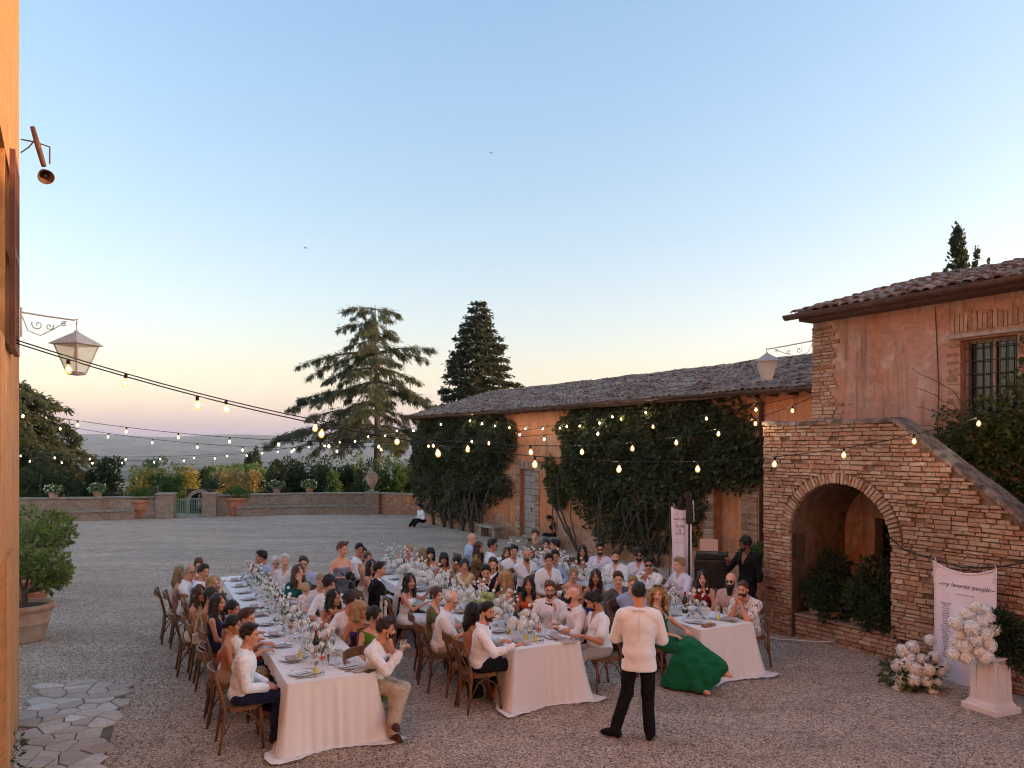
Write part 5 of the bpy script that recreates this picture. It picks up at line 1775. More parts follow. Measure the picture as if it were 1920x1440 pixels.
L_FLOWER = leaf_mat('bouquet_leaves', (0.035, 0.060, 0.024), (0.11, 0.14, 0.05), .25)
M_WAX = pmat('candle_wax', (0.82, 0.75, 0.66), None, rough=0.6)

def proto_mesh(parts):
    return parts

WARE = {}
def ware(kind):
    """prototype (list of (name, mesh, parent index)); first entry is the root mesh"""
    if kind in WARE: return WARE[kind]
    P = []
    def rd(mb, name, mat, sm=True):
        me = mb.mesh(name, mat, sm)
        if sm:
            try: me.set_sharp_from_angle(angle=R(50))
            except Exception: pass
        return me
    if kind == 'dinner_plate':
        P.append(('dinner_plate', rd(MB().lathe([(.085, 0), (.095, .004), (.135, .016), (.138, .019), (.132, .018), (.092, .009), (.01, .008)], 24, caps=False), 'dinner_plate', M_CHINA)))
        P.append(('side_rim', rd(MB().lathe([(.139, .0185), (.1395, .020), (.137, .0195)], 24, caps=False), 'side_rim', pmat('rim_line', (.45, .35, .33)))))
    elif kind == 'bread_plate':
        P.append(('bread_plate', rd(MB().lathe([(.05, 0), (.078, .010), (.080, .012), (.076, .011), (.05, .005), (.01, .005)], 18, caps=False), 'bread_plate', M_CHINA)))
    elif kind == 'wine_glass':
        P.append(('wine_glass', rd(MB().lathe([(.036, 0), (.034, .003), (.006, .008), (.004, .02), (.004, .085), (.008, .095), (.030, .115), (.040, .145), (.041, .17), (.034, .215), (.033, .216), (.039, .17), (.038, .146), (.028, .118), (.002, .100)], 12, caps=False), 'wine_glass', M_GLASS)))
    elif kind == 'red_wine_glass':
        P.append(('wine_glass', ware('wine_glass')[0][1]))
        P.append(('wine', rd(MB().lathe([(.002, .1005), (.027, .119), (.036, .142), (.001, .142)], 12, caps=False), 'wine', M_WINE)))
    elif kind == 'tumbler':
        P.append(('tumbler', rd(MB().lathe([(.030, 0), (.036, .095), (.034, .095), (.029, .008), (.002, .008)], 12, caps=False), 'tumbler', M_GLASS)))
    elif kind == 'spritz_glass':
        P.append(('spritz_glass', ware('wine_glass')[0][1]))
        P.append(('drink', rd(MB().lathe([(.002, .1005), (.028, .119), (.0375, .145), (.0385, .165), (.001, .165)], 12, caps=False), 'drink', M_SPRITZ)))
        P.append(('straw', rd(MB().tube([(.0, 0, .11), (.03, .012, .30)], .0035, 5), 'straw', M_BOTTLE)))
    elif kind == 'champagne_bottle':
        P.append(('champagne_bottle', rd(MB().lathe([(.040, 0), (.044, .006), (.044, .15), (.040, .19), (.020, .245), (.0155, .262), (.015, .30), (.018, .305), (.017, .315), (0, .318)], 14), 'champagne_bottle', M_BOTTLE)))
        P.append(('neck_foil', rd(MB().lathe([(.0175, .252), (.0172, .30), (.0195, .305), (.018, .322), (0, .324)], 12), 'neck_foil', pmat('red_foil', (.42, .06, .04), None, rough=.35, metallic=.5))))
        P.append(('bottle_label', rd(MB().lathe([(.0447, .06), (.0447, .13)], 14, caps=False), 'bottle_label', M_PAPER)))
    elif kind == 'water_bottle':
        P.append(('water_bottle', rd(MB().lathe([(.036, 0), (.038, .006), (.038, .17), (.030, .215), (.014, .26), (.013, .29), (.015, .292), (.015, .30)], 12), 'water_bottle', M_GLASS)))
        P.append(('cap', rd(MB().lathe([(.016, .292), (.016, .312), (0, .313)], 10), 'cap', M_PAPER)))
    elif kind == 'lemon_bottle':
        P.append(('drink_flask', rd(MB().lathe([(.021, 0), (.022, .004), (.022, .05), (.010, .075), (.010, .095)], 10), 'drink_flask', M_LEMONADE)))
        P.append(('stopper', rd(MB().lathe([(.011, .095), (.011, .112), (0, .113)], 8), 'stopper', M_WAX)))
    elif kind == 'menu_card':
        P.append(('menu_card', rd(MB().box((0, 0, .001), (.085, .20, .002)), 'menu_card', M_PAPER, False)))
        m = MB()
        for i in range(5): m.box((0, .055 - .03 * i, .0026), (.05 if i else .06, .007 if i else .012, .0008))
        P.append(('printed_line', rd(m, 'printed_line', M_INK, False)))
    elif kind == 'knife':
        P.append(('table_knife', rd(MB().box((0, -.05, .004), (.011, .10, .006)).box((0, .06, .004), (.015, .12, .003)), 'table_knife', M_STEEL, False)))
    elif kind == 'fork':
        m = MB().box((0, -.03, .004), (.009, .13, .004)).box((0, .05, .004), (.022, .03, .003))
        for x in (-.009, -.003, .003, .009): m.box((x, .085, .005), (.003, .045, .003))
        P.append(('table_fork', rd(m, 'table_fork', M_STEEL, False)))
    elif kind == 'napkin':
        g = random.Random(3)
        n = 10
        vs = [((i / n - .5) * .19, (j / n - .5) * .13, .004 + .016 * abs(math.sin(i * 1.1 + j * .4)) * (1 if 0 < i < n and 0 < j < n else .3) + g.uniform(0, .004)) for i in range(n + 1) for j in range(n + 1)]
        P.append(('napkin', rd(MB().add(vs, [(i * (n + 1) + j, (i + 1) * (n + 1) + j, (i + 1) * (n + 1) + j + 1, i * (n + 1) + j + 1) for i in range(n) for j in range(n)]), 'napkin', M_NAPKIN)))
    elif kind == 'candle':
        P.append(('pillar_candle', rd(MB().lathe([(.028, 0), (.028, .15), (.024, .153), (.003, .149)], 12), 'pillar_candle', M_WAX)))
        P.append(('candle_cylinder', rd(MB().lathe([(.045, 0), (.045, .20)], 14, caps=False), 'candle_cylinder', M_GLASS)))
    WARE[kind] = P
    return P

def put(kind, loc, rz, label, cat, group=None, tilt=None):
    P = ware(kind)
    root = link(P[0][0], P[0][1], None, None, loc, tilt or (0, 0, rz))
    tag(root, label, cat, group)
    for nm, me in P[1:]:
        link(nm, me, None, root)
    return root

# a hydrangea head: many small four petalled florets on a ball
def hydrangea_mesh(seed, mat, n=64, r=1.0, petal=.34):
    rng = np.random.default_rng(seed)
    i = np.arange(n) + .5
    ph = np.arccos(1 - 2 * i / n); th = np.pi * (1 + 5 ** .5) * i
    D = np.stack([np.cos(th) * np.sin(ph), np.sin(th) * np.sin(ph), np.cos(ph)], -1)
    Vs, Qs = [], []
    for d in D:
        d = d + rng.normal(0, .05, 3); d /= np.linalg.norm(d)
        c = d * r * rng.uniform(.86, 1.06)
        a = np.cross(d, rng.normal(0, 1, 3)); a /= np.linalg.norm(a); b = np.cross(d, a)
        for k in range(4):
            t = k * math.pi / 2 + .2
            u = a * math.cos(t) + b * math.sin(t); v = -a * math.sin(t) + b * math.cos(t)
            p = petal * rng.uniform(.8, 1.2)
            base = len(Vs)
            Vs += [c, c + u * p * .55 + v * p * .38 + d * .05, c + u * p + d * rng.uniform(-.02, .10), c + u * p * .55 - v * p * .38 + d * .05]
            Qs.append((base, base + 1, base + 2, base + 3))
    # inner ball so that it is not see through
    m = 10
    base = len(Vs)
    for a in range(7):
        for b in range(m):
            f = math.pi * a / 6
            Vs.append(np.array([math.sin(f) * math.cos(6.283 * b / m), math.sin(f) * math.sin(6.283 * b / m), math.cos(f)]) * r * .80)
    for a in range(6):
        for b in range(m):
            Qs.append((base + a * m + b, base + (a + 1) * m + b, base + (a + 1) * m + (b + 1) % m, base + a * m + (b + 1) % m))
    return np_mesh('blossom', np.array(Vs), np.array(Qs), [mat], smooth=False)
BLOOMS = [hydrangea_mesh(s, M_PETAL) for s in (1, 2, 3)]
SMALLB = [hydrangea_mesh(s + 10, M_PETAL, 22, 1.0, .62) for s in (1, 2)]
GREENB = [hydrangea_mesh(31, M_PETALG, 26, 1.0, .5)]

def bouquet(loc, scale, label, seed, n=14, tall=False, green=False):
    rng = np.random.default_rng(seed)
    root = empty('flower_arrangement', loc, rng.uniform(0, 6), label, 'flowers', 'white flower arrangements on the tables')
    MB().lathe([(.05, 0), (.07, .03), (.075, .08), (.06, .10), (.055, .10), (.06, .07)], 14, caps=False).build('vase', M_GLASS, root, True)
    for i in range(n):
        a = rng.uniform(0, 6.28); r = .19 * math.sqrt(rng.uniform(0, 1)) * scale
        z = .10 + .16 * scale * (1 - (r / (.21 * scale)) ** 2) * rng.uniform(.5, 1.15)
        s = rng.uniform(.030, .056) * scale
        var = BLOOMS if s > .038 * scale else SMALLB
        if green and rng.uniform() < .7: var = GREENB
        o = link('blossom', var[rng.integers(len(var))], None, root, (r * math.cos(a) * 1.15, r * math.sin(a), z), tuple(rng.uniform(0, 6, 3)), (s, s, s * .9))
    P, D = blob_points(rng, 36, [(0, 0, .13)], [(.24 * scale, .22 * scale, .12)], .5)
    leaf_object('foliage', P, D + [0, 0, .3], .07, L_FLOWER, root, rng, aspect=.35)
    m = MB()
    for i in range(7):
        a = rng.uniform(0, 6.28); L = rng.uniform(.16, .30) * scale
        e = Vector((math.cos(a) * L * .6, math.sin(a) * L * .6, .18 + L))
        m.tube([(0, 0, .08), tuple(e * .6 + Vector((0, 0, .03))), tuple(e)], .0022, 4)
        s = rng.uniform(.014, .024)
        link('blossom', SMALLB[0], None, root, e, tuple(rng.uniform(0, 6, 3)), (s, s, s))
    m.build('stem', M_BARK, root)

ORD = ['nearest', 'second', 'third', 'fourth', 'fifth', 'sixth', 'seventh', 'eighth', 'ninth', 'tenth', 'eleventh', 'twelfth', 'thirteenth']
def dress_tables():
    rng = np.random.default_rng(44)
    for key, (org, L, nm) in TABLES.items():
        TN = 'the %s table' % nm
        y = .30
        k = 0
        while y < L - .2:
            for side in (0, 1):
                x = .20 if side == 0 else TW - .20
                rz = TRZ + (-math.pi / 2 if side == 0 else math.pi / 2) + rng.uniform(-.08, .08)
                yy = y + rng.uniform(-.04, .04)
                if key == 'R' and k == 0 and side == 0: yy += .12
                where = 'at the %s setting, %s side of %s' % (ORD[k], 'left' if side == 0 else 'right', TN)
                put('dinner_plate', tpos(key, x, yy), rz, 'white dinner plate ' + where, 'plate', 'plates on ' + TN)
                if rng.uniform() < .75:
                    put('menu_card', tpos(key, x, yy, TH + .027), rz + rng.uniform(-.25, .25), 'printed menu card on the plate ' + where, 'menu', 'menu cards on ' + TN)
                else:
                    put('napkin', tpos(key, x, yy, TH + .022), rz, 'crumpled linen napkin ' + where, 'napkin', 'napkins on ' + TN)
                for dx, kd in ((-.17, 'fork'), (.165, 'knife')):
                    s2 = dx if side == 0 else -dx
                    put(kd, tpos(key, x, yy - s2), rz, '%s laid ' % kd + where, kd, kd + 's on ' + TN)
                xi = .34 if side == 0 else TW - .34
                if rng.uniform() < .55:
                    put('bread_plate', tpos(key, xi - .02 if side == 0 else xi + .02, yy + rng.uniform(.17, .2)), 0, 'small bread plate ' + where, 'plate', 'bread plates on ' + TN)
                gl = 'red_wine_glass' if rng.uniform() < .18 else 'wine_glass'
                put(gl, tpos(key, xi, yy - .08), 0, ('red wine glass ' if gl[0] == 'r' else 'empty outer wine glass ') + where, 'glass', 'wine glasses on ' + TN)
                put('wine_glass', tpos(key, xi + (.05 if side == 0 else -.05), yy + .03), 0, 'empty inner wine glass ' + where, 'glass', 'wine glasses on ' + TN)
                put('tumbler', tpos(key, xi + .01, yy + .10), 0, 'clear tumbler ' + where, 'glass', 'tumblers on ' + TN)
            y += .655
            k += 1
        # centre line
        ys = np.arange(.62, L - .2, .62)
        for i, yc in enumerate(ys):

            dense = {'L': .85, 'M': 1.2, 'R': 1.0}[key]
            bouquet(tpos(key, TW / 2 + rng.uniform(-.05, .05), yc), dense * rng.uniform(.85, 1.1), 'white flower arrangement on %s, %s' % (TN, ORD[min(i, 12)] + ' from the front'), 100 + i + ord(key) * 7, int(15 * dense), green=(key == 'M' and i == 2))
        for i, yc in enumerate(np.arange(.95, L - .3, 1.24)):
            if i % 2 == 0:
                put('champagne_bottle', tpos(key, TW / 2 + .02, yc), 0, 'dark champagne bottle on %s, %s from the front' % (TN, ORD[i // 2]), 'bottle', 'bottles on ' + TN)
            else:
                put('candle', tpos(key, TW / 2 - .05, yc), 0, 'cream pillar candle in glass on %s, %s from the front' % (TN, ORD[i // 2]), 'candle', 'candles on ' + TN)
            put('water_bottle', tpos(key, TW / 2 + rng.uniform(-.12, .12), yc + .18), 0, 'clear water bottle on %s, %s from the front' % (TN, ORD[i]), 'bottle', 'water bottles on ' + TN)
    for key, x, y, lab in (('L', .44, .30, 'orange spritz glass nearest the camera on the left table'), ('L', .40, .62, 'orange spritz glass behind the nearest one on the left table'), ('L', .38, 2.0, 'orange spritz glass halfway along the left table'), ('L', .36, 2.5, 'orange spritz glass farthest along the left table'), ('M', .48, .24, 'orange spritz glass near the front edge of the middle table'), ('R', .5, 5.6, 'orange spritz glass at the far part of the right table'), ('M', .3, 3.4, 'orange spritz glass halfway along the middle table')):
        put('spritz_glass', tpos(key, x, y), random.Random(int(y * 100)).uniform(0, 6), lab, 'drink', 'orange spritz drinks')
    for key, x, y, lab in (('L', .34, .22, 'small yellow flask at the near end of the left table'), ('L', .30, .95, 'small yellow flask beside the third plate of the left table'), ('M', .34, .33, 'small yellow flask near the front of the middle table'), ('M', .42, .22, 'small yellow flask beside the spritz on the middle table'), ('M', .30, .75, 'small yellow flask farther back on the middle table'), ('R', .62, .34, 'small yellow flask on the right table near its corner')):
        put('lemon_bottle', tpos(key, x, y), 0, lab, 'flask', 'small yellow flasks')
    # folded spectacles at the near edge of the left table and the middle table
    for key, x, y, rz, lab in (('L', .36, .09, .4, 'folded black spectacles at the front edge of the left table'), ('M', .43, .10, .1, 'folded dark spectacles at the front edge of the middle table')):
        m = MB()
        for sx in (-1, 1):
            m.tube([(sx * .034 + .024 * math.cos(a), 0, .03 + .020 * math.sin(a)) for a in np.linspace(0, 6.28, 11)], .003, 4, False)
            m.tube([(sx * .06, 0, .035), (sx * .055, .07, .02), (sx * .05, .13, .003)], .0028, 4)
        m.tube([(-.012, 0, .036), (.012, 0, .036)], .003, 4)
        o = m.build('spectacles', M_BOTTLE, None, loc=tpos(key, x, y), rot=(0, 0, TRZ + rz))
        tag(o, lab, 'spectacles')
    # tan clutch bag on the right table, phone and napkin on the left, green dip bowl
    o = MB().box((0, 0, .02), (.22, .09, .04), ch=.012).build('clutch_bag', pmat('tan_leather', (.42, .17, .06), (.35, .13, .045), 12, .5, .1, 60), None, loc=tpos('R', .22, .10), rot=(0, 0, TRZ + .15))
    tag(o, 'tan leather clutch bag on the right table', 'bag')
    MB().box((0, -.046, .028), (.03, .006, .02)).build('clasp', M_STEEL, o)
    o = MB().box((0, 0, .006), (.075, .15, .009), ch=.003).build('mobile_phone', M_BOTTLE, None, loc=tpos('L', TW - .04, .05), rot=(0, R(8), TRZ - .9))
    tag(o, 'dark mobile phone at the right front corner of the left table', 'phone')
    put('napkin', tpos('L', TW - .14, .12), TRZ + .5, 'crumpled striped linen napkin at the front right of the left table', 'napkin')
    o = MB().box((0, 0, .004), (.20, .26, .006)).build('folded_napkin', M_NAPKIN, None, loc=tpos('M', TW - .15, .08), rot=(0, 0, TRZ))
    tag(o, 'flat folded napkin at the front right corner of the middle table', 'napkin')
dress_tables()

# ================================================================== people
def Rz(a): c, s = math.cos(a), math.sin(a); return np.array([[c, -s, 0], [s, c, 0], [0, 0, 1.0]])
def Rx(a): c, s = math.cos(a), math.sin(a); return np.array([[1.0, 0, 0], [0, c, -s], [0, s, c]])
def Ry(a): c, s = math.cos(a), math.sin(a); return np.array([[c, 0, s], [0, 1.0, 0], [-s, 0, c]])

def skin_mat(name, c):
    t = NT('skin_' + name)
    co = t.coord('Object')
    col = t.mix(c, (c[0] * 1.05, c[1] * .86, c[2] * .82), t.ramp(t.noise(co, 14, 4), (.35, 0.0), (.7, 1.0)))
    b = t.n('BsdfPrincipled')
    t.put(b, 'Base Color', col); t.put(b, 'Roughness', .52); t.put(b, 'Specular IOR Level', .35)
    t.put(b, 'Normal', t.bump(t.noise(co, 90, 3), .12, .004))
    return t.done(b.outputs[0])
SKIN = {'fair': skin_mat('fair', (.70, .385, .27)), 'mid': skin_mat('mid', (.60, .295, .185)), 'tan': skin_mat('tan', (.50, .22, .125)), 'dark': skin_mat('dark', (.22, .095, .055))}
M_LIP = pmat('lips', (.42, .11, .09), None, rough=.45)
M_EYEW = pmat('eye_white', (.75, .68, .62), None, rough=.3)
M_EYED = pmat('eye_dark', (.018, .012, .010), None, rough=.2)
HAIRC = {'black': (.010, .007, .006), 'darkbrown': (.028, .014, .009), 'brown': (.075, .034, .018), 'auburn': (.13, .045, .018), 'blonde': (.40, .23, .10), 'ash': (.30, .19, .10), 'grey': (.38, .34, .32), 'white': (.66, .58, .52), 'babyblond': (.52, .34, .18)}
def hair_mat(k):
    n = 'hair_' + k
    if n in MATS: return MATS[n]
    c = HAIRC[k]
    t = NT(n)
    co = t.coord('Object', (1, 1, .16))
    f = t.noise(co, 130, 4, .7)
    col = t.ramp(f, (.3, tuple(x * .55 for x in c)), (.7, tuple(min(1, x * 1.6) for x in c)))
    MATS[n] = t.done(t.bsdf(col, .48, **{'Specular IOR Level': .4, 'Normal': t.bump(f, .6, .01)}))
    return MATS[n]

CLOTH = {'jacketwhite': (.95, .93, .94), 'white': (.93, .91, .94), 'offwhite': (.82, .76, .74), 'pinkwhite': (.90, .82, .84), 'lightblue': (.56, .63, .84), 'blue': (.36, .43, .66), 'lilac': (.76, .71, .85), 'black': (.012, .011, .013), 'navy': (.018, .022, .06), 'purple': (.06, .02, .13), 'teal': (.012, .11, .09), 'green': (.008, .14, .055), 'olive': (.17, .135, .06), 'grass': (.10, .20, .02), 'magenta': (.55, .03, .13), 'maroon': (.075, .010, .016), 'red': (.28, .012, .014), 'royal': (.02, .04, .34), 'orange': (.62, .085, .025), 'tan': (.46, .30, .18), 'cream': (.80, .66, .45), 'yellow': (.78, .58, .28), 'gold': (.38, .24, .06), 'grey': (.12, .11, .105), 'greybrown': (.19, .145, .11), 'rose': (.60, .36, .32), 'lavender': (.36, .31, .44), 'beige': (.52, .39, .29), 'dusky': (.45, .24, .20), 'skyshirt': (.46, .56, .74), 'stone': (.42, .35, .31), 'bluegrey': (.24, .25, .33), 'brown': (.12, .06, .035), 'leather': (.10, .035, .022)}
def cloth_mat(k):
    n = 'fabric_' + k
    if n in MATS: return MATS[n]
    t = NT(n)
    co = t.coord('Object')
    if k == 'stripes' or k == 'redstripes':
        x, y, z = [t.n('SeparateXYZ', Vector=co).outputs[i] for i in range(3)]
        arg = x if k == 'stripes' else z
        w = t.math('SINE', t.math('MULTIPLY', t.math('ADD', arg, t.math('MULTIPLY', t.noise(co, 4, 2), .03)), 150.0 if k == 'stripes' else 95.0))
        col = t.mix((.78, .70, .67), (.012, .011, .012) if k == 'stripes' else (.45, .09, .07), t.ramp(w, (.48, 0.0), (.52, 1.0)))
    elif k == 'print':
        f = t.noise(t.n('Mapping', Vector=co, Scale=(1, 1, .5)).outputs[0], 16, 2, .5, 1.5)
        col = t.mix((.76, .69, .66), (.10, .10, .13), t.ramp(f, (.56, 0.0), (.60, .9)))
    elif k == 'tealprint':
        col = t.ramp(t.noise(co, 11, 3), (.35, (.010, .04, .11)), (.5, (.012, .12, .10)), (.65, (.02, .20, .10)))
    elif k == 'floral':
        col = t.mix((.80, .68, .62), (.50, .06, .10), t.ramp(t.noise(co, 15, 2), (.62, 0.0), (.66, .9)))
    elif k == 'goldprint':
        col = t.ramp(t.noise(co, 13, 3), (.35, (.07, .035, .015)), (.5, (.33, .17, .04)), (.65, (.55, .36, .10)))
    else:
        c = CLOTH[k]
        col = t.mix(c, tuple(x * .86 for x in c), t.noise(co, 5, 3))
    h = t.math('ADD', t.math('MULTIPLY', t.noise(co, 17, 3, .5, 1.5), 1.0), t.math('MULTIPLY', t.noise(co, 6, 2, .5, 2.0), 2.2))
    MATS[n] = t.done(t.bsdf(col, .85, **{'Specular IOR Level': .15, 'Sheen Weight': .08 if k != 'black' else 0.0, 'Normal': t.bump(h, .18 if k == 'jacketwhite' else .45, .03)}))
    return MATS[n]

# ---------------------------------------------------------------- heads, hands, hair: built once in their own frame
_cache = {}
def head_mesh(sex, h):
    key = ('head', sex, h)
    if key in _cache: return _cache[key]
    f = sex == 'f'
    pr = [ell((0, -.012, .035), (.073, .093, .086)), ell((0, .018, -.03), (.057 if f else .060, .070, .083)), ell((0, .032, -.074), (.042 if f else .050, .053, .040)),
          ell((0, .070, -.098), (.018 if f else .023, .018, .016)), rcone((0, .084, .012), (0, .106, -.026), .007, .0115 if f else .013), ell((.010, .093, -.031), (.008, .009, .006)), ell((-.010, .093, -.031), (.008, .009, .006)),
          ell((.034, .062, -.024), (.026, .024, .024)), ell((-.034, .062, -.024), (.026, .024, .024)), rcone((-.028, .080, .022), (.028, .080, .022), .010, .010),
          rcone((0, -.022, -.04), (0, -.030, -.14), .046 if f else .054, .047 if f else .057)]
    ears = [ell((sx * .073, -.010, -.010), (.009, .021, .032)) for sx in (-1, 1)]
    lips = [rcone((-.017, .081, -.060), (.017, .081, -.060), .006, .006), rcone((-.014, .081, -.069), (.014, .081, -.069), .0065, .0065)]
    prims = pr + ears + lips
    mn, mx = prim_bounds(prims)
    lo = mn - 3 * h
    shape = tuple(int(x) + 1 for x in np.ceil((mx - mn) / h) + 6)
    F, ax = sdf_eval(pr, lo, shape, h, .022)
    F2, _ = sdf_eval(ears + lips, lo, shape, h, .006)
    kk = .008
    hh = np.clip(.5 + .5 * (F - F2) / kk, 0, 1); F = F * (1 - hh) + F2 * hh - kk * hh * (1 - hh)
    X, Y, Z = ax[0][:, None, None], ax[1][None, :, None], ax[2][None, None, :]
    for sx in (-1, 1):
        d = np.sqrt(((X - sx * .031) / .017) ** 2 + ((Y - .098) / .017) ** 2 + ((Z - .003) / .011) ** 2)
        F = np.maximum(F, (.0115 * (1 - d)).astype(np.float32))
    V, Q = surfnet(F, lo, h)
    c = V[Q].mean(1)
    mi = np.zeros(len(Q), int)
    lm = (np.abs(c[:, 0]) < .021) & (c[:, 2] < -.052) & (c[:, 2] > -.077) & (c[:, 1] > .076)
    mi[lm] = 1
    Vs, Qs, Ms = [V], [Q], [mi]
    b = len(V)
    # eyeballs with iris, lashes, brows
    for sx in (-1, 1):
        n, m = 8, 6
        cen = np.array([sx * .031, .0745, .003])
        vv = []
        for i in range(m + 1):
            a = math.pi * i / m
            for j in range(n):
                t = 2 * math.pi * j / n
                vv.append(cen + .0135 * np.array([math.sin(a) * math.cos(t), math.cos(a), math.sin(a) * math.sin(t)]))
        qq, mm = [], []
        for i in range(m):
            for j in range(n):
                qq.append((i * n + j, i * n + (j + 1) % n, (i + 1) * n + (j + 1) % n, (i + 1) * n + j)); mm.append(3 if i < 2 else 2)
        Vs.append(np.array(vv)); Qs.append(np.array(qq) + b); Ms.append(np.array(mm)); b += len(vv)
        for (pts, r, mt) in (([(sx * .014, .090, .010), (sx * .030, .0945, .0155), (sx * .046, .084, .010)], .0018 if f else .0013, 3), ([(sx * .012, .098, .024), (sx * .030, .097, .032), (sx * .050, .080, .026)], .0020 if f else .0028, 4)):
            t = MB().tube(pts, r, 5)
            vv = np.array(t.v); qq = np.array([q if len(q) == 4 else (q[0], q[1], q[2], q[3]) for q in t.f])
            Vs.append(vv); Qs.append(qq + b); Ms.append(np.full(len(qq), mt)); b += len(vv)
    _cache[key] = (np.vstack(Vs), np.vstack(Qs), np.concatenate(Ms))
    return _cache[key]

def hand_mesh(pose, h):
    key = ('hand', pose, h)
    if key in _cache: return _cache[key]
    curl = {'relax': (18, 28, 24), 'flat': (4, 8, 8), 'grip': (48, 62, 40), 'clasp': (30, 50, 30)}[pose]
    pr = []
    kn = [(-.030, .080, -.002), (-.010, .086, .002), (.011, .086, .002), (.030, .080, .0)]
    for (x, y, z), r in zip(kn, (.0115, .0120, .0122, .0115)):
        pr.append(rcone((x * .55, .006, 0), (x, y, z), .0155, .0125))
    L = [(.030, .020, .017), (.038, .025, .020), (.042, .027, .021), (.037, .024, .020)]
    for i, ((x, y, z), ls) in enumerate(zip(kn, L)):
        p = np.array([x, y, z]); a = 0
        spread = (-.10, -.03, .04, .10)[i]
        for k, (l, cdeg) in enumerate(zip(ls, curl)):
            a += R(cdeg * (.9 + .06 * i))
            q = p + l * np.array([math.sin(spread) * math.cos(a), math.cos(a), -math.sin(a)])
            pr.append(rcone(p, q, .0098 - .0012 * k, .0088 - .0012 * k)); p = q
    g = 1.0 if pose in ('grip', 'clasp') else 0
    t0 = np.array([.020, .022, -.006]); t1 = np.array([.046, .048, -.014 - .012 * g]); t2 = np.array([.054 - .022 * g, .078, -.018 - .018 * g]); t3 = np.array([.056 - .042 * g, .100 - .006 * g, -.018 - .022 * g])
    pr += [rcone(t0, t1, .0165, .0128), rcone(t1, t2, .0120, .0105), rcone(t2, t3, .0105, .0088), rcone((0, -.02, 0), (0, .012, 0), .0215, .021)]
    V, Q = sdf_mesh(pr, h, .006)
    _cache[key] = (V, Q)
    return _cache[key]

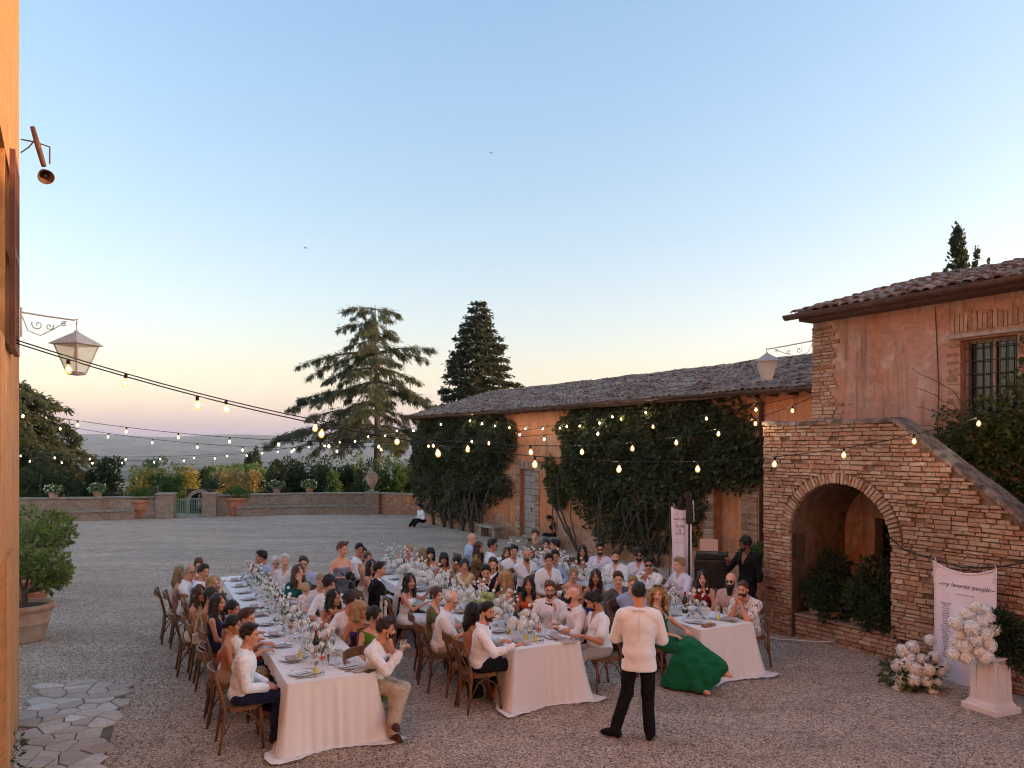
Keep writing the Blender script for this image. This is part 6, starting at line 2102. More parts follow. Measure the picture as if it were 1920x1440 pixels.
def _facecut(wx=.063, top=.078):
    def c(X, Y, Z):
        d = np.sqrt((X / wx) ** 2 + ((Y - .105) / .085) ** 2 + ((Z + .045) / (top + .045)) ** 2)
        return .06 * (1 - d)
    return c
def hair_mesh(style, seed=0):
    key = ('hair', style)
    if key in _cache: return _cache[key]
    H = .0085
    skull = [ell((0, -.014, .040), (.083, .103, .092))]
    line = lambda X, Y, Z: (.0 + .60 * Y + .9 * np.maximum(0, Y - .03)) - Z + .004 * np.sin(X * 90)
    earcut = lambda X, Y, Z: .03 * (1 - np.sqrt((Y + .005) ** 2 / .024 ** 2 + (Z + .012) ** 2 / .032 ** 2)) - 0 * X
    cuts = [_facecut()]
    g = np.random.default_rng(hash(style) % 1000 if False else len(style) * 7 + seed)
    wr = .004
    if style == 'short': pr = skull + [ell((0, .022, .098), (.060, .072, .036))]; cuts += [line, earcut]
    elif style == 'quiff': pr = skull + [ell((0, .045, .108), (.056, .055, .042)), ell((0, -.01, .11), (.062, .07, .03))]; cuts += [line, earcut]
    elif style == 'buzz': pr = [ell((0, -.012, .037), (.0775, .0975, .091))]; cuts += [line, earcut]; wr = .001
    elif style == 'fade': pr = [ell((0, -.012, .036), (.0765, .0965, .089)), ell((0, .010, .088), (.062, .080, .036))]; cuts += [line, earcut]; wr = .003
    elif style == 'side': pr = skull + [ell((.015, .035, .10), (.060, .060, .036)), ell((-.02, .0, .10), (.06, .08, .03))]; cuts += [line, earcut]
    elif style == 'balding':
        pr = [ell((0, -.014, .034), (.081, .100, .084))]; cuts += [line, lambda X, Y, Z: .05 * (1 - np.sqrt((X / .058) ** 2 + ((Y - .03) / .085) ** 2 + ((Z - .11) / .07) ** 2)), earcut]
    elif style == 'wavyshort':
        pr = [ell((0, -.016, .045), (.088, .106, .096))] + [ell(tuple(np.array([0, -.01, .05]) + .09 * d), (.026, .026, .022)) for d in [v / np.linalg.norm(v) for v in g.normal(0, 1, (40, 3)) + [0, 0, .7]]]; cuts += [lambda X, Y, Z: (-.015 + .55 * Y) - Z]
    elif style in ('long', 'longwave', 'verylong'):
        b = {'long': -.27, 'longwave': -.27, 'verylong': -.38}[style]
        pr = [ell((0, -.016, .038), (.086, .104, .094)), rcone((0, -.055, .0), (0, -.085, -.16), .075, .078), rcone((0, -.085, -.16), (0, -.080, b), .076, .040),
              rcone((.070, .0, .0), (.082, .012, -.14), .026, .034), rcone((-.070, .0, .0), (-.082, .012, -.14), .026, .034), rcone((.082, .012, -.14), (.078, .030, b * .92), .032, .018), rcone((-.082, .012, -.14), (-.078, .030, b * .92), .032, .018)]
        cuts = [_facecut(.058, .084), lambda X, Y, Z: np.minimum(.010 - np.abs(X - .012), np.minimum(Z - .07, Y - .02)) * .6]; wr = .010 if style == 'longwave' else .007
    elif style == 'bob':
        pr = [ell((0, -.014, .038), (.089, .106, .095)), rcone((0, -.05, .0), (0, -.06, -.12), .080, .072), rcone((.072, .0, .0), (.078, .015, -.13), .030, .024), rcone((-.072, .0, .0), (-.078, .015, -.13), .030, .024), rcone((-.04, .085, .055), (.04, .085, .055), .018, .018)]
        cuts = [_facecut(.055, .040)]
    elif style == 'bun': pr = [ell((0, -.012, .037), (.080, .100, .091)), ell((0, -.118, .0), (.042, .038, .042)), rcone((0, -.07, .02), (0, -.11, .0), .04, .03)]; cuts += [lambda X, Y, Z: (-.02 + .55 * Y) - Z]
    elif style == 'updo': pr = [ell((0, -.014, .040), (.083, .102, .094)), ell((0, -.095, .035), (.055, .045, .055)), ell((0, -.10, -.03), (.04, .03, .035)), rcone((.074, .02, .01), (.073, .03, -.07), .008, .004), rcone((-.074, .02, .01), (-.073, .03, -.07), .008, .004)]; cuts += [lambda X, Y, Z: (-.045 + .55 * Y) - Z]
    elif style == 'pony': pr = [ell((0, -.012, .037), (.080, .100, .091)), rcone((0, -.10, .02), (0, -.135, -.08), .032, .038), rcone((0, -.135, -.08), (0, -.12, -.24), .038, .014)]; cuts += [lambda X, Y, Z: np.where(Y > -.09, (-.02 + .55 * Y) - Z, -1)]
    elif style == 'curly':
        pr = [ell((0, -.018, .045), (.092, .105, .094))]
        for i in range(170):
            t = g.uniform(0, 1); a = g.uniform(.9, 5.4) + math.pi / 2
            z = .11 - .36 * t
            r = (.075 + .05 * min(1, t * 2)) * g.uniform(.85, 1.12) * (1 if t > .12 else .8)
            pr.append(ell((r * math.cos(a) * 1.05, r * math.sin(a) - .015, z), tuple(g.uniform(.016, .026, 3))))
        cuts = [_facecut(.056, .082)]; wr = .006
    elif style == 'olddo': pr = [ell((0, -.014, .044), (.090, .106, .098)), ell((0, -.06, -.01), (.07, .05, .06))]; cuts += [lambda X, Y, Z: (-.03 + .5 * Y) - Z]; wr = .006
    V, Q = sdf_mesh(pr, H, .018 if style != 'curly' else .007, 0, cuts, wr, 3 + len(style), 1.6)
    # loose locks lying over the surface break up its outline
    nrm = np.zeros_like(V)
    a, b_, c_ = V[Q[:, 0]], V[Q[:, 1]], V[Q[:, 2]]
    fn = np.cross(b_ - a, c_ - a); fn *= np.sign((fn * (a - V.mean(0))).sum(1, keepdims=True) + 1e-12)
    for i in range(4): np.add.at(nrm, Q[:, i], fn)
    nrm /= np.linalg.norm(nrm, axis=1, keepdims=True) + 1e-9
    ns = {'buzz': 0, 'fade': 200, 'balding': 160, 'curly': 900, 'long': 900, 'longwave': 1000, 'verylong': 1100, 'bob': 700}.get(style, 420)
    Vs, Qs = [V], [Q]
    if ns:
        ids = g.integers(0, len(V), ns)
        flow = np.tile(np.array([[0, -.45, -1.0]]), (ns, 1))
        if style in ('short', 'side', 'quiff', 'fade'): flow = np.where((V[ids, 2] > .07)[:, None], np.array([[.25, -.9, .1]]), np.array([[0, -.6, -.9]]))
        flow = flow + g.normal(0, .35 if style != 'curly' else 1.0, (ns, 3))
        n_ = nrm[ids]
        T = flow - n_ * (flow * n_).sum(1, keepdims=True) + n_ * g.uniform(.02, .30, (ns, 1))
        T /= np.linalg.norm(T, axis=1, keepdims=True)
        S = np.cross(T, n_); S /= np.linalg.norm(S, axis=1, keepdims=True) + 1e-9
        L = g.uniform(.018, .045, (ns, 1)) * (1.6 if 'long' in style else 1.0); w = g.uniform(.002, .0055, (ns, 1))
        p0 = V[ids] - n_ * .002
        q = np.stack([p0 - S * w, p0 + T * L * .5 - S * w * .9 + n_ * .006, p0 + T * L, p0 + T * L * .5 + S * w * .9 + n_ * .006], 1).reshape(-1, 3)
        Vs.append(q); Qs.append(np.arange(len(q)).reshape(-1, 4) + len(V))
    _cache[key] = np_mesh('hair', np.vstack(Vs), np.vstack(Qs))
    return _cache[key]

def beard_mesh(style):
    key = ('beard', style)
    if key in _cache: return _cache[key]
    o = {'stubble': .0022, 'full': .006, 'long': .010}[style]
    pr = [ell((0, .018, -.03), (.060 + o, .070 + o, .083 + o)), ell((0, .032, -.074), (.050 + o, .053 + o, .040 + o)), ell((0, .070, -.098), (.023 + o, .018 + o, .016 + o))]
    if style == 'long': pr += [rcone((0, .06, -.09), (0, .075, -.20), .055, .028), rcone((.03, .05, -.08), (.02, .07, -.17), .03, .02), rcone((-.03, .05, -.08), (-.02, .07, -.17), .03, .02)]
    pr += [rcone((-.022, .088, -.050), (.022, .088, -.050), .005 + o * .6, .005 + o * .6)]
    cuts = [lambda X, Y, Z: np.minimum(Z + .046 - .0 * X, 1) * np.where(np.abs(X) > .046, .35, 1) - np.where(np.abs(X) > .046, .012, 0),
            lambda X, Y, Z: .02 * (1 - np.sqrt((X / .017) ** 2 + ((Y - .1) / .03) ** 2 + ((Z + .066) / .0075) ** 2)), lambda X, Y, Z: .012 - Y]
    V, Q = sdf_mesh(pr, .0075 if style == 'long' else .006, .014, 0, cuts, .003 if style == 'long' else .0008, 5, 1.5)
    _cache[key] = np_mesh('beard', V, Q)
    return _cache[key]

def spectacle_mesh(kind):
    key = ('specs', kind)
    if key in _cache: return _cache[key]
    m = MB()
    for sx in (-1, 1):
        m.tube([(sx * .032 + .024 * math.cos(a), .103 - .010 * abs(math.cos(a)) * (sx * math.cos(a) > 0), .002 + .019 * math.sin(a)) for a in np.linspace(0, 2 * math.pi, 13)], .0024 if kind == 'clear' else .0034, 4, False)
        m.tube([(sx * .056, .094, .006), (sx * .078, .03, .008), (sx * .080, -.02, .0)], .0025, 4)
        if kind != 'clear':
            m.add([(sx * .032 + .024 * math.cos(a), .102 - .010 * abs(math.cos(a)) * (sx * math.cos(a) > 0), .002 + .019 * math.sin(a)) for a in np.linspace(0, 2 * math.pi, 12, endpoint=False)], [tuple(range(12))])
    m.tube([(-.009, .105, .006), (.009, .105, .006)], .003, 4)
    _cache[key] = m.mesh('spectacles', M_BOTTLE)
    return _cache[key]

def ik(S, T, l1, l2, hint):
    S, T, hint = np.array(S, float), np.array(T, float), np.array(hint, float)
    d = T - S; L = np.linalg.norm(d)
    if L > (l1 + l2) * .985: T = S + d / L * (l1 + l2) * .985; d = T - S; L = np.linalg.norm(d)
    u = d / L
    x = (l1 * l1 - l2 * l2 + L * L) / (2 * L)
    hgt = math.sqrt(max(1e-6, l1 * l1 - x * x))
    hp = hint - u * (hint @ u); hp /= np.linalg.norm(hp) + 1e-9
    return S + u * x + hp * hgt, T

POSES = {  # (right hand, left hand) seen from the person: x to the right, y forward, z up, for a seated body
    'table': ((.20, .40, .82), (-.20, .40, .82)), 'lap': ((.10, .27, .64), (-.10, .27, .64)), 'tableR': ((.16, .44, .82), (-.12, .24, .66)), 'tableL': ((.12, .24, .66), (-.16, .44, .82)),
    'chinR': ((.05, .20, 1.10), (-.06, .34, .83)), 'chinL': ((.06, .34, .83), (-.05, .20, 1.10)), 'clasp': ((.035, .30, 1.00), (-.035, .30, 1.00)), 'cross': ((-.10, .30, .86), (.10, .32, .84)), 'claspLow': ((.03, .36, .90), (-.03, .36, .90)),
    'fold': ((-.14, .20, .92), (.14, .22, .90)), 'reachR': ((.42, .36, .98), (-.16, .38, .82)), 'reachL': ((.16, .38, .82), (-.42, .36, .98)), 'handup': ((.20, .30, 1.18), (-.16, .38, .82)), 'backL': ((.12, .28, .66), (-.40, -.10, .88)), 'backR': ((.40, -.10, .88), (-.12, .28, .66))}

SPEAKER = Vector((1.42, 8.25, 0))
NPEOPLE = [0]
def person(u, v, sex, side, label, hair=('short', 'darkbrown'), top=('shirt', 'white', 'L'), bottom=('trousers', 'navy'), pose='lap', look='S', turn=0.0, lean=4, tilt=0, pitch=0, skin='mid', size=None, belly=0.0,
           beard=None, specs=None, stand=False, hands=('relax', 'relax'), legs=None, chair=True, headscale=1.0, extra=None, face=None, seat_dz=0.0, twist=None, hp=None, elbow=None, zoff=0.0, shoes='brown'):
    NPEOPLE[0] += 1
    seed = NPEOPLE[0]
    rng = np.random.default_rng(seed)
    f = sex == 'f'
    sc = size if size else (.945 if f else 1.0)
    hip = np.array([0, 0, .93 if stand else .555])
    # ---- where does the body face
    dep0 = (CAMZ - (1.62 if stand else 1.22)) * FPX / (v - HZ)
    approx = Vector(((u - 960) / FPX * dep0, dep0, 0))
    base = {'l': TP, 'r': -TP}.get(side, None)
    if face is not None: base = Vector((math.sin(R(face)), math.cos(R(face)), 0))     # compass style, 0 = away from camera, 90 = right
    yaw0 = math.atan2(-base.x, base.y)
    if look == 'S': tgt = SPEAKER
    elif look == 'C': tgt = Vector((0, 0, 0))
    elif look is None: tgt = approx + base * 5
    elif hasattr(look, '__len__'): tgt = Vector((look[0], look[1], 0))
    else: tgt = approx + Vector((math.sin(R(look)), math.cos(R(look)), 0)) * 5
    ld = tgt - approx
    al = math.atan2(-ld.x, ld.y) - yaw0
    al = (al + math.pi) % (2 * math.pi) - math.pi
    yaw = yaw0 + turn * al
    rest = al * (1 - turn)
    tw = max(-R(38), min(R(38), rest * .40)) if twist is None else R(twist)
    hy = max(-R(72), min(R(72), rest - tw))
    Tt = Rz(tw) @ Ry(R(tilt)) @ Rx(-R(lean))
    tp = lambda p: hip + Tt @ np.asarray(p, float)
    # ---- body primitives
    sw = .145 if f else .168
    if f:
        torso = [ell(tp((0, -.005, .02)), (.172, .125, .135), Tt), ell(tp((0, .0, .17)), (.122, .092, .15), Tt), ell(tp((0, .0, .33)), (.142, .098, .16), Tt), ell(tp((.062, .080, .335)), (.058, .052, .058), Tt), ell(tp((-.062, .080, .335)), (.058, .052, .058), Tt)]
    else:
        torso = [ell(tp((0, 0, .03)), (.162, .122, .13), Tt), ell(tp((0, .0, .17)), (.150, .108, .16), Tt), ell(tp((0, .005, .33)), (.172, .118, .17), Tt)]
    if belly: torso.append(ell(tp((0, .04 + .03 * belly, .15)), (.15 + .02 * belly, .10 + .035 * belly, .15), Tt))
    rs = .046 if f else .058
    sh = [rcone(tp((s_ * .05, -.01, .445)), tp((s_ * sw, -.012, .435)), rs + .008, rs) for s_ in (1, -1)] + [rcone(tp((s_ * .025, -.018, .50)), tp((s_ * sw * .75, -.018, .462)), .040 if f else .047, .034 if f else .040) for s_ in (1, -1)]
    neck = [rcone(tp((0, -.012, .47)), tp((0, .012, .60)), .050 if f else .060, .045 if f else .053)]
    l1, l2 = (.27, .235) if f else (.29, .255)
    ru, re, rw = (.041, .033, .023) if f else (.050, .041, .029)
    pz = hp or POSES[pose] if not stand or hp else ((.26, .05, .82), (-.26, .05, .82))
    arms_u, arms_f, wr_ = [], [], []
    for i, s_ in ((0, 1), (1, -1)):
        S = tp((s_ * (sw + .018), -.012, .425))
        T = np.array(pz[i], float)
        # hands are given in the frame of the hips turned halfway with the chest
        T = Rz(tw * .7) @ T
        hint = (elbow[i] if elbow and elbow[i] is not None else (s_ * .55, -.25, -1.0))
        E, T = ik(S, T, l1, l2, Rz(tw) @ np.array(hint))
        arms_u.append(rcone(S, E, ru, re)); arms_f.append(rcone(E, T, re * .98, rw)); wr_.append((E, T))
    # ---- legs
    thr, knr, anr = (.080, .056, .034) if f else (.084, .060, .040)
    if legs is None:
        if stand: K = [(.095, .02, .49), (-.095, .02, .49)]; A = [(.10, -.02, .09), (-.10, -.02, .09)]
        else: K = [(.105, .42, .525), (-.105, .42, .525)]; A = [(.11, .36, .09), (-.11, .40, .09)]
    else: K, A = legs[0], legs[1]
    leg_u, leg_l, feet = [], [], []
    for i, s_ in ((0, 1), (1, -1)):
        hj = hip + np.array([s_ * .088, 0, -.01 if stand else 0.0]); k_, a_ = np.array(K[i], float), np.array(A[i], float)
        leg_u.append(rcone(hj, k_, thr, knr)); leg_l.append(rcone(k_, a_, knr * .96, anr))
        fd = np.array((legs[2][i] if legs and len(legs) > 2 else (.10 * s_, 1, -.0)), float); fd /= np.linalg.norm(fd)
        dn = np.array([0, 0, -1.0])
        heel = a_ + dn * .045 - fd * .035; toe = a_ + dn * .055 + fd * .15
        feet += [rcone(a_, heel, anr, .032), rcone(heel, a_ + dn * .045 + fd * .09, .033, .034), rcone(a_ + dn * .045 + fd * .08, toe, .036, .026)]
    # ---- head frame
    hc = tp((0, .030, .672))
    Hm = Rz(tw + hy) @ Rx(-R(lean * .35 + pitch)) @ Ry(R(tilt * .4))
    # ---- place so that the head falls where the photograph shows it
    zh = hc[2] * sc + seat_dz + zoff
    depth = (CAMZ - zh) * FPX / (v - HZ)
    hw = Vector(((u - 960) / FPX * depth, depth, 0))
    off = Rz(yaw) @ (hc * sc)
    loc = Vector((hw.x - off[0], hw.y - off[1], zoff))
    near = depth
    hv = .0145 if near < 10 else (.0185 if near < 12.6 else .0245)
    hh = .0072 if near < 10 else (.0092 if near < 12.6 else .0120)
    hd = .0062 if near < 10 else (.0085 if near < 12.6 else .0110)
    # ---- body: one continuous mesh
    V, Q = sdf_mesh(torso + sh + neck + arms_u + arms_f + leg_u + leg_l + feet, hv * 1.22, .03)
    Vs, Qs, Ms = [V], [Q], [np.zeros(len(Q), int)]
    b = len(V)
    hV, hQ, hM = head_mesh(sex, hh)
    Vs.append((hV * headscale) @ Hm.T + hc); Qs.append(hQ + b); Ms.append(hM); b += len(hV)
    hframes = []
    for i, s_ in ((0, 1), (1, -1)):
        E, T = wr_[i]
        V_, Q_ = hand_mesh(hands[i], hd)
        y = (T - E) / np.linalg.norm(T - E)
        if abs(pz[i][2] - .82) < .03 and not stand: y = y * np.array([1, 1, .15]); y /= np.linalg.norm(y)
        up = np.array([0, 0, 1.0]) if abs(y[2]) < .8 else np.array([0, -1.0, 0])
        if pose == 'clasp' or pose == 'claspLow': up = np.array([s_ * 1.0, 0, .2])
        z = up - y * (up @ y); z /= np.linalg.norm(z); x = np.cross(y, z)
        M = np.column_stack([x, y, z])
        W = V_.copy() * (.93 if f else 1.04)
        if s_ == 1:
            W[:, 0] *= -1; Q_ = Q_[:, ::-1]
        Vs.append(W @ M.T + T); Qs.append(Q_ + b); Ms.append(np.zeros(len(Q_), int)); b += len(W)
        hframes.append((T, M))
    hairkey = hair[1] if hair else 'darkbrown'
    me = np_mesh('person', np.vstack(Vs), np.vstack(Qs), [SKIN[skin], M_LIP, M_EYEW, M_EYED, hair_mat(hairkey if hairkey in HAIRC else 'brown')], np.concatenate(Ms))
    root = link('person', me, None, None, loc, (0, 0, yaw), (sc, sc, sc))
    tag(root, label, 'person')
    # ---- clothes
    inv = Tt.T
    def torsoz(fn):
        def c(X, Y, Z):
            x, y, z = X - hip[0], Y - hip[1], Z - hip[2]
            return fn(inv[0, 0] * x + inv[0, 1] * y + inv[0, 2] * z, inv[1, 0] * x + inv[1, 1] * y + inv[1, 2] * z, inv[2, 0] * x + inv[2, 1] * y + inv[2, 2] * z)
        return c
    def garment(name, prims, mat, off, cuts, wr=.005, k=.03, ws=1.0):
        V, Q = sdf_mesh(prims, hv if near > 9.7 else .0115, k, off, cuts, wr * (1.0 if near > 9.7 else .75), seed * 3 + len(name), ws if near > 9.7 else 1.1)
        if len(Q) == 0: return None
        if name == 'dress' and 'gown' in (extra or ()):
            pl = np.clip((.62 - V[:, 2]) / .3, 0, 1) * .010 * np.sin(85 * V[:, 0] + 60 * V[:, 1] + 9 * V[:, 2] + 2 * np.sin(7 * V[:, 2]))
            V = V + pl[:, None] * np.array([.3, .9, .2])
        elif near < 11:
            for _ in range(4 if name == 'jacket' else 2):
                acc = np.zeros_like(V); cnt = np.zeros(len(V))
                for i in range(4):
                    for j in ((i + 1) % 4, (i + 3) % 4): np.add.at(acc, Q[:, i], V[Q[:, j]]); np.add.at(cnt, Q[:, i], 1)
                V = V * .4 + .6 * acc / np.maximum(cnt, 1)[:, None]
        return link(name, np_mesh(name, V, Q, [mat]), None, root)
    def part_arm(frac, fore=True):
        out = []
        for (a, q) in zip(arms_u, arms_f):
            if frac >= 1: out.append(a)
            else: out.append(rcone(a[1], a[1] + (a[2] - a[1]) * frac, a[3] + .006, a[3] + (a[4] - a[3]) * frac + .012))
            if frac > 1: out.append(rcone(q[1], q[1] + (q[2] - q[1]) * (frac - 1), q[3] + .002, q[3] + (q[4] - q[3]) * (frac - 1) + .004))
        return out
    def skirt(hem):
        km = (np.array(K[0], float) + np.array(K[1], float)) / 2; am = (np.array(A[0], float) + np.array(A[1], float)) / 2
        pr = [rcone(hip + np.array([s_ * .09, 0, 0]), np.array(K[i], float), thr + .01, knr + .02) for i, s_ in ((0, 1), (1, -1))] + [rcone(hip, km, .11, .09)]
        t = hem
        for i in (0, 1):
            k_, a_ = np.array(K[i], float), np.array(A[i], float)
            pr.append(rcone(k_, k_ + (a_ - k_) * t, knr + .025, knr + .05))
        pr.append(rcone(km, km + (am - km) * t, .10, .13))
        return pr
    def shirt(name, colr, sleeve, vdepth, off, hem=-.07, collar=True, vw=.30, wr=.006):
        fr = {'L': 1.94, 'R': 1.35, 'S': .62, 'E': 1.05, 'N': .12}[sleeve]
        pr = torso + sh + part_arm(fr)
        zv = .50 - vdepth
        cuts = [torsoz(lambda x, y, z: hem - z), torsoz(lambda x, y, z: np.minimum(np.minimum((z - zv) * vw - np.abs(x), y - .015), .03)),
                torsoz(lambda x, y, z: np.minimum(.056 - np.sqrt(x * x + (y - .005) ** 2), z - .44)), torsoz(lambda x, y, z: np.where(np.sqrt(x * x + y * y) < .12, z - .535, -1.0))]
        if collar:
            R0 = .064 if f else .070
            ring = [np.array([R0 * math.sin(a), -.004 - R0 * math.cos(a) * .95, .512 - .030 * (1 - math.cos(a)) * .5]) for a in np.linspace(-2.6, 2.6, 13)]
            pr = pr + [rcone(tp(p), tp(q), .010, .010) for p, q in zip(ring, ring[1:])]
        if name == 'jacket':
            pr = pr + [rcone(tp((s_ * .085, .0, .34)), tp((s_ * .062, .0, .12)), .088, .080) for s_ in (1, -1)] + [rcone(tp((s_ * .062, .0, .12)), tp((s_ * .078, .0, -.20)), .080, .100) for s_ in (1, -1)] + [rcone(tp((0, -.005, .30)), tp((0, .0, -.20)), .10, .115)]
        return garment(name, pr, cloth_mat(colr), off, cuts, wr, .010 if name == 'jacket' else .018)
    kind = top[0]
    if kind in ('shirt', 'polo', 'tee'):
        shirt('shirt', top[1], top[2], top[3] if len(top) > 3 else (.13 if kind != 'tee' else .03), .013, hem=-.05 if kind != 'polo' else -.10, collar=kind != 'tee')
    elif kind == 'suit':
        shirt('shirt', 'white', 'L', .05, .008, collar=True)
        shirt('jacket', top[1], 'L', .26, .020, hem=-.16, collar=False, vw=.28)
    elif kind == 'whitejacket':
        shirt('shirt', 'white', 'L', .05, .006)
        shirt('jacket', top[1], 'L', .20, .026, hem=-.165, collar=True, vw=.25, wr=.0006)
    elif kind == 'dress':
        st = top[2]
        hem = top[3] if len(top) > 3 else .55
        pr = list(torso) + skirt(hem)
        cuts = []
        straps = []
        if st == 'strapless': cuts.append(torsoz(lambda x, y, z: z - .365))
        elif st == 'strap':
            cuts.append(torsoz(lambda x, y, z: z - (.375 + .02 * np.sign(y) - np.where(y < 0, .07, 0))))
            for s_ in (1, -1): straps += [rcone(tp((s_ * .075, .085, .37)), tp((s_ * .085, .01, .487)), .008, .008), rcone(tp((s_ * .085, .01, .487)), tp((s_ * .07, -.095, .34)), .008, .008)]
        elif st == 'wide':
            pr += sh
            cuts += [torsoz(lambda x, y, z: np.minimum(np.minimum((z - .34) * .45 - np.abs(x), .05), .05)), torsoz(lambda x, y, z: np.where(z > .2, np.abs(x) - sw - .01, -1))]
        elif st == 'vneck':
            pr += sh
            cuts += [torsoz(lambda x, y, z: np.minimum((z - .24) * .34 - np.abs(x), y - .0)), torsoz(lambda x, y, z: np.where(z > .36, np.abs(x) - sw * .78, -1)), torsoz(lambda x, y, z: np.where(np.sqrt(x * x + y * y) < .10, z - .50, -1))]
        elif st == 'halter':
            cuts.append(torsoz(lambda x, y, z: z - np.where(y > 0, .47 - np.abs(x) * .9, .22)))
            pr += [rcone(tp((s_ * .03, .06, .46)), tp((s_ * .05, .0, .51)), .012, .010) for s_ in (1, -1)]
        elif st == 'oneshoulder':
            pr += [sh[0]]
            cuts.append(torsoz(lambda x, y, z: z - (.40 + .55 * x)))
        elif st == 'backless':
            cuts.append(torsoz(lambda x, y, z: z - np.where(y > 0, .38, .08)))
            for s_ in (1, -1): straps += [rcone(tp((s_ * .075, .085, .37)), tp((s_ * .085, .01, .487)), .006, .006), rcone(tp((s_ * .085, .01, .487)), tp((s_ * .03, -.105, .10)), .006, .006)]
        elif st == 'sleeves':
            pr += sh + part_arm(top[4] if len(top) > 4 else 1.0)
            cuts.append(torsoz(lambda x, y, z: np.minimum(.085 - np.sqrt(x * x + (y - .03) ** 2), z - .40)))
        elif st == 'offshoulder':
            cuts.append(torsoz(lambda x, y, z: z - .395))
            pr += [rcone(a[1] + (a[2] - a[1]) * .12, a[1] + (a[2] - a[1]) * .55, a[3] + .022, a[3] + .034) for a in arms_u]
        if 'gown' in (extra or ()):
            km = (np.array(K[0], float) + np.array(K[1], float)) / 2
            for q, r0, r1 in (((.20, .46, .05), .07, .08), ((.13, .58, .04), .07, .08), ((.05, .66, .04), .07, .08), ((-.04, .73, .10), .07, .07), ((-.11, .80, .22), .07, .06), ((-.16, .85, .34), .07, .045), ((.22, .32, .06), .07, .08), ((.11, .38, .05), .08, .09), ((.0, .48, .06), .08, .09)):
                pr.append(rcone(km + np.array([q[0] * .35, 0, 0]), q, r0, r1))
            cuts.append(lambda X, Y, Z: .02 - Z)
        garment('dress', pr + straps, cloth_mat(top[1]), .009, cuts, .005 if 'gown' not in (extra or ()) else .010, .028 if 'gown' not in (extra or ()) else .045)
    if kind in ('shirt', 'polo', 'tee', 'suit', 'whitejacket'):
        bc = bottom[1]
        waist = lambda X, Y, Z: np.where(Y < .05, Z - hip[2] - .09, -1.0) + 0 * X
        pel = ell(torso[0][1], torso[0][2] - .008, torso[0][3])
        if bottom[0] == 'trousers':
            garment('trousers', [pel] + leg_u + [rcone(q[1], q[1] + (q[2] - q[1]) * 1.0, q[3] + (.006 if not stand else .0), q[4] + (.018 if not stand else .010)) for q in leg_l], cloth_mat(bc), .011, [waist], .006, .025)
        elif bottom[0] == 'shorts':
            garment('shorts', [pel] + leg_u, cloth_mat(bc), .016, [waist], .004, .025)
        elif bottom[0] == 'skirt':
            garment('skirt', [torso[0]] + skirt(.7), cloth_mat(bc), .014, [waist], .010, .03)
        if near < 10.5 or stand: garment('shoes', feet, cloth_mat('leather' if shoes == 'brown' else 'black'), .006, [lambda X, Y, Z: np.minimum(Z - min(A[0][2], A[1][2]) - .02, 9) if abs(A[0][2] - A[1][2]) < .03 else -1.0 + 0 * Z], 0, .02)
    # ---- hair, beard, glasses
    HM = Matrix([[*Hm[i], hc[i]] for i in range(3)] + [[0, 0, 0, 1]])
    def headpart(name, mesh, mat=None, M=None, s=headscale):
        o = bpy.data.objects.new(name, mesh)
        COL.objects.link(o)
        o.parent = root
        o.matrix_local = HM @ Matrix.Diagonal((s, s, s, 1)) @ (M if M is not None else Matrix())
        if mat:
            if not mesh.materials: mesh.materials.append(None)
            o.material_slots[0].link = 'OBJECT'; o.material_slots[0].material = mat
        return o
    if hair and hair[0]: headpart('hair', hair_mesh(hair[0]), hair_mat(hair[1]))
    if beard: headpart('beard', beard_mesh(beard[0]), hair_mat(beard[1]))
    if specs == 'head': headpart('sunglasses', spectacle_mesh('dark'), None, Matrix.Translation((0, .012, .082)) @ Matrix.Rotation(R(28), 4, 'X'))
    elif specs: headpart('sunglasses' if specs == 'dark' else 'spectacles', spectacle_mesh(specs))
    if extra and 'bow' in extra:
        m = MB()
        for s_ in (-1, 1):
            a = [(0, 0, .012), (s_ * .052, .008, .026), (s_ * .056, .010, -.024), (0, 0, -.012)]
            bk = [(x, y - .016, z) for x, y, z in a]
            m.add(a + bk, [(0, 1, 2, 3), (7, 6, 5, 4), (0, 4, 5, 1), (1, 5, 6, 2), (2, 6, 7, 3)])
        m.box((0, .002, 0), (.02, .022, .026), ch=.004)
        o = m.build('bow_tie', cloth_mat('black'), root)
        o.matrix_local = Matrix([[*Tt[i], tp((0, .088, .468))[i]] for i in range(3)] + [[0, 0, 0, 1]])
    if extra and 'seams' in extra:
        sm_ = pmat('seam_thread', (.55, .50, .48))
        for pts in ([(0, -.135, .46), (0, -.147, .30), (0, -.125, .10), (0, -.142, -.165)],):
            MB().tube([tp(p) for p in pts], .0025, 4).build('back_seam', sm_, root)
        for s_ in (-1, 1):
            MB().tube([tp((s_ * .10, -.02, .505)), tp((s_ * .06, -.085, .510)), tp((0, -.098, .512))], [.016, .017, .017], 6, flat=1.2).build('collar', cloth_mat('jacketwhite'), root, True)
    if extra and 'earring' in extra:
        for s_ in (-1, 1): headpart('earring', MB().tube([(s_ * .078, -.004, -.040), (s_ * .080, -.004, -.062)], .006, 5).mesh('earring', M_WAX))
    if chair and not stand:
        place_chair(loc.x, loc.y, yaw, 'wooden chair of the ' + label)
    return root, loc, yaw, sc, hframes

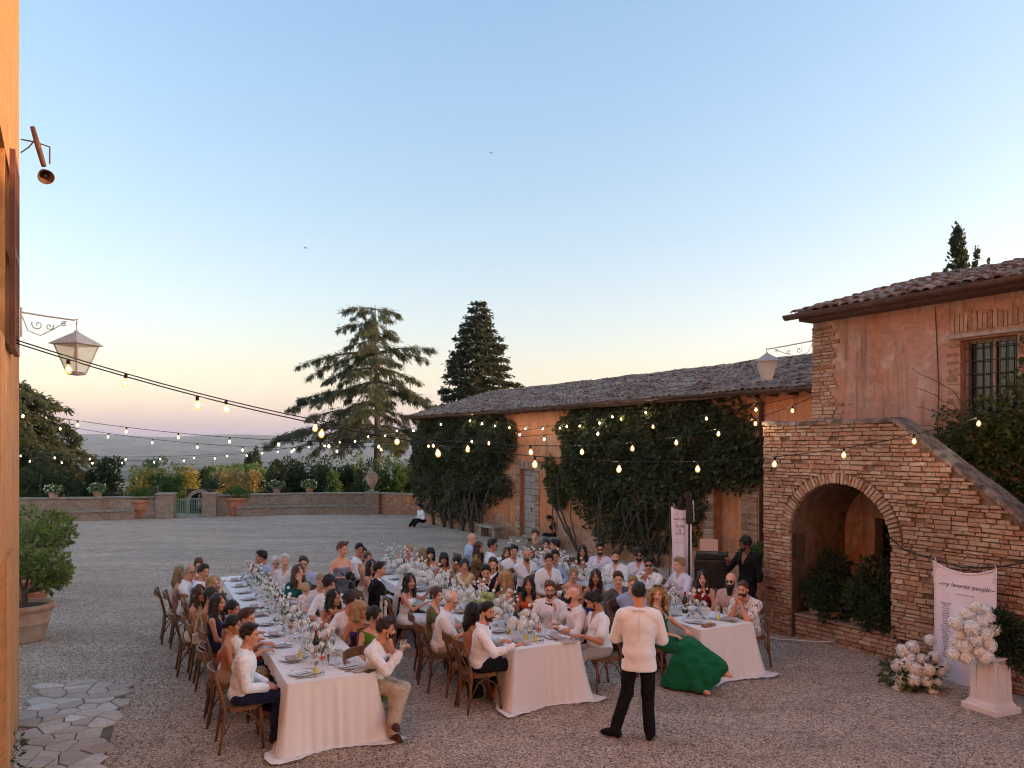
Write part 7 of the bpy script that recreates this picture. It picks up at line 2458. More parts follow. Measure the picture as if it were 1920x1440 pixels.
W = ('shirt', 'white', 'L')
def guests():
    P = person
    # ------------------------------------------------ left table, left side (from the camera backwards)
    P(469, 1191, 'm', 'l', 'dark haired man in white shirt at the near left corner', ('side', 'darkbrown'), ('shirt', 'white', 'L', .05), ('trousers', 'navy'), 'lap', 'S', lean=6, skin='mid', pitch=-2)
    P(438, 1172, 'f', 'l', 'woman with low dark bun and bare tanned back', ('bun', 'black'), ('dress', 'tan', 'backless'), pose='lap', skin='tan')
    P(463, 1160, 'm', 'l', 'short haired man leaning in behind the bun woman', ('short', 'brown'), ('shirt', 'offwhite', 'S'), pose='table', lean=16, skin='mid')
    P(437, 1142, 'f', 'l', 'dark bun woman with bare shoulders, fourth on the left', ('bun', 'black'), ('dress', 'orange', 'backless'), pose='table', skin='tan')
    P(410, 1130, 'f', 'l', 'woman in navy dress with sunglasses pushed up on her hair', ('long', 'darkbrown'), ('dress', 'navy', 'wide'), pose='lap', specs='head', skin='mid')
    P(397, 1117, 'f', 'l', 'dark haired woman with hair tied up and straps', ('updo', 'darkbrown'), ('dress', 'tan', 'strap'), pose='lap', skin='tan')
    P(374, 1113, 'f', 'l', 'long brown haired woman half hidden, left outer row', ('longwave', 'brown'), ('dress', 'cream', 'strap'), pose='lap', skin='mid')
    P(401, 1094, 'f', 'l', 'blonde woman raising her bare forearm over the left table', ('long', 'blonde'), ('dress', 'offwhite', 'strapless'), pose='handup', lean=10, skin='fair', extra=('earring',))
    P(382, 1073, 'm', 'l', 'dark haired man in white shirt resting his arm on the chair', ('short', 'darkbrown'), W, pose='backR', skin='mid')
    P(357, 1072, 'm', 'l', 'balding man with glasses and white shirt far left', ('balding', 'grey'), W, pose='table', specs='clear', skin='mid', belly=.6)
    P(340, 1074, 'f', 'l', 'woman seen from behind with long blonde hair, far left end', ('long', 'ash'), ('dress', 'dusky', 'strap'), pose='lap', look=60, skin='fair')
    P(372, 1056, 'f', 'l', 'brown haired child at the far end of the left table', ('bob', 'auburn'), ('dress', 'dusky', 'strap'), pose='lap', look='C', skin='fair', size=.86)
    # ------------------------------------------------ left table, right side
    P(490, 1045, 'm', 'r', 'man in light blue shirt lifting both hands at far end', ('short', 'black'), ('shirt', 'skyshirt', 'R'), pose='clasp', look=250, skin='tan', lean=8)
    P(517, 1056, 'f', 'r', 'older woman with grey hair and glasses in magenta top', ('olddo', 'white'), ('dress', 'magenta', 'strap'), pose='claspLow', look='C', specs='clear', skin='fair', turn=.3)
    P(534, 1052, 'm', 'r', 'white haired older man in pale pink shirt', ('short', 'white'), ('shirt', 'pinkwhite', 'L'), pose='lap', look='C', skin='fair', turn=.4)
    P(569, 1057, 'm', 'r', 'young man with black glasses behind the teal woman', ('short', 'brown'), ('shirt', 'lightblue', 'L'), pose='lap', look='C', specs='clear', skin='fair', turn=.4)
    P(560, 1073, 'f', 'r', 'woman in teal print dress with hand at her mouth', ('long', 'brown'), ('dress', 'tealprint', 'sleeves', .55, .9), pose='chinL', look='S', skin='fair', turn=.5, size=.98)
    P(603, 1089, 'm', 'r', 'man with cropped hair and white shirt holding the baby', ('buzz', 'ash'), ('shirt', 'pinkwhite', 'L'), pose='cross', look='S', skin='fair', turn=.45)
    P(618, 1097, 'm', 'r', 'black haired man in white shirt looking over shoulder', ('wavyshort', 'black'), W, pose='tableR', look='S', skin='mid', turn=.35, lean=8)
    P(627, 1121, 'f', 'r', 'dark haired woman with clasped hands at her lips', ('long', 'black'), ('dress', 'dusky', 'strapless'), pose='clasp', look='S', skin='tan', turn=.45, extra=('earring',))
    P(658, 1128, 'm', 'r', 'man in white shirt with arm laid on the left table', ('wavyshort', 'darkbrown'), ('shirt', 'pinkwhite', 'L'), pose='reachR', look='S', skin='mid', turn=.2, hp=((.18, .46, .84), (-.30, .10, .90)))
    P(676, 1143, 'f', 'r', 'blonde woman in deep purple strap dress', ('bob', 'blonde'), ('dress', 'purple', 'backless'), pose='backL', look='S', skin='tan', turn=.4, hp=((.10, .30, .70), (-.36, .10, .98)))
    P(704, 1155, 'f', 'r', 'dark haired woman in one shouldered green dress', ('updo', 'black'), ('dress', 'grass', 'oneshoulder'), pose='lap', look='S', skin='mid', turn=.55)
    sm = P(723, 1180, 'm', 'r', 'bearded man in white shirt with crossed beige trouser legs', ('quiff', 'darkbrown'), ('shirt', 'white', 'L', .20), ('trousers', 'beige'), look=(5.0, 9.0), skin='mid', beard=('full', 'darkbrown'), face=128, lean=12, pose='chinL',
      hp=((.02, .40, .98), (-.02, .22, 1.10)), hands=('grip', 'grip'), legs=(((.03, .43, .56), (-.10, .42, .56)), ((.06, .40, .10), (.14, .50, .26)), ((.2, 1, 0), (.5, 1, .1))))
    # ------------------------------------------------ middle table, left side
    P(674, 1031, 'm', 'l', 'black haired man at the far end of the middle table', ('short', 'black'), W, pose='lap', skin='tan')
    P(681, 1037, 'f', 'l', 'dark haired woman with red hair clip, far middle table', ('updo', 'darkbrown'), ('dress', 'cream', 'strap'), pose='lap', skin='mid')
    P(689, 1046, 'f', 'l', 'brown ponytail woman in cream dress', ('pony', 'brown'), ('dress', 'cream', 'backless'), pose='lap', skin='mid')
    P(697, 1062, 'f', 'l', 'woman with long black hair beside the suited man', ('long', 'black'), ('dress', 'offwhite', 'strap'), pose='lap', skin='mid')
    P(712, 1068, 'm', 'l', 'man in black suit sitting left at the middle table', ('short', 'black'), ('suit', 'black'), ('trousers', 'black'), pose='lap', look=95, skin='mid', extra=('bow',), belly=.4)
    br = P(768, 1090, 'f', 'l', 'bride in white dress with long dark hair and veil', ('longwave', 'darkbrown'), ('dress', 'white', 'strap', .9), pose='tableR', look='S', skin='mid', extra=('veil',), turn=.1, hp=((.20, .36, .88), (-.10, .40, 1.05)))
    P(819, 1116, 'f', 'l', 'woman with brown pinned hair in olive dress', ('updo', 'brown'), ('dress', 'olive', 'sleeves', .55, .4), pose='lap', look='S', skin='fair', turn=.2)
    P(847, 1125, 'm', 'l', 'grey haired man with glasses in white polo shirt', ('balding', 'white'), ('polo', 'white', 'S', .06), ('shorts', 'beige'), pose='table', look='S', specs='clear', skin='fair', belly=1.0, lean=12, pitch=14)
    P(889, 1147, 'f', 'l', 'woman with long black hair in backless black dress', ('long', 'black'), ('dress', 'black', 'backless'), pose='lap', look=62, skin='tan')
    P(913, 1148, 'm', 'l', 'bearded man in white shirt with hand on the table end', ('short', 'black'), ('shirt', 'white', 'L', .05), ('trousers', 'black'), pose='reachR', look='S', skin='mid', beard=('stubble', 'darkbrown'), extra=('bow',), lean=6, hp=((.34, .40, .86), (-.06, .30, .84)))
    # ------------------------------------------------ middle table, right side
    P(767, 1033, 'f', 'r', 'blonde woman in maroon wrap raising a cigarette', ('updo', 'blonde'), ('dress', 'maroon', 'vneck'), pose='handup', look='C', skin='fair', turn=.5, hp=((.22, .22, 1.08), (-.16, .34, .84)))
    P(791, 1038, 'f', 'r', 'streaky blonde woman turned away reaching left', ('bob', 'ash'), ('dress', 'cream', 'halter'), pose='reachR', look=290, skin='mid')
    P(807, 1038, 'f', 'r', 'short dark haired woman in off shoulder pale dress', ('bob', 'black'), ('dress', 'lilac', 'offshoulder'), pose='table', look='C', skin='mid', turn=.4)
    P(832, 1048, 'f', 'r', 'woman with fringe and dark bob in lilac halter dress', ('bob', 'black'), ('dress', 'lavender', 'halter'), pose='table', look='C', skin='tan', turn=.4)
    P(856, 1054, 'f', 'r', 'dark haired woman leaning left in yellow strap dress', ('bun', 'black'), ('dress', 'yellow', 'strap'), pose='table', look=255, skin='tan', lean=12)
    P(871, 1060, 'f', 'r', 'woman with pinned brown hair in pale yellow top', ('updo', 'darkbrown'), ('dress', 'yellow', 'wide'), pose='lap', look='C', skin='mid', turn=.5)
    P(911, 1073, 'm', 'r', 'man in black suit and bow tie clapping his hands', ('short', 'black'), ('suit', 'black'), ('trousers', 'black'), pose='clasp', look='C', skin='mid', turn=.5, extra=('bow',), hands=('flat', 'flat'), lean=10, pitch=8)
    P(924, 1059, 'm', 'r', 'fair man in dark suit leaning behind the clapping man', ('short', 'brown'), ('suit', 'black'), ('trousers', 'black'), pose='lap', look='C', skin='fair', turn=.3, tilt=-10)
    P(945, 1084, 'f', 'r', 'blonde woman in floral white dress with chin on hand', ('long', 'blonde'), ('dress', 'floral', 'wide'), pose='chinR', look=262, skin='tan', size=.99, turn=.1, extra=('earring',))
    P(991, 1096, 'f', 'r', 'woman with long black hair in orange draped dress', ('verylong', 'black'), ('dress', 'orange', 'oneshoulder'), pose='lap', look='C', skin='tan', turn=.5)
    P(1031, 1106, 'm', 'r', 'bearded man with glasses and bow tie in white shirt', ('short', 'auburn'), ('shirt', 'pinkwhite', 'L', .03), ('trousers', 'black'), pose='table', look='C', skin='fair', turn=.5, beard=('full', 'brown'), specs='clear', extra=('bow',))
    P(1073, 1117, 'm', 'r', 'bald bearded man with bow tie turning his head left', None, ('shirt', 'pinkwhite', 'L', .03), ('trousers', 'black'), pose='chinR', look=265, skin='fair', turn=.1, beard=('full', 'black'), extra=('bow',), pitch=-12, belly=.5, hp=((.10, .30, 1.02), (-.18, .34, .84)))
    P(1113, 1128, 'm', 'r', 'dark bearded man in white short sleeves looking down', ('quiff', 'black'), ('polo', 'white', 'S', .14), ('trousers', 'stone'), pose='table', look=262, skin='tan', turn=.0, beard=('stubble', 'black'), pitch=22, lean=8, belly=.5)
    # ------------------------------------------------ right table, left side (turned round on their chairs)
    P(885, 1010, 'm', 'l', 'bald man with glasses in pale blue shirt, far right table', None, ('shirt', 'skyshirt', 'L'), pose='lap', look=90, specs='clear', skin='fair')
    P(898, 1027, 'f', 'l', 'long haired woman in gold dress with raised arm', ('verylong', 'brown'), ('dress', 'goldprint', 'sleeves', .55, .5), pose='chinL', look=110, skin='fair', hp=((.10, .30, .84), (-.14, .12, 1.22)), pitch=-8)
    P(924, 1023, 'm', 'l', 'black haired man in sunglasses and white shirt, far right table', ('quiff', 'black'), W, pose='lap', look=105, specs='dark', skin='tan')
    P(951, 1038, 'f', 'l', 'red haired woman with sunglasses on her head', ('long', 'auburn'), ('dress', 'rose', 'strap'), pose='lap', look='C', specs='head', skin='fair', turn=.5)
    P(964, 1034, 'm', 'l', 'dark haired smiling man in white shirt beside bald man', ('short', 'black'), W, pose='cross', look='C', skin='mid', turn=.6)
    P(988, 1041, 'm', 'l', 'bald goateed man in open white shirt, right table', None, ('shirt', 'white', 'R', .2), pose='cross', look='C', skin='mid', turn=.6, beard=('stubble', 'darkbrown'))
    P(1029, 1052, 'm', 'l', 'young dark haired man in open white shirt facing camera', ('quiff', 'darkbrown'), ('shirt', 'white', 'L', .16), pose='lap', look='C', skin='mid', turn=.65)
    P(1041, 1044, 'm', 'l', 'man in blue shirt half hidden behind the young man', ('short', 'black'), ('shirt', 'skyshirt', 'L'), pose='table', look='C', skin='tan', turn=.3)
    P(1075, 1077, 'f', 'l', 'woman with pinned fair hair in tan dress holding cup', ('updo', 'ash'), ('dress', 'tan', 'oneshoulder'), pose='cross', look='C', skin='fair', turn=.65, extra=('earring',))
    P(1117, 1082, 'f', 'l', 'dark haired woman in royal blue sleeveless dress', ('long', 'darkbrown'), ('dress', 'royal', 'halter'), pose='backR', look='C', skin='tan', turn=.6)
    P(1159, 1087, 'm', 'l', 'short haired man in dark grey shirt', ('short', 'brown'), ('shirt', 'grey', 'L'), ('trousers', 'stone'), pose='lap', look='C', skin='fair', turn=.65, tilt=6)
    P(1187, 1096, 'm', 'l', 'man in blue shirt half hidden by the speaker', ('short', 'ash'), ('shirt', 'blue', 'L'), pose='cross', look='C', skin='fair', turn=.55)
    # ------------------------------------------------ right table, right side
    P(1003, 1004, 'm', 'r', 'man in grey brown tee standing out at the far end', ('short', 'brown'), ('tee', 'greybrown', 'S'), pose='cross', look='C', skin='fair', turn=.5, size=1.03)
    P(1024, 1021, 'f', 'r', 'woman in red striped top beside the striped shirt man', ('bun', 'darkbrown'), ('tee', 'redstripes', 'S'), pose='table', look='C', skin='fair', turn=.3)
    P(1041, 1023, 'm', 'r', 'man in black and white striped shirt turned left', ('short', 'black'), ('shirt', 'stripes', 'R'), pose='table', look=270, skin='mid', lean=10)
    P(1092, 1034, 'f', 'r', 'bare shouldered woman with long dark hair by the wall', ('long', 'black'), ('dress', 'tan', 'strapless'), pose='lap', look='C', skin='tan', turn=.4)
    P(1125, 1030, 'm', 'r', 'bearded man in sunglasses and white shirt by the vine', ('short', 'black'), ('shirt', 'lilac', 'L'), pose='lap', look='C', specs='dark', skin='mid', turn=.4, beard=('full', 'black'), size=1.03)
    P(1154, 1044, 'm', 'r', 'bearded man in white shirt without sunglasses', ('short', 'brown'), W, pose='table', look='C', skin='fair', turn=.4, beard=('full', 'brown'), belly=.7)
    P(1198, 1041, 'm', 'r', 'bushy bearded man in sunglasses with arms folded', ('wavyshort', 'black'), ('shirt', 'lilac', 'L'), pose='fold', look='C', specs='dark', skin='mid', turn=.4, beard=('full', 'black'))
    P(1216, 1059, 'm', 'r', 'clean shaven man in sunglasses with hands clasped', ('short', 'black'), ('shirt', 'white', 'L', .18), pose='clasp', look='C', specs='dark', skin='tan', turn=.4, hands=('clasp', 'clasp'))
    P(1273, 1059, 'm', 'r', 'fair haired man in lilac shirt beside the tall banner', ('short', 'ash'), ('shirt', 'lilac', 'L'), pose='table', look=(-6, 9), skin='fair', turn=.35, size=1.02)
    P(1317, 1084, 'f', 'r', 'woman with long brown hair in dark red dress', ('verylong', 'darkbrown'), ('dress', 'red', 'halter'), pose='lap', look='C', skin='fair', turn=.45, extra=('earring',))
    P(1370, 1089, 'm', 'r', 'bald man with sunglasses and huge black beard', None, ('shirt', 'rose', 'S'), pose='lap', look='S', specs='dark', skin='fair', turn=.35, beard=('long', 'black'))
    P(1393, 1105, 'm', 'r', 'bearded man in printed white shirt with clasped hands', ('fade', 'brown'), ('polo', 'print', 'S', .14), ('trousers', 'stone'), pose='clasp', look='S', skin='mid', turn=.25, beard=('full', 'darkbrown'), hands=('clasp', 'clasp'), lean=14)
    # woman in the long green gown at the front of the right table
    P(1234, 1114, 'f', 'l', 'curly blonde woman in long green gown', ('curly', 'blonde'), ('dress', 'green', 'vneck', .96), pose='backL', look='S', face=141, skin='fair', specs='head', lean=-5, twist=14, size=.99,
      hp=((.18, .30, .72), (-.06, .46, .72)), legs=(((.09, .46, .52), (-.07, .50, .60)), ((.06, .75, .09), (-.17, .92, .33)), ((.0, 1, 0), (-.2, 1, -.15))), turn=0.0, extra=('gown', 'earring'))
    # ------------------------------------------------ standing and others
    P(1198, 1113, 'm', None, 'speaker in white dinner jacket and black trousers seen from behind', ('fade', 'black'), ('whitejacket', 'jacketwhite'), ('trousers', 'black'), stand=True, face=8, look=12, size=1.03, skin='mid', lean=1,
      hp=((.08, .26, 1.08), (-.08, .26, 1.10)), legs=(((.10, .03, .50), (-.13, .02, .50)), ((.12, -.02, .09), (-.26, .00, .09)), ((.25, 1, 0), (-.9, .35, 0))), hands=('grip', 'grip'), shoes='black', pitch=4, elbow=((.85, -.35, -.8), (-.85, -.35, -.8)), extra=('seams',))
    ph = P(642, 1030, 'f', None, 'woman photographer standing with black straps and camera', ('short', 'auburn'), ('dress', 'bluegrey', 'strapless', .75), stand=True, face=142, look=125, size=.97, skin='fair', specs='head',
      hp=((.12, .26, 1.13), (-.10, .27, 1.13)), hands=('grip', 'grip'), belly=.5)
    dj = P(1397, 1021, 'm', None, 'curly haired man in black holding up a phone', ('wavyshort', 'black'), ('shirt', 'black', 'R', .2), ('trousers', 'black'), stand=True, face=218, look=262, size=.99, skin='dark', specs='clear', beard=('stubble', 'black'),
      hp=((.22, .30, 1.30), (-.26, .06, .80)), hands=('grip', 'relax'), shoes='black')
    P(1029, 972, 'f', None, 'woman in black sitting on a stone bench by the barn door', ('pony', 'black'), ('dress', 'black', 'wide'), pose='lap', face=265, look=262, skin='tan', chair=False, lean=22, pitch=20, size=.90, zoff=-.12)
    P(786, 951, 'm', None, 'distant man in white seated at the barn corner', ('short', 'black'), ('shirt', 'white', 'R'), ('trousers', 'black'), pose='lap', face=225, look=240, skin='mid', chair=False, lean=14, size=.88, zoff=-.24, legs=(((.12, .42, .60), (-.12, .40, .62)), ((.12, .66, .36), (-.10, .60, .36))))
    P(573, 1105, 'm', None, 'blond baby in pale clothes held at the left table', ('short', 'babyblond'), ('tee', 'pinkwhite', 'L'), ('trousers', 'pinkwhite'), pose='lap', face=330, look=330, skin='fair', chair=False, size=.50, headscale=1.5, zoff=.50)
    return ph, dj, sm, br
_ph, _dj, _sm, _br = guests()

# ================================================================== things carried or worn that lie outside the body meshes
def hand_world(info, i):
    root, loc, yaw, sc, hf = info
    T, M = hf[i]
    Z = Rz(yaw)
    return Vector(loc) + Vector(Z @ (T * sc)), Z @ M

def held_things():
    # camera in the photographer's hands, with straps as part of her gear
    a, _ = hand_world(_ph, 0); b, _ = hand_world(_ph, 1)
    root, loc, yaw, sc, _hf = _ph
    fw = Vector((-math.sin(yaw), math.cos(yaw), 0))
    c = (a + b) / 2 + fw * .10 + Vector((0, 0, .02))
    cam_o = empty('photo_camera', c, yaw, 'black camera held by the standing photographer', 'camera')
    mk = pmat('black_plastic', (.012, .012, .013), None, rough=.45)
    MB().box((0, 0, 0), (.14, .07, .10), ch=.012).box((0, 0, .06), (.06, .06, .035), ch=.008).build('camera_body', mk, cam_o)
    l = MB().lathe([(.036, 0), (.038, .02), (.038, .07), (.043, .085), (.043, .12), (.036, .12), (.030, .11)], 14, caps=False).build('lens', mk, cam_o, True, rot=(R(-100), 0, 0), loc=(0, .03, 0))
    MB().lathe([(.036, .115), (.001, .116)], 12, caps=False).build('front_glass', M_DARKGLASS, l)
    m = MB()
    for s_ in (-1, 1):
        m.tube([(s_ * .10, -.095, 1.18), (s_ * .085, -.06, 1.40), (s_ * .075, .01, 1.425), (s_ * .065, .11, 1.30), (s_ * .055, .14, 1.20), (s_ * .03, .22, 1.16)], .016, 5, flat=.35)
    m.build('strap', mk, root)
    MB().box((0, -.115, 1.22), (.18, .02, .05), ch=.006).build('strap_pad', mk, root)
    MB().tube([(.17, .06, .98), (.16, .10, .90), (.15, .11, .80)], [.05, .06, .05], 8).build('lens_pouch', mk, root, True)
    MB().tube([(-.17, .06, .98), (-.16, .10, .90), (-.15, .11, .80)], [.05, .06, .05], 8).build('lens_pouch', mk, root, True)
    # phone in the raised hand of the man in black
    a, M = hand_world(_dj, 0)
    o = MB().box((0, 0, 0), (.075, .010, .155), ch=.004).build('mobile_phone', mk, None, loc=a + Vector((0, 0, .10)), rot=(R(-8), 0, R(70)))
    tag(o, 'dark mobile phone held up by the man in black', 'phone')
    root = _dj[0]
    MB().tube([(.075, .115, .97), (.08, .13, .93), (.08, .125, .80), (.10, .13, .97)], .005, 4).build('belt_chain', M_STEEL, root)
    # wine glass in the seated bearded man's hand
    a, M = hand_world(_sm, 0)
    P = ware('wine_glass')
    o = link('wine_glass', P[0][1], None, None, a + Vector((.02, -.03, -.06)), (R(6), R(8), 0))
    tag(o, 'white wine glass in the hand of the man with crossed legs', 'glass')
    link('wine', MB().lathe([(.002, .1005), (.027, .119), (.034, .135), (.001, .135)], 12, caps=False).mesh('wine', pmat('white_wine', (.72, .55, .22), None, rough=.1), True), None, o)
    # veil and skirt train of the bride
    root, loc, yaw, sc, _hf = _br
    g = np.random.default_rng(3)
    n, k = 14, 9
    vs = []
    for i in range(n + 1):
        t = i / n
        for j in range(k):
            q = j / (k - 1) - .5
            x = q * (.13 + .34 * t); y = -.075 - .10 * min(1, t * 2.5) - .10 * t * t - .02 * math.cos(q * 9) + .012 * math.sin(j * 2.1 + i * .6)
            vs.append((x, y + .03 * (abs(q) * 2) ** 2, 1.34 - 1.05 * t))
    fs = [(i * k + j, i * k + j + 1, (i + 1) * k + j + 1, (i + 1) * k + j) for i in range(n) for j in range(k - 1)]
    t = NT('tulle_veil')
    mv = t.done(t.n('MixShader', i0=.42, i1=t.n('BsdfTransparent', Color=(1, 1, 1)).outputs[0], i2=t.bsdf((.85, .78, .75), .8)).outputs[0])
    o = MB().add(vs, fs).build('veil', mv, root, True)
    # ribbons tied to the backs of two chairs beside the bride
    cl = pmat('cream_ribbon', (.78, .68, .58), (.70, .58, .48), 8, .7, .2, 20)
    for idx, (dx, dy, lab) in enumerate(((0.0, 0.0, 'cream ribbon bow tied to the bride chair back'), (-.38, .17, 'cream ribbon bow hanging left of the bride chair bow'))):
        base = Vector(loc) + Vector(Rz(yaw) @ np.array([.21 - .40 * idx, -.30, 0]))
        rt = empty('ribbon_bow', base + Vector((0, 0, .86)), yaw, lab, 'ribbon', 'ribbons on the bride chair')
        rng = np.random.default_rng(idx)
        for r in range(5):
            x = (r - 2) * .022; L = rng.uniform(.42, .70)
            MB().tube([(x * .3, -.03, 0), (x, -.06, -.06), (x * 1.6, -.055, -L * .5), (x * 2.0 + rng.uniform(-.02, .02), -.06, -L)], [.016, .020, .022, .020], 5, flat=.3).build('tail', cl, rt)
        for s_ in (-1, 1): MB().tube([(0, -.03, 0), (s_ * .05, -.05, .035), (s_ * .09, -.055, .0), (s_ * .05, -.05, -.03), (0, -.03, 0)], .014, 5, flat=.4).build('loop', cl, rt)
held_things()

# ================================================================== festoon lights
M_CABLE = pmat('black_cable', (.014, .012, .012), None, rough=.6)
M_CORE = emit_mat('lit_filament', (1.0, .84, .60), 210.0)
_t = NT('bulb_halo_glass')
M_BULB = _t.done(_t.n('MixShader', i0=.40, i1=_t.n('BsdfTransparent', Color=(1, .93, .8)).outputs[0], i2=_t.n('Emission', Color=(1.0, .50, .13), Strength=1.1).outputs[0]).outputs[0])  # amber emission in the shell imitates the halo round a lit bulb
CORE = MB().lathe([(.004, -.075), (.016, -.088), (.020, -.104), (.015, -.120), (.002, -.127)], 6, caps=False).mesh('filament', M_CORE, True)
SOCK = MB().lathe([(.012, .0), (.019, -.006), (.020, -.045), (.015, -.052)], 8).mesh('socket', M_CABLE, True)
BULB = MB().lathe([(.013, -.050), (.020, -.066), (.034, -.092), (.037, -.112), (.031, -.136), (.016, -.150), (.002, -.153)], 7, caps=False).mesh('bulb', M_BULB, True)
def festoon(label, A, B, sag, spacing, first=.5, swap=0.0, r=.0065, lo=0.0):
    A, B = Vector(A), Vector(B)
    root = empty('string_lights', A, 0, label, 'string lights', 'festoon lights over the court')
    L = (B - A).length
    def pt(t): return A.lerp(B, t) + Vector((0, 0, -4 * sag * t * (1 - t)))
    n = 40
    MB().tube([pt(i / n) - A for i in range(n + 1)], r, 5).build('cable', M_CABLE, root, True)
    d = first
    rng = random.Random(int(L * 100))
    while d < L - .3:
        t = d / L
        if t > lo:
            p = pt(t) - A
            tl = (rng.uniform(-.12, .12), rng.uniform(-.12, .12), 0)
            s = link('socket', SOCK, None, root, p + Vector((0, 0, -.004)), tl)
            link('bulb', BULB, None, s); link('filament', CORE, None, s)
            s.scale = (.9, .9, .9)
        d += spacing * rng.uniform(.93, 1.07)

VA = (-4.72, 7.08, 4.33)
festoon('string of lit bulbs from the villa to the barred window', VA, (7.79, 11.36, 4.02), 1.02, 1.18, .45)
festoon('string of lit bulbs from the villa to the house corner', (-4.72, 7.08, 4.36), (5.83, 14.46, 4.30), .98, 1.02, .95)
festoon('string of lit bulbs ending at the barn eaves beside the house', (-11.6, 16.5, 4.25), (6.38, 16.35, 4.45), .92, 1.15, .8)
festoon('string of lit bulbs ending at the middle barn eaves', (-14.1, 20.2, 4.30), (3.72, 20.5, 4.48), 1.10, 1.25, .6)
festoon('low string of lit bulbs ending near the barn door eaves', (-19.0, 26.0, 3.25), (-1.9, 29.3, 4.5), .80, 1.15, .6)
festoon('farthest string of lit bulbs ending at the far barn corner', (-22.0, 29.5, 3.05), (-3.7, 32.1, 4.4), .85, 1.2, .3)
festoon('short string of lit bulbs high across the climber', (-1.9, 29.3, 4.5), (3.9, 20.3, 4.42), .45, 1.0, .5)
for (x, y, z, lab) in ((-11.6, 16.5, 4.3, 'slim iron post holding string lights beside the villa'), (-14.1, 20.2, 4.35, 'slim iron post behind the first one by the court edge'), (-19.0, 26.0, 3.3, 'slim iron post in front of the garden wall'), (-22.0, 29.5, 3.1, 'slim iron post farthest along the court edge')):
    o = empty('light_post', (x, y, 0), 0, lab, 'post', 'posts for the string lights')
    MB().tube([(0, 0, 0), (0, 0, z)], [.03, .022], 7).build('pole', M_IRON, o)
    MB().lathe([(.12, 0), (.12, .02), (.04, .05)], 10).build('foot', M_IRON, o)

# ================================================================== wall lanterns
M_LGLASS = NT('frosted_lantern_glass')
M_LGLASS = M_LGLASS.done(M_LGLASS.n('MixShader', i0=.45, i1=M_LGLASS.n('BsdfTransparent', Color=(.95, .92, .88)).outputs[0], i2=M_LGLASS.bsdf((.88, .86, .84), .35)).outputs[0])
M_LMETAL = pmat('painted_lantern_metal', (.46, .43, .41), (.58, .54, .51), 10, .6, .15, 30, metallic=.2)
def lantern(label, root_pt, rz, arm, s=1.0, gap=.10):
    """bracket leaves the wall at root_pt along local +y"""
    r = empty('wall_lantern', root_pt, rz, label, 'lantern', 'wall lanterns')
    br = MB().tube([(0, 0, 0), (0, arm * .5, -.03), (0, arm, -.05), (0, arm + .03, -.03), (0, arm + .02, -.09)], .013 * s, 6).build('bracket', M_LMETAL, r)
    def spiral(c, r0, turns, sgn, st):
        return [(0, c[0] + r0 * (1 - t) * math.cos(st + sgn * turns * 6.283 * t), c[1] + r0 * (1 - t) * math.sin(st + sgn * turns * 6.283 * t)) for t in np.linspace(0, .92, 22)]
    for c, r0, sg, st in (((arm * .30, -.14), .075 * s, 1, 2.6), ((arm * .52, -.15), .055 * s, -1, .5), ((arm * .80, -.11), .04 * s, 1, 1.2)):
        MB().tube(spiral(c, r0, 1.4, sg, st), .007 * s, 4).build('scroll', M_LMETAL, br)
    MB().tube([(0, .01, -.05), (0, arm * .12, -.22), (0, arm * .35, -.27), (0, arm * .6, -.18), (0, arm * .85, -.07)], .007 * s, 4).build('scroll', M_LMETAL, br)
    MB().tube([(0, 0, .06), (0, .0, -.30)], .012, 5).build('wall_plate', M_LMETAL, r)
    c = Vector((0, arm + .02, -.09 - gap))
    MB().tube([(0, arm + .02, -.09), tuple(c)], .006, 4).build('chain', M_LMETAL, r)
    z1 = c.z
    w = .25 * s
    MB().lathe([(w * 1.42, z1 - .20 * s), (w * 1.38, z1 - .185 * s), (.03, z1 - .01), (.015, z1 + .015)], 4, (0, c.y, 0)).build('roof', M_LMETAL, r)
    wt, wb, zt, zb = w * 1.12, w * .50, z1 - .205 * s, z1 - .60 * s
    for k in range(4):
        a0, a1 = math.pi / 2 * k, math.pi / 2 * (k + 1)
        p = [(wt * math.cos(a0), c.y + wt * math.sin(a0), zt), (wt * math.cos(a1), c.y + wt * math.sin(a1), zt), (wb * math.cos(a1), c.y + wb * math.sin(a1), zb), (wb * math.cos(a0), c.y + wb * math.sin(a0), zb)]
        MB().add(p, [(0, 1, 2, 3)]).build('glass_pane', M_LGLASS, r)
        MB().tube([p[0], p[3]], .010 * s, 4).build('frame_bar', M_LMETAL, r)
        MB().tube([p[3], p[2]], .010 * s, 4).build('frame_bar', M_LMETAL, r)
    MB().lathe([(wb * 1.05, zb - .015), (wb * .9, zb - .03), (.02, zb - .04)], 4, (0, c.y, 0)).build('base', M_LMETAL, r)
    MB().lathe([(.02, zt), (.02, zt - .08), (.035, zt - .14), (.03, zt - .20), (.0, zt - .22)], 8, (0, c.y, 0)).build('lamp_bulb', M_WAX, r, True)
lantern('large pale lantern hanging from the villa corner', (VC.x + .02, VC.y + .01, 4.98), VRZ, .56, .86, .10)
p = bw(12.69, HW - .02)
lantern('pale lantern on scrolled bracket at the house corner', (p.x, p.y, 5.40), R(32.45), 1.08, .95, .03)

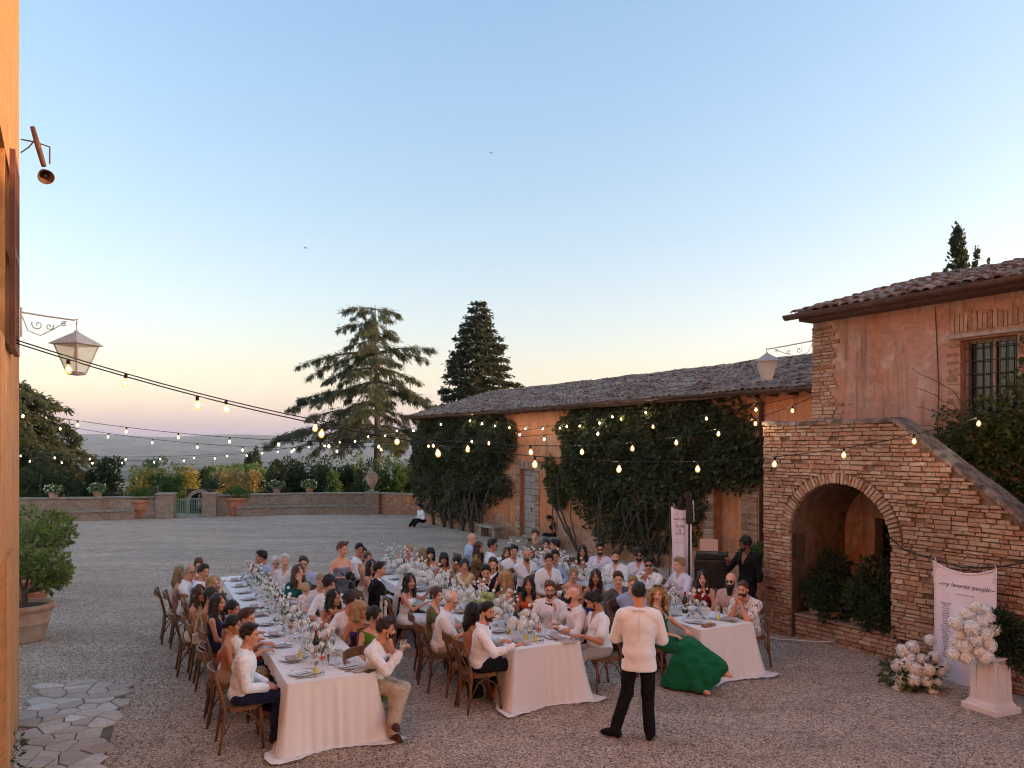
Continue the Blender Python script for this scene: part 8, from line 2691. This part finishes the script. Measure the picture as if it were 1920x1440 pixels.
# dark spotlight arm high on the villa wall
sp = empty('wall_spotlight', VC + Vector((.02, 0, 6.98)), VRZ, 'rusty spotlight on an iron arm high on the villa', 'spotlight')
M_RUST = pmat('rusty_metal', (.16, .075, .045), (.09, .05, .04), 12, .7, .3, 30, metallic=.3)
MB().tube([(0, 0, .1), (0, .14, .1), (0, .30, .07), (0, .30, -.14)], .010, 5).tube([(0, 0, -.06), (0, .08, .02), (0, .13, .1)], .008, 4).build('arm', M_IRON, sp)
MB().tube([(0, .12, .28), (0, .18, .05), (0, .24, -.18)], [.028, .034, .030], 7).build('cable_cover', M_RUST, sp, True)
l = MB().lathe([(.03, .16), (.07, .13), (.115, .0), (.118, -.01), (.108, -.005), (.06, .10), (.0, .12)], 16, caps=False).build('lamp_head', M_RUST, sp, True, loc=(-.02, .26, -.30), rot=(R(12), R(-50), 0))
MB().lathe([(.03, .10), (.035, .05), (.02, .02), (0, .01)], 10).build('lamp_bulb', M_DARKGLASS, l, True)
l.scale = (.8, .8, .8)

# ================================================================== lettering
def text_mesh(name, body, size, mat, shear=0.25, depth=.0008):
    cu = bpy.data.curves.new(name, 'FONT')
    cu.body = body; cu.size = size; cu.shear = shear; cu.extrude = depth; cu.align_x = 'CENTER'; cu.resolution_u = 2
    o = bpy.data.objects.new(name, cu)
    COL.objects.link(o)
    dg = bpy.context.evaluated_depsgraph_get()
    me = bpy.data.meshes.new_from_object(o.evaluated_get(dg))
    bpy.data.objects.remove(o); bpy.data.curves.remove(cu)
    me.materials.clear(); me.materials.append(mat)
    return me
M_LETTER = pmat('banner_print', (.05, .04, .06), None, rough=.9)
def banner_cloth(wd, ht, sagt, waves, seed, mat, curl=.0):
    """hanging cloth in local x (width) and z, front towards -y; returns mesh and offset function"""
    g = np.random.default_rng(seed)
    nx, nz = 26, 44
    ph = g.uniform(0, 6.28, 5)
    def f(x, t):
        q = x / wd
        gather = 4 * q * (1 - q)
        y = waves * (.25 + .75 * t) * (math.sin(q * 9 + ph[0] + t * .8) + .5 * math.sin(q * 17 + ph[1] - t) + .3 * math.sin(q * 4 + t * 5 + ph[2]))
        y += curl * max(0, t - .82) * 3 * math.sin(q * 5 + ph[3])
        z = ht * (1 - t) - sagt * gather * max(0, 1 - t * 2.2) + .012 * math.sin(q * 7 + ph[4]) * t
        xx = x + .02 * math.sin(t * 5 + ph[3]) * t - .03 * (q - .5) * math.sin(t * 3.1)
        return (xx, y, z)
    vs = [f(wd * i / nx, j / nz) for j in range(nz + 1) for i in range(nx + 1)]
    fs = [(j * (nx + 1) + i, j * (nx + 1) + i + 1, (j + 1) * (nx + 1) + i + 1, (j + 1) * (nx + 1) + i) for j in range(nz) for i in range(nx)]
    return MB().add(vs, fs), f
M_BANNER = pmat('white_banner_cloth', (.86, .80, .90), (.80, .74, .85), 4, .85, .25, 10)
M_BANNEREDGE = pmat('banner_hem', (.84, .76, .84), None, rough=.85)

def letter_on(parent, f, wd, ht, body, size, cx, zc, shear=.25):
    me = text_mesh('lettering', body, size, M_LETTER, shear)
    co = np.array([v.co[:] for v in me.vertices])
    out = []
    for x, y, _ in co:
        X = min(max(cx + x, .01), wd - .01); t = min(max(1 - (zc + y) / ht, 0), 1)
        p = f(X, t)
        out.append((X, p[1] - .004 - abs(_) * 0, zc + y))
    me.vertices.foreach_set('co', np.array(out, np.float32).ravel())
    me.update()
    return link('lettering', me, None, parent)

def banners():
    # right hand banner on a rope in front of the stair wall
    w_ = -3.62
    p = bw(15.98, w_)
    root = empty('cloth_banner', p, BRZ, 'white hanging cloth banner with script lettering on the stair wall', 'banner')
    wd, ht = .84, 1.70
    m, f = banner_cloth(wd, ht, .12, .020, 4, M_BANNER, .14)
    m.build('cloth', M_BANNER, root, True)
    for xs in (0.0, 1.0):
        MB().tube([Vector(f(wd * xs, t)) + Vector((0, -.004, 0)) for t in np.linspace(0, 1, 24)], .012, 5, flat=.5).build('hem', M_BANNEREDGE, root, True)
    MB().tube([Vector(f(wd * x, 0)) + Vector((0, -.004, -.015)) for x in np.linspace(0, 1, 20)], .018, 5, flat=.5).build('hem', M_BANNEREDGE, root, True)
    for x in (0.02, .82):
        MB().tube([(x, -.01, ht), (x + .01, -.02, ht + .04), (x + .03, -.02, ht), (x - .03, -.02, ht - .22)], .006, 4).build('tie', M_BANNEREDGE, root)
    letter_on(root, f, wd, ht, '~my favorite people~', .086, wd * .52, 1.36)
    letter_on(root, f, wd, ht, 'please find your seat', .030, wd * .52, 1.26, 0)
    for col, cx in ((0, .17), (1, .62)):
        g = random.Random(50 * col)
        rows = [('Table one', 'Table two', 'Table three', 'Table four')[col * 2 + (i > 0)] if i in (0, 11) else ''.join(g.choice('aeioumnrlst') for _ in range(g.randint(4, 6))).capitalize() for i in range(22)]
        letter_on(root, f, wd, ht, '\n'.join(rows), .036, cx, 1.10, 0)
    rope = empty('banner_rope', bw(15.16, SWF - .03, 1.95), BRZ, 'dark rope carrying the banner across the stair wall', 'rope')
    o = Vector((15.16, SWF - .03, 1.95))
    pts = [(15.16, SWF - .02, 1.95), (15.55, w_ - .01, 1.80), (15.98, w_ - .01, 1.715), (16.4, w_ - .01, 1.65), (16.82, w_ - .01, 1.715), (17.3, w_ + .05, 1.86), (18.2, SWF - .02, 2.0)]
    MB().tube([Vector(q) - o for q in pts], .010, 5).build('cord', M_CABLE, rope, True)
    MB().tube([(0, .04, 0), (0, -.03, 0), (0, -.04, .03)], .012, 5).build('hook', M_IRON, rope)
    # tall banner beside the loudspeaker
    pA, pB = at(1258, 1108, 14.2), at(1302, 1108, 14.2)
    root = empty('cloth_banner', (pA.x, 14.2, .58), R(-8), 'tall narrow white cloth banner beside the column loudspeaker', 'banner')
    wd, ht = .40, 1.62
    m, f = banner_cloth(wd, ht, .07, .036, 9, M_BANNER)
    m.build('cloth', M_BANNER, root, True)
    letter_on(root, f, wd, ht, 'welcome\n\nSERA\n&\nCOLE\n\n____', .070, wd * .42, 1.36, .1)
    MB().tube([(.03, .0, ht - .02), (.05, .0, ht + .07), (.08, 0, ht - .02)], .006, 4).build('tie', M_BANNEREDGE, root)
    MB().tube([(wd - .03, .0, ht - .02), (wd + .02, .0, ht + .12), (wd + .03, 0, ht - .28)], .007, 4).build('tie', M_BANNEREDGE, root)
    MB().tube([(-.02, .03, -.58), (-.02, .03, ht + .05), (wd + .1, .03, ht + .05)], .010, 5).build('stand', M_IRON, root)
banners()

# ================================================================== music corner
def music_corner():
    mk = pmat('black_gear', (.013, .012, .013), (.022, .02, .02), 20, .5, .1, 60)
    c = at(1334, 1110, 14.0)
    root = empty('music_desk', (c.x, 14.0, 0), R(-14), 'black flight case music desk behind the right table', 'desk')
    MB().box((0, 0, .62), (.62, .5, 1.24), ch=.01).build('case', mk, root)
    for z in (.02, .62, 1.23): MB().box((0, -.252, z), (.63, .012, .03)).build('case_edge', M_IRON, root)
    mx = MB().box((0, -.05, 1.30), (.56, .38, .10), ch=.01).build('mixer', mk, root)
    for i in range(8): MB().lathe([(.012, 0), (.010, .02)], 8, (-.2 + .055 * i, -.12, 1.35)).build('knob', M_STEEL, mx)
    o = empty('laptop', (c.x - .05, 14.0, 1.352), R(-14), 'grey laptop lid standing on the music desk', 'laptop')
    MB().box((0, .0, .01), (.33, .23, .015)).build('base', M_STEEL, o)
    MB().box((0, -.16, .12), (.33, .010, .22), M=Matrix.Rotation(R(-14), 4, 'X')).build('lid', pmat('laptop_shell', (.36, .30, .29), None, rough=.4, metallic=.4), o)
    q = at(1292, 1000, 14.0)
    s = empty('column_loudspeaker', (q.x, 14.0, 0), R(-10), 'slim black column loudspeaker on a pole above the desk', 'loudspeaker')
    MB().box((0, 0, .2), (.34, .36, .40), ch=.01).build('subwoofer', mk, s)
    MB().tube([(0, 0, .4), (0, 0, 1.9)], .018, 7).build('pole', mk, s)
    MB().box((0, 0, 2.19), (.105, .12, .60), ch=.008).build('column', mk, s)
music_corner()

# ================================================================== flowers and plinth on the right
def big_flowers():
    rng = np.random.default_rng(17)
    base = Vector((6.06, 9.45, 0))
    M_PLINTH = pmat('white_painted_wood', (.78, .70, .67), (.70, .62, .60), 5, .6, .1, 30)
    o = empty('white_plinth', base, R(22), 'white panelled wooden plinth at the right', 'plinth')
    MB().box((0, 0, .045), (.46, .46, .09), ch=.012).build('foot', M_PLINTH, o)
    m = MB()
    for w, z in ((.40, .09), (.36, .13)): pass
    m.add([(x * a, y * a, z) for a, z in ((.20, .09), (.165, .15), (.145, .66)) for x, y in ((-1, -1), (1, -1), (1, 1), (-1, 1))], [(k * 4 + j, k * 4 + (j + 1) % 4, k * 4 + 4 + (j + 1) % 4, k * 4 + 4 + j) for k in range(2) for j in range(4)])
    m.build('shaft', M_PLINTH, o)
    MB().box((0, 0, .675), (.34, .34, .03), ch=.008).box((0, 0, .70), (.38, .38, .025), ch=.006).build('cap', M_PLINTH, o)
    for k in range(4):
        M = Matrix.Rotation(math.pi / 2 * k, 4, 'Z')
        for (x, z, sx, sz) in ((0, .22, .17, .014), (0, .60, .155, .014), (-.085, .41, .014, .37), (.08, .41, .014, .37)):
            MB().box((x, -.158 + (z - .41) * .038, z), (sx, .012, sz), M=M).build('panel_moulding', M_PLINTH, o)
    def cluster(name, label, loc, spots, smin, smax, leaves, lsize, mat, seed, cat='flowers'):
        r = empty(name, loc, 0, label, cat)
        g = np.random.default_rng(seed)
        for (x, y, z) in spots:
            s = g.uniform(smin, smax)
            link('blossom', BLOOMS[g.integers(3)], None, r, (x, y, z), tuple(g.uniform(0, 6, 3)), (s, s, s * .92))
        if leaves:
            P, D = blob_points(g, leaves[0], leaves[1], leaves[2], .3)
            leaf_object('foliage', P, D + [0, 0, -.2], lsize, mat, r, g, aspect=.22 if lsize > .1 else .5)
        return r
    # on the plinth: blossoms to the left, feathery greens falling to the right
    sp = []
    for (u, v, d) in ((1792, 1168, 0), (1812, 1152, .05), (1830, 1138, 0), (1848, 1146, .08), (1800, 1190, 0), (1822, 1178, -.10), (1840, 1166, -.05), (1808, 1212, -.04), (1830, 1200, -.14), (1846, 1190, -.10), (1788, 1226, .02), (1812, 1232, -.05), (1836, 1222, -.12), (1796, 1205, .05), (1855, 1210, -.12), (1862, 1180, .02), (1848, 1232, -.14), (1852, 1160, .05)):
        q = at(u, v, 9.42 + d); sp.append((q.x - base.x, q.y - base.y, q.z - .715))
    cluster('plinth_flowers', 'white hydrangeas with dark feathery greenery on the plinth', base + Vector((0, 0, .715)), sp, .068, .098,
            (1900, [(.22, .0, .26), (.36, .05, .20), (.42, -.05, .0), (.18, -.08, .08), (.14, .05, .40), (.50, 0, .10)], [(.16, .16, .14), (.20, .18, .16), (.18, .16, .18), (.16, .14, .12), (.14, .12, .10), (.16, .15, .15)]), .13, L_DARK, 1)
    # heap on the ground
    g0 = Vector((5.55, 10.35, 0)); sp = []
    for (u, v, d) in ((1744, 1200, .1), (1712, 1214, .1), (1693, 1220, .08), (1728, 1236, .0), (1752, 1232, .05), (1700, 1246, -.02), (1716, 1254, -.08), (1740, 1256, -.10), (1682, 1248, .05), (1762, 1258, .0), (1690, 1274, -.05), (1712, 1276, -.14), (1738, 1278, -.15), (1756, 1282, -.10), (1684, 1288, -.04), (1748, 1296, -.16), (1770, 1250, .06), (1728, 1262, -.05), (1706, 1234, .02)):
        q = at(u, v, 10.3 + d); sp.append((q.x - g0.x, q.y - g0.y, q.z))
    cluster('ground_flowers', 'heap of white hydrangeas on the gravel beside the banner', g0, sp, .068, .10,
            (420, [(0, 0, .18), (-.25, 0, .2), (.2, 0, .25), (0, -.1, .08)], [(.3, .2, .16), (.18, .18, .2), (.2, .15, .2), (.3, .2, .08)]), .10, L_FLOWER, 2)
big_flowers()

# ================================================================== small things of the court
def odds():
    # stone benches by the barn door
    for s, wdt, lab in ((-1.75, 1.35, 'weathered stone bench left of the barn door'), (1.35, 1.2, 'low stone bench where the woman in black sits')):
        r = empty('stone_bench', bw(s, -.52), BRZ, lab, 'bench', 'stone benches by the barn')
        MB().box((0, 0, .40 if s < 0 else .31), (wdt, .42, .09), ch=.015).build('seat', M_LSTONE, r)
        for x in (-wdt * .36, wdt * .36): MB().box((x, .02, .17 if s < 0 else .13), (.16, .34, .36 if s < 0 else .27)).build('support', M_LSTONE, r)
    # basin with plant on the second bench's end
    r = empty('stone_basin', bw(2.15, -.5), BRZ, 'small shallow stone basin beside the woman in black', 'basin')
    MB().lathe([(.12, 0), (.08, .05), (.08, .22), (.20, .30), (.27, .38), (.25, .38), (.17, .31), (.02, .29)], 14, caps=False).build('bowl', M_LSTONE, r, True)
    # loose pale hose by the arch
    r = empty('garden_hose', bw(12.7, -3.75, .02), BRZ, 'pale hose lying along the foot of the stair', 'hose')
    MB().tube([(-.3, .1, 0), (.0, .02, 0), (.35, -.06, 0), (.7, -.02, 0), (.95, .10, .02), (1.3, .22, .05), (1.6, .25, .12)], .014, 6).build('tube', pmat('pale_rubber', (.55, .48, .44), None, rough=.6), r, True)
    # aerial on the barn roof
    p = bw(8.8, 3.8, 5.9)
    r = empty('roof_aerial', p, BRZ, 'thin aerial on the barn roof ridge', 'aerial')
    MB().tube([(0, 0, -.1), (0, 0, .95)], .012, 5).build('mast', M_IRON, r)
    MB().tube([(-.12, 0, .85), (.12, 0, .85)], .006, 4).build('crossbar', M_IRON, r)
    # bags on chairs and on the ground
    M_BAG = pmat('crochet_bag', (.66, .56, .46), (.42, .34, .27), 40, .95, .5, 60)
    q = ground_at(373, 1262); q = at(373, 1190, 9.9)
    r = empty('handbag', (q.x, q.y, q.z - .10), TRZ, 'pale crochet bag hanging from a chair on the left', 'bag')
    MB().box((0, 0, .05), (.16, .07, .17), ch=.03).build('pouch', M_BAG, r)
    MB().tube([(-.05, 0, .12), (-.03, 0, .28), (.0, 0, .36), (.03, 0, .28), (.05, 0, .12)], .008, 5).build('strap', M_BAG, r)
    q = ground_at(417, 1322)
    r = empty('handbag', (q.x + .05, q.y + .1, .22), TRZ, 'tan straw bag hanging low behind the near left chairs', 'bag')
    MB().box((0, 0, .05), (.20, .09, .16), ch=.03).build('pouch', pmat('straw_bag', (.36, .25, .13), (.25, .17, .09), 40, .9, .5, 60), r)
    MB().tube([(-.06, 0, .12), (-.03, 0, .22), (.03, 0, .22), (.06, 0, .12)], .010, 5).build('strap', M_BAG, r)
    q = ground_at(890, 1308)
    r = empty('handbag', (q.x, q.y, 0), .3, 'small glossy black bag on the gravel between the tables', 'bag')
    MB().box((0, 0, .085), (.20, .10, .16), ch=.02, taper=.8).build('body', pmat('black_patent', (.012, .011, .012), None, rough=.2, coat=.5), r)
    MB().tube([(-.06, 0, .16), (-.05, 0, .24), (.05, 0, .24), (.06, 0, .16)], .006, 5).build('strap', M_STEEL, r)
    # swallows
    for (u, v, Y, a, lab) in ((921, 287, 60, .2, 'swallow gliding high in the middle of the sky'), (573, 465, 55, 1.2, 'swallow banking in the left of the sky')):
        r = empty('swallow', at(u, v, Y), a, lab, 'bird')
        MB().tube([(0, -.10, 0), (0, -.04, 0), (0, .05, 0), (0, .10, 0)], [.008, .03, .03, .01], 6).build('body', M_CABLE, r, True)
        for s_ in (-1, 1):
            MB().add([(0, .04, .0), (s_ * .10, .06, .03), (s_ * .22, -.04, .05), (s_ * .10, -.01, .03), (0, -.04, 0), (0, .04, .012), (s_ * .10, .06, .04), (s_ * .10, -.01, .04), (0, -.04, .012)], [(0, 1, 2, 3, 4), (8, 7, 2, 6, 5)]).build('wing', M_CABLE, r)
        MB().add([(0, -.08, 0), (.03, -.2, 0), (0, -.13, .005), (-.03, -.2, 0)], [(0, 1, 2, 3)]).build('tail', M_CABLE, r)
odds()

# ================================================================== evening haze over the valley
def haze():
    m = bpy.data.materials.new('evening_haze')
    m.use_nodes = True
    nt = m.node_tree
    nt.nodes.clear()
    v = nt.nodes.new('ShaderNodeVolumePrincipled')
    v.inputs['Color'].default_value = (.72, .82, 1.0, 1)
    v.inputs['Density'].default_value = HAZE
    v.inputs['Anisotropy'].default_value = 0.2
    o = nt.nodes.new('ShaderNodeOutputMaterial')
    nt.links.new(v.outputs[0], o.inputs['Volume'])
    b = MB().box((0, 0, 110), (27000, 27000, 420)).build('haze', m)
    tag(b, 'thin evening haze over the whole valley', 'haze', kind='stuff')
HAZE = 0.000095
haze()
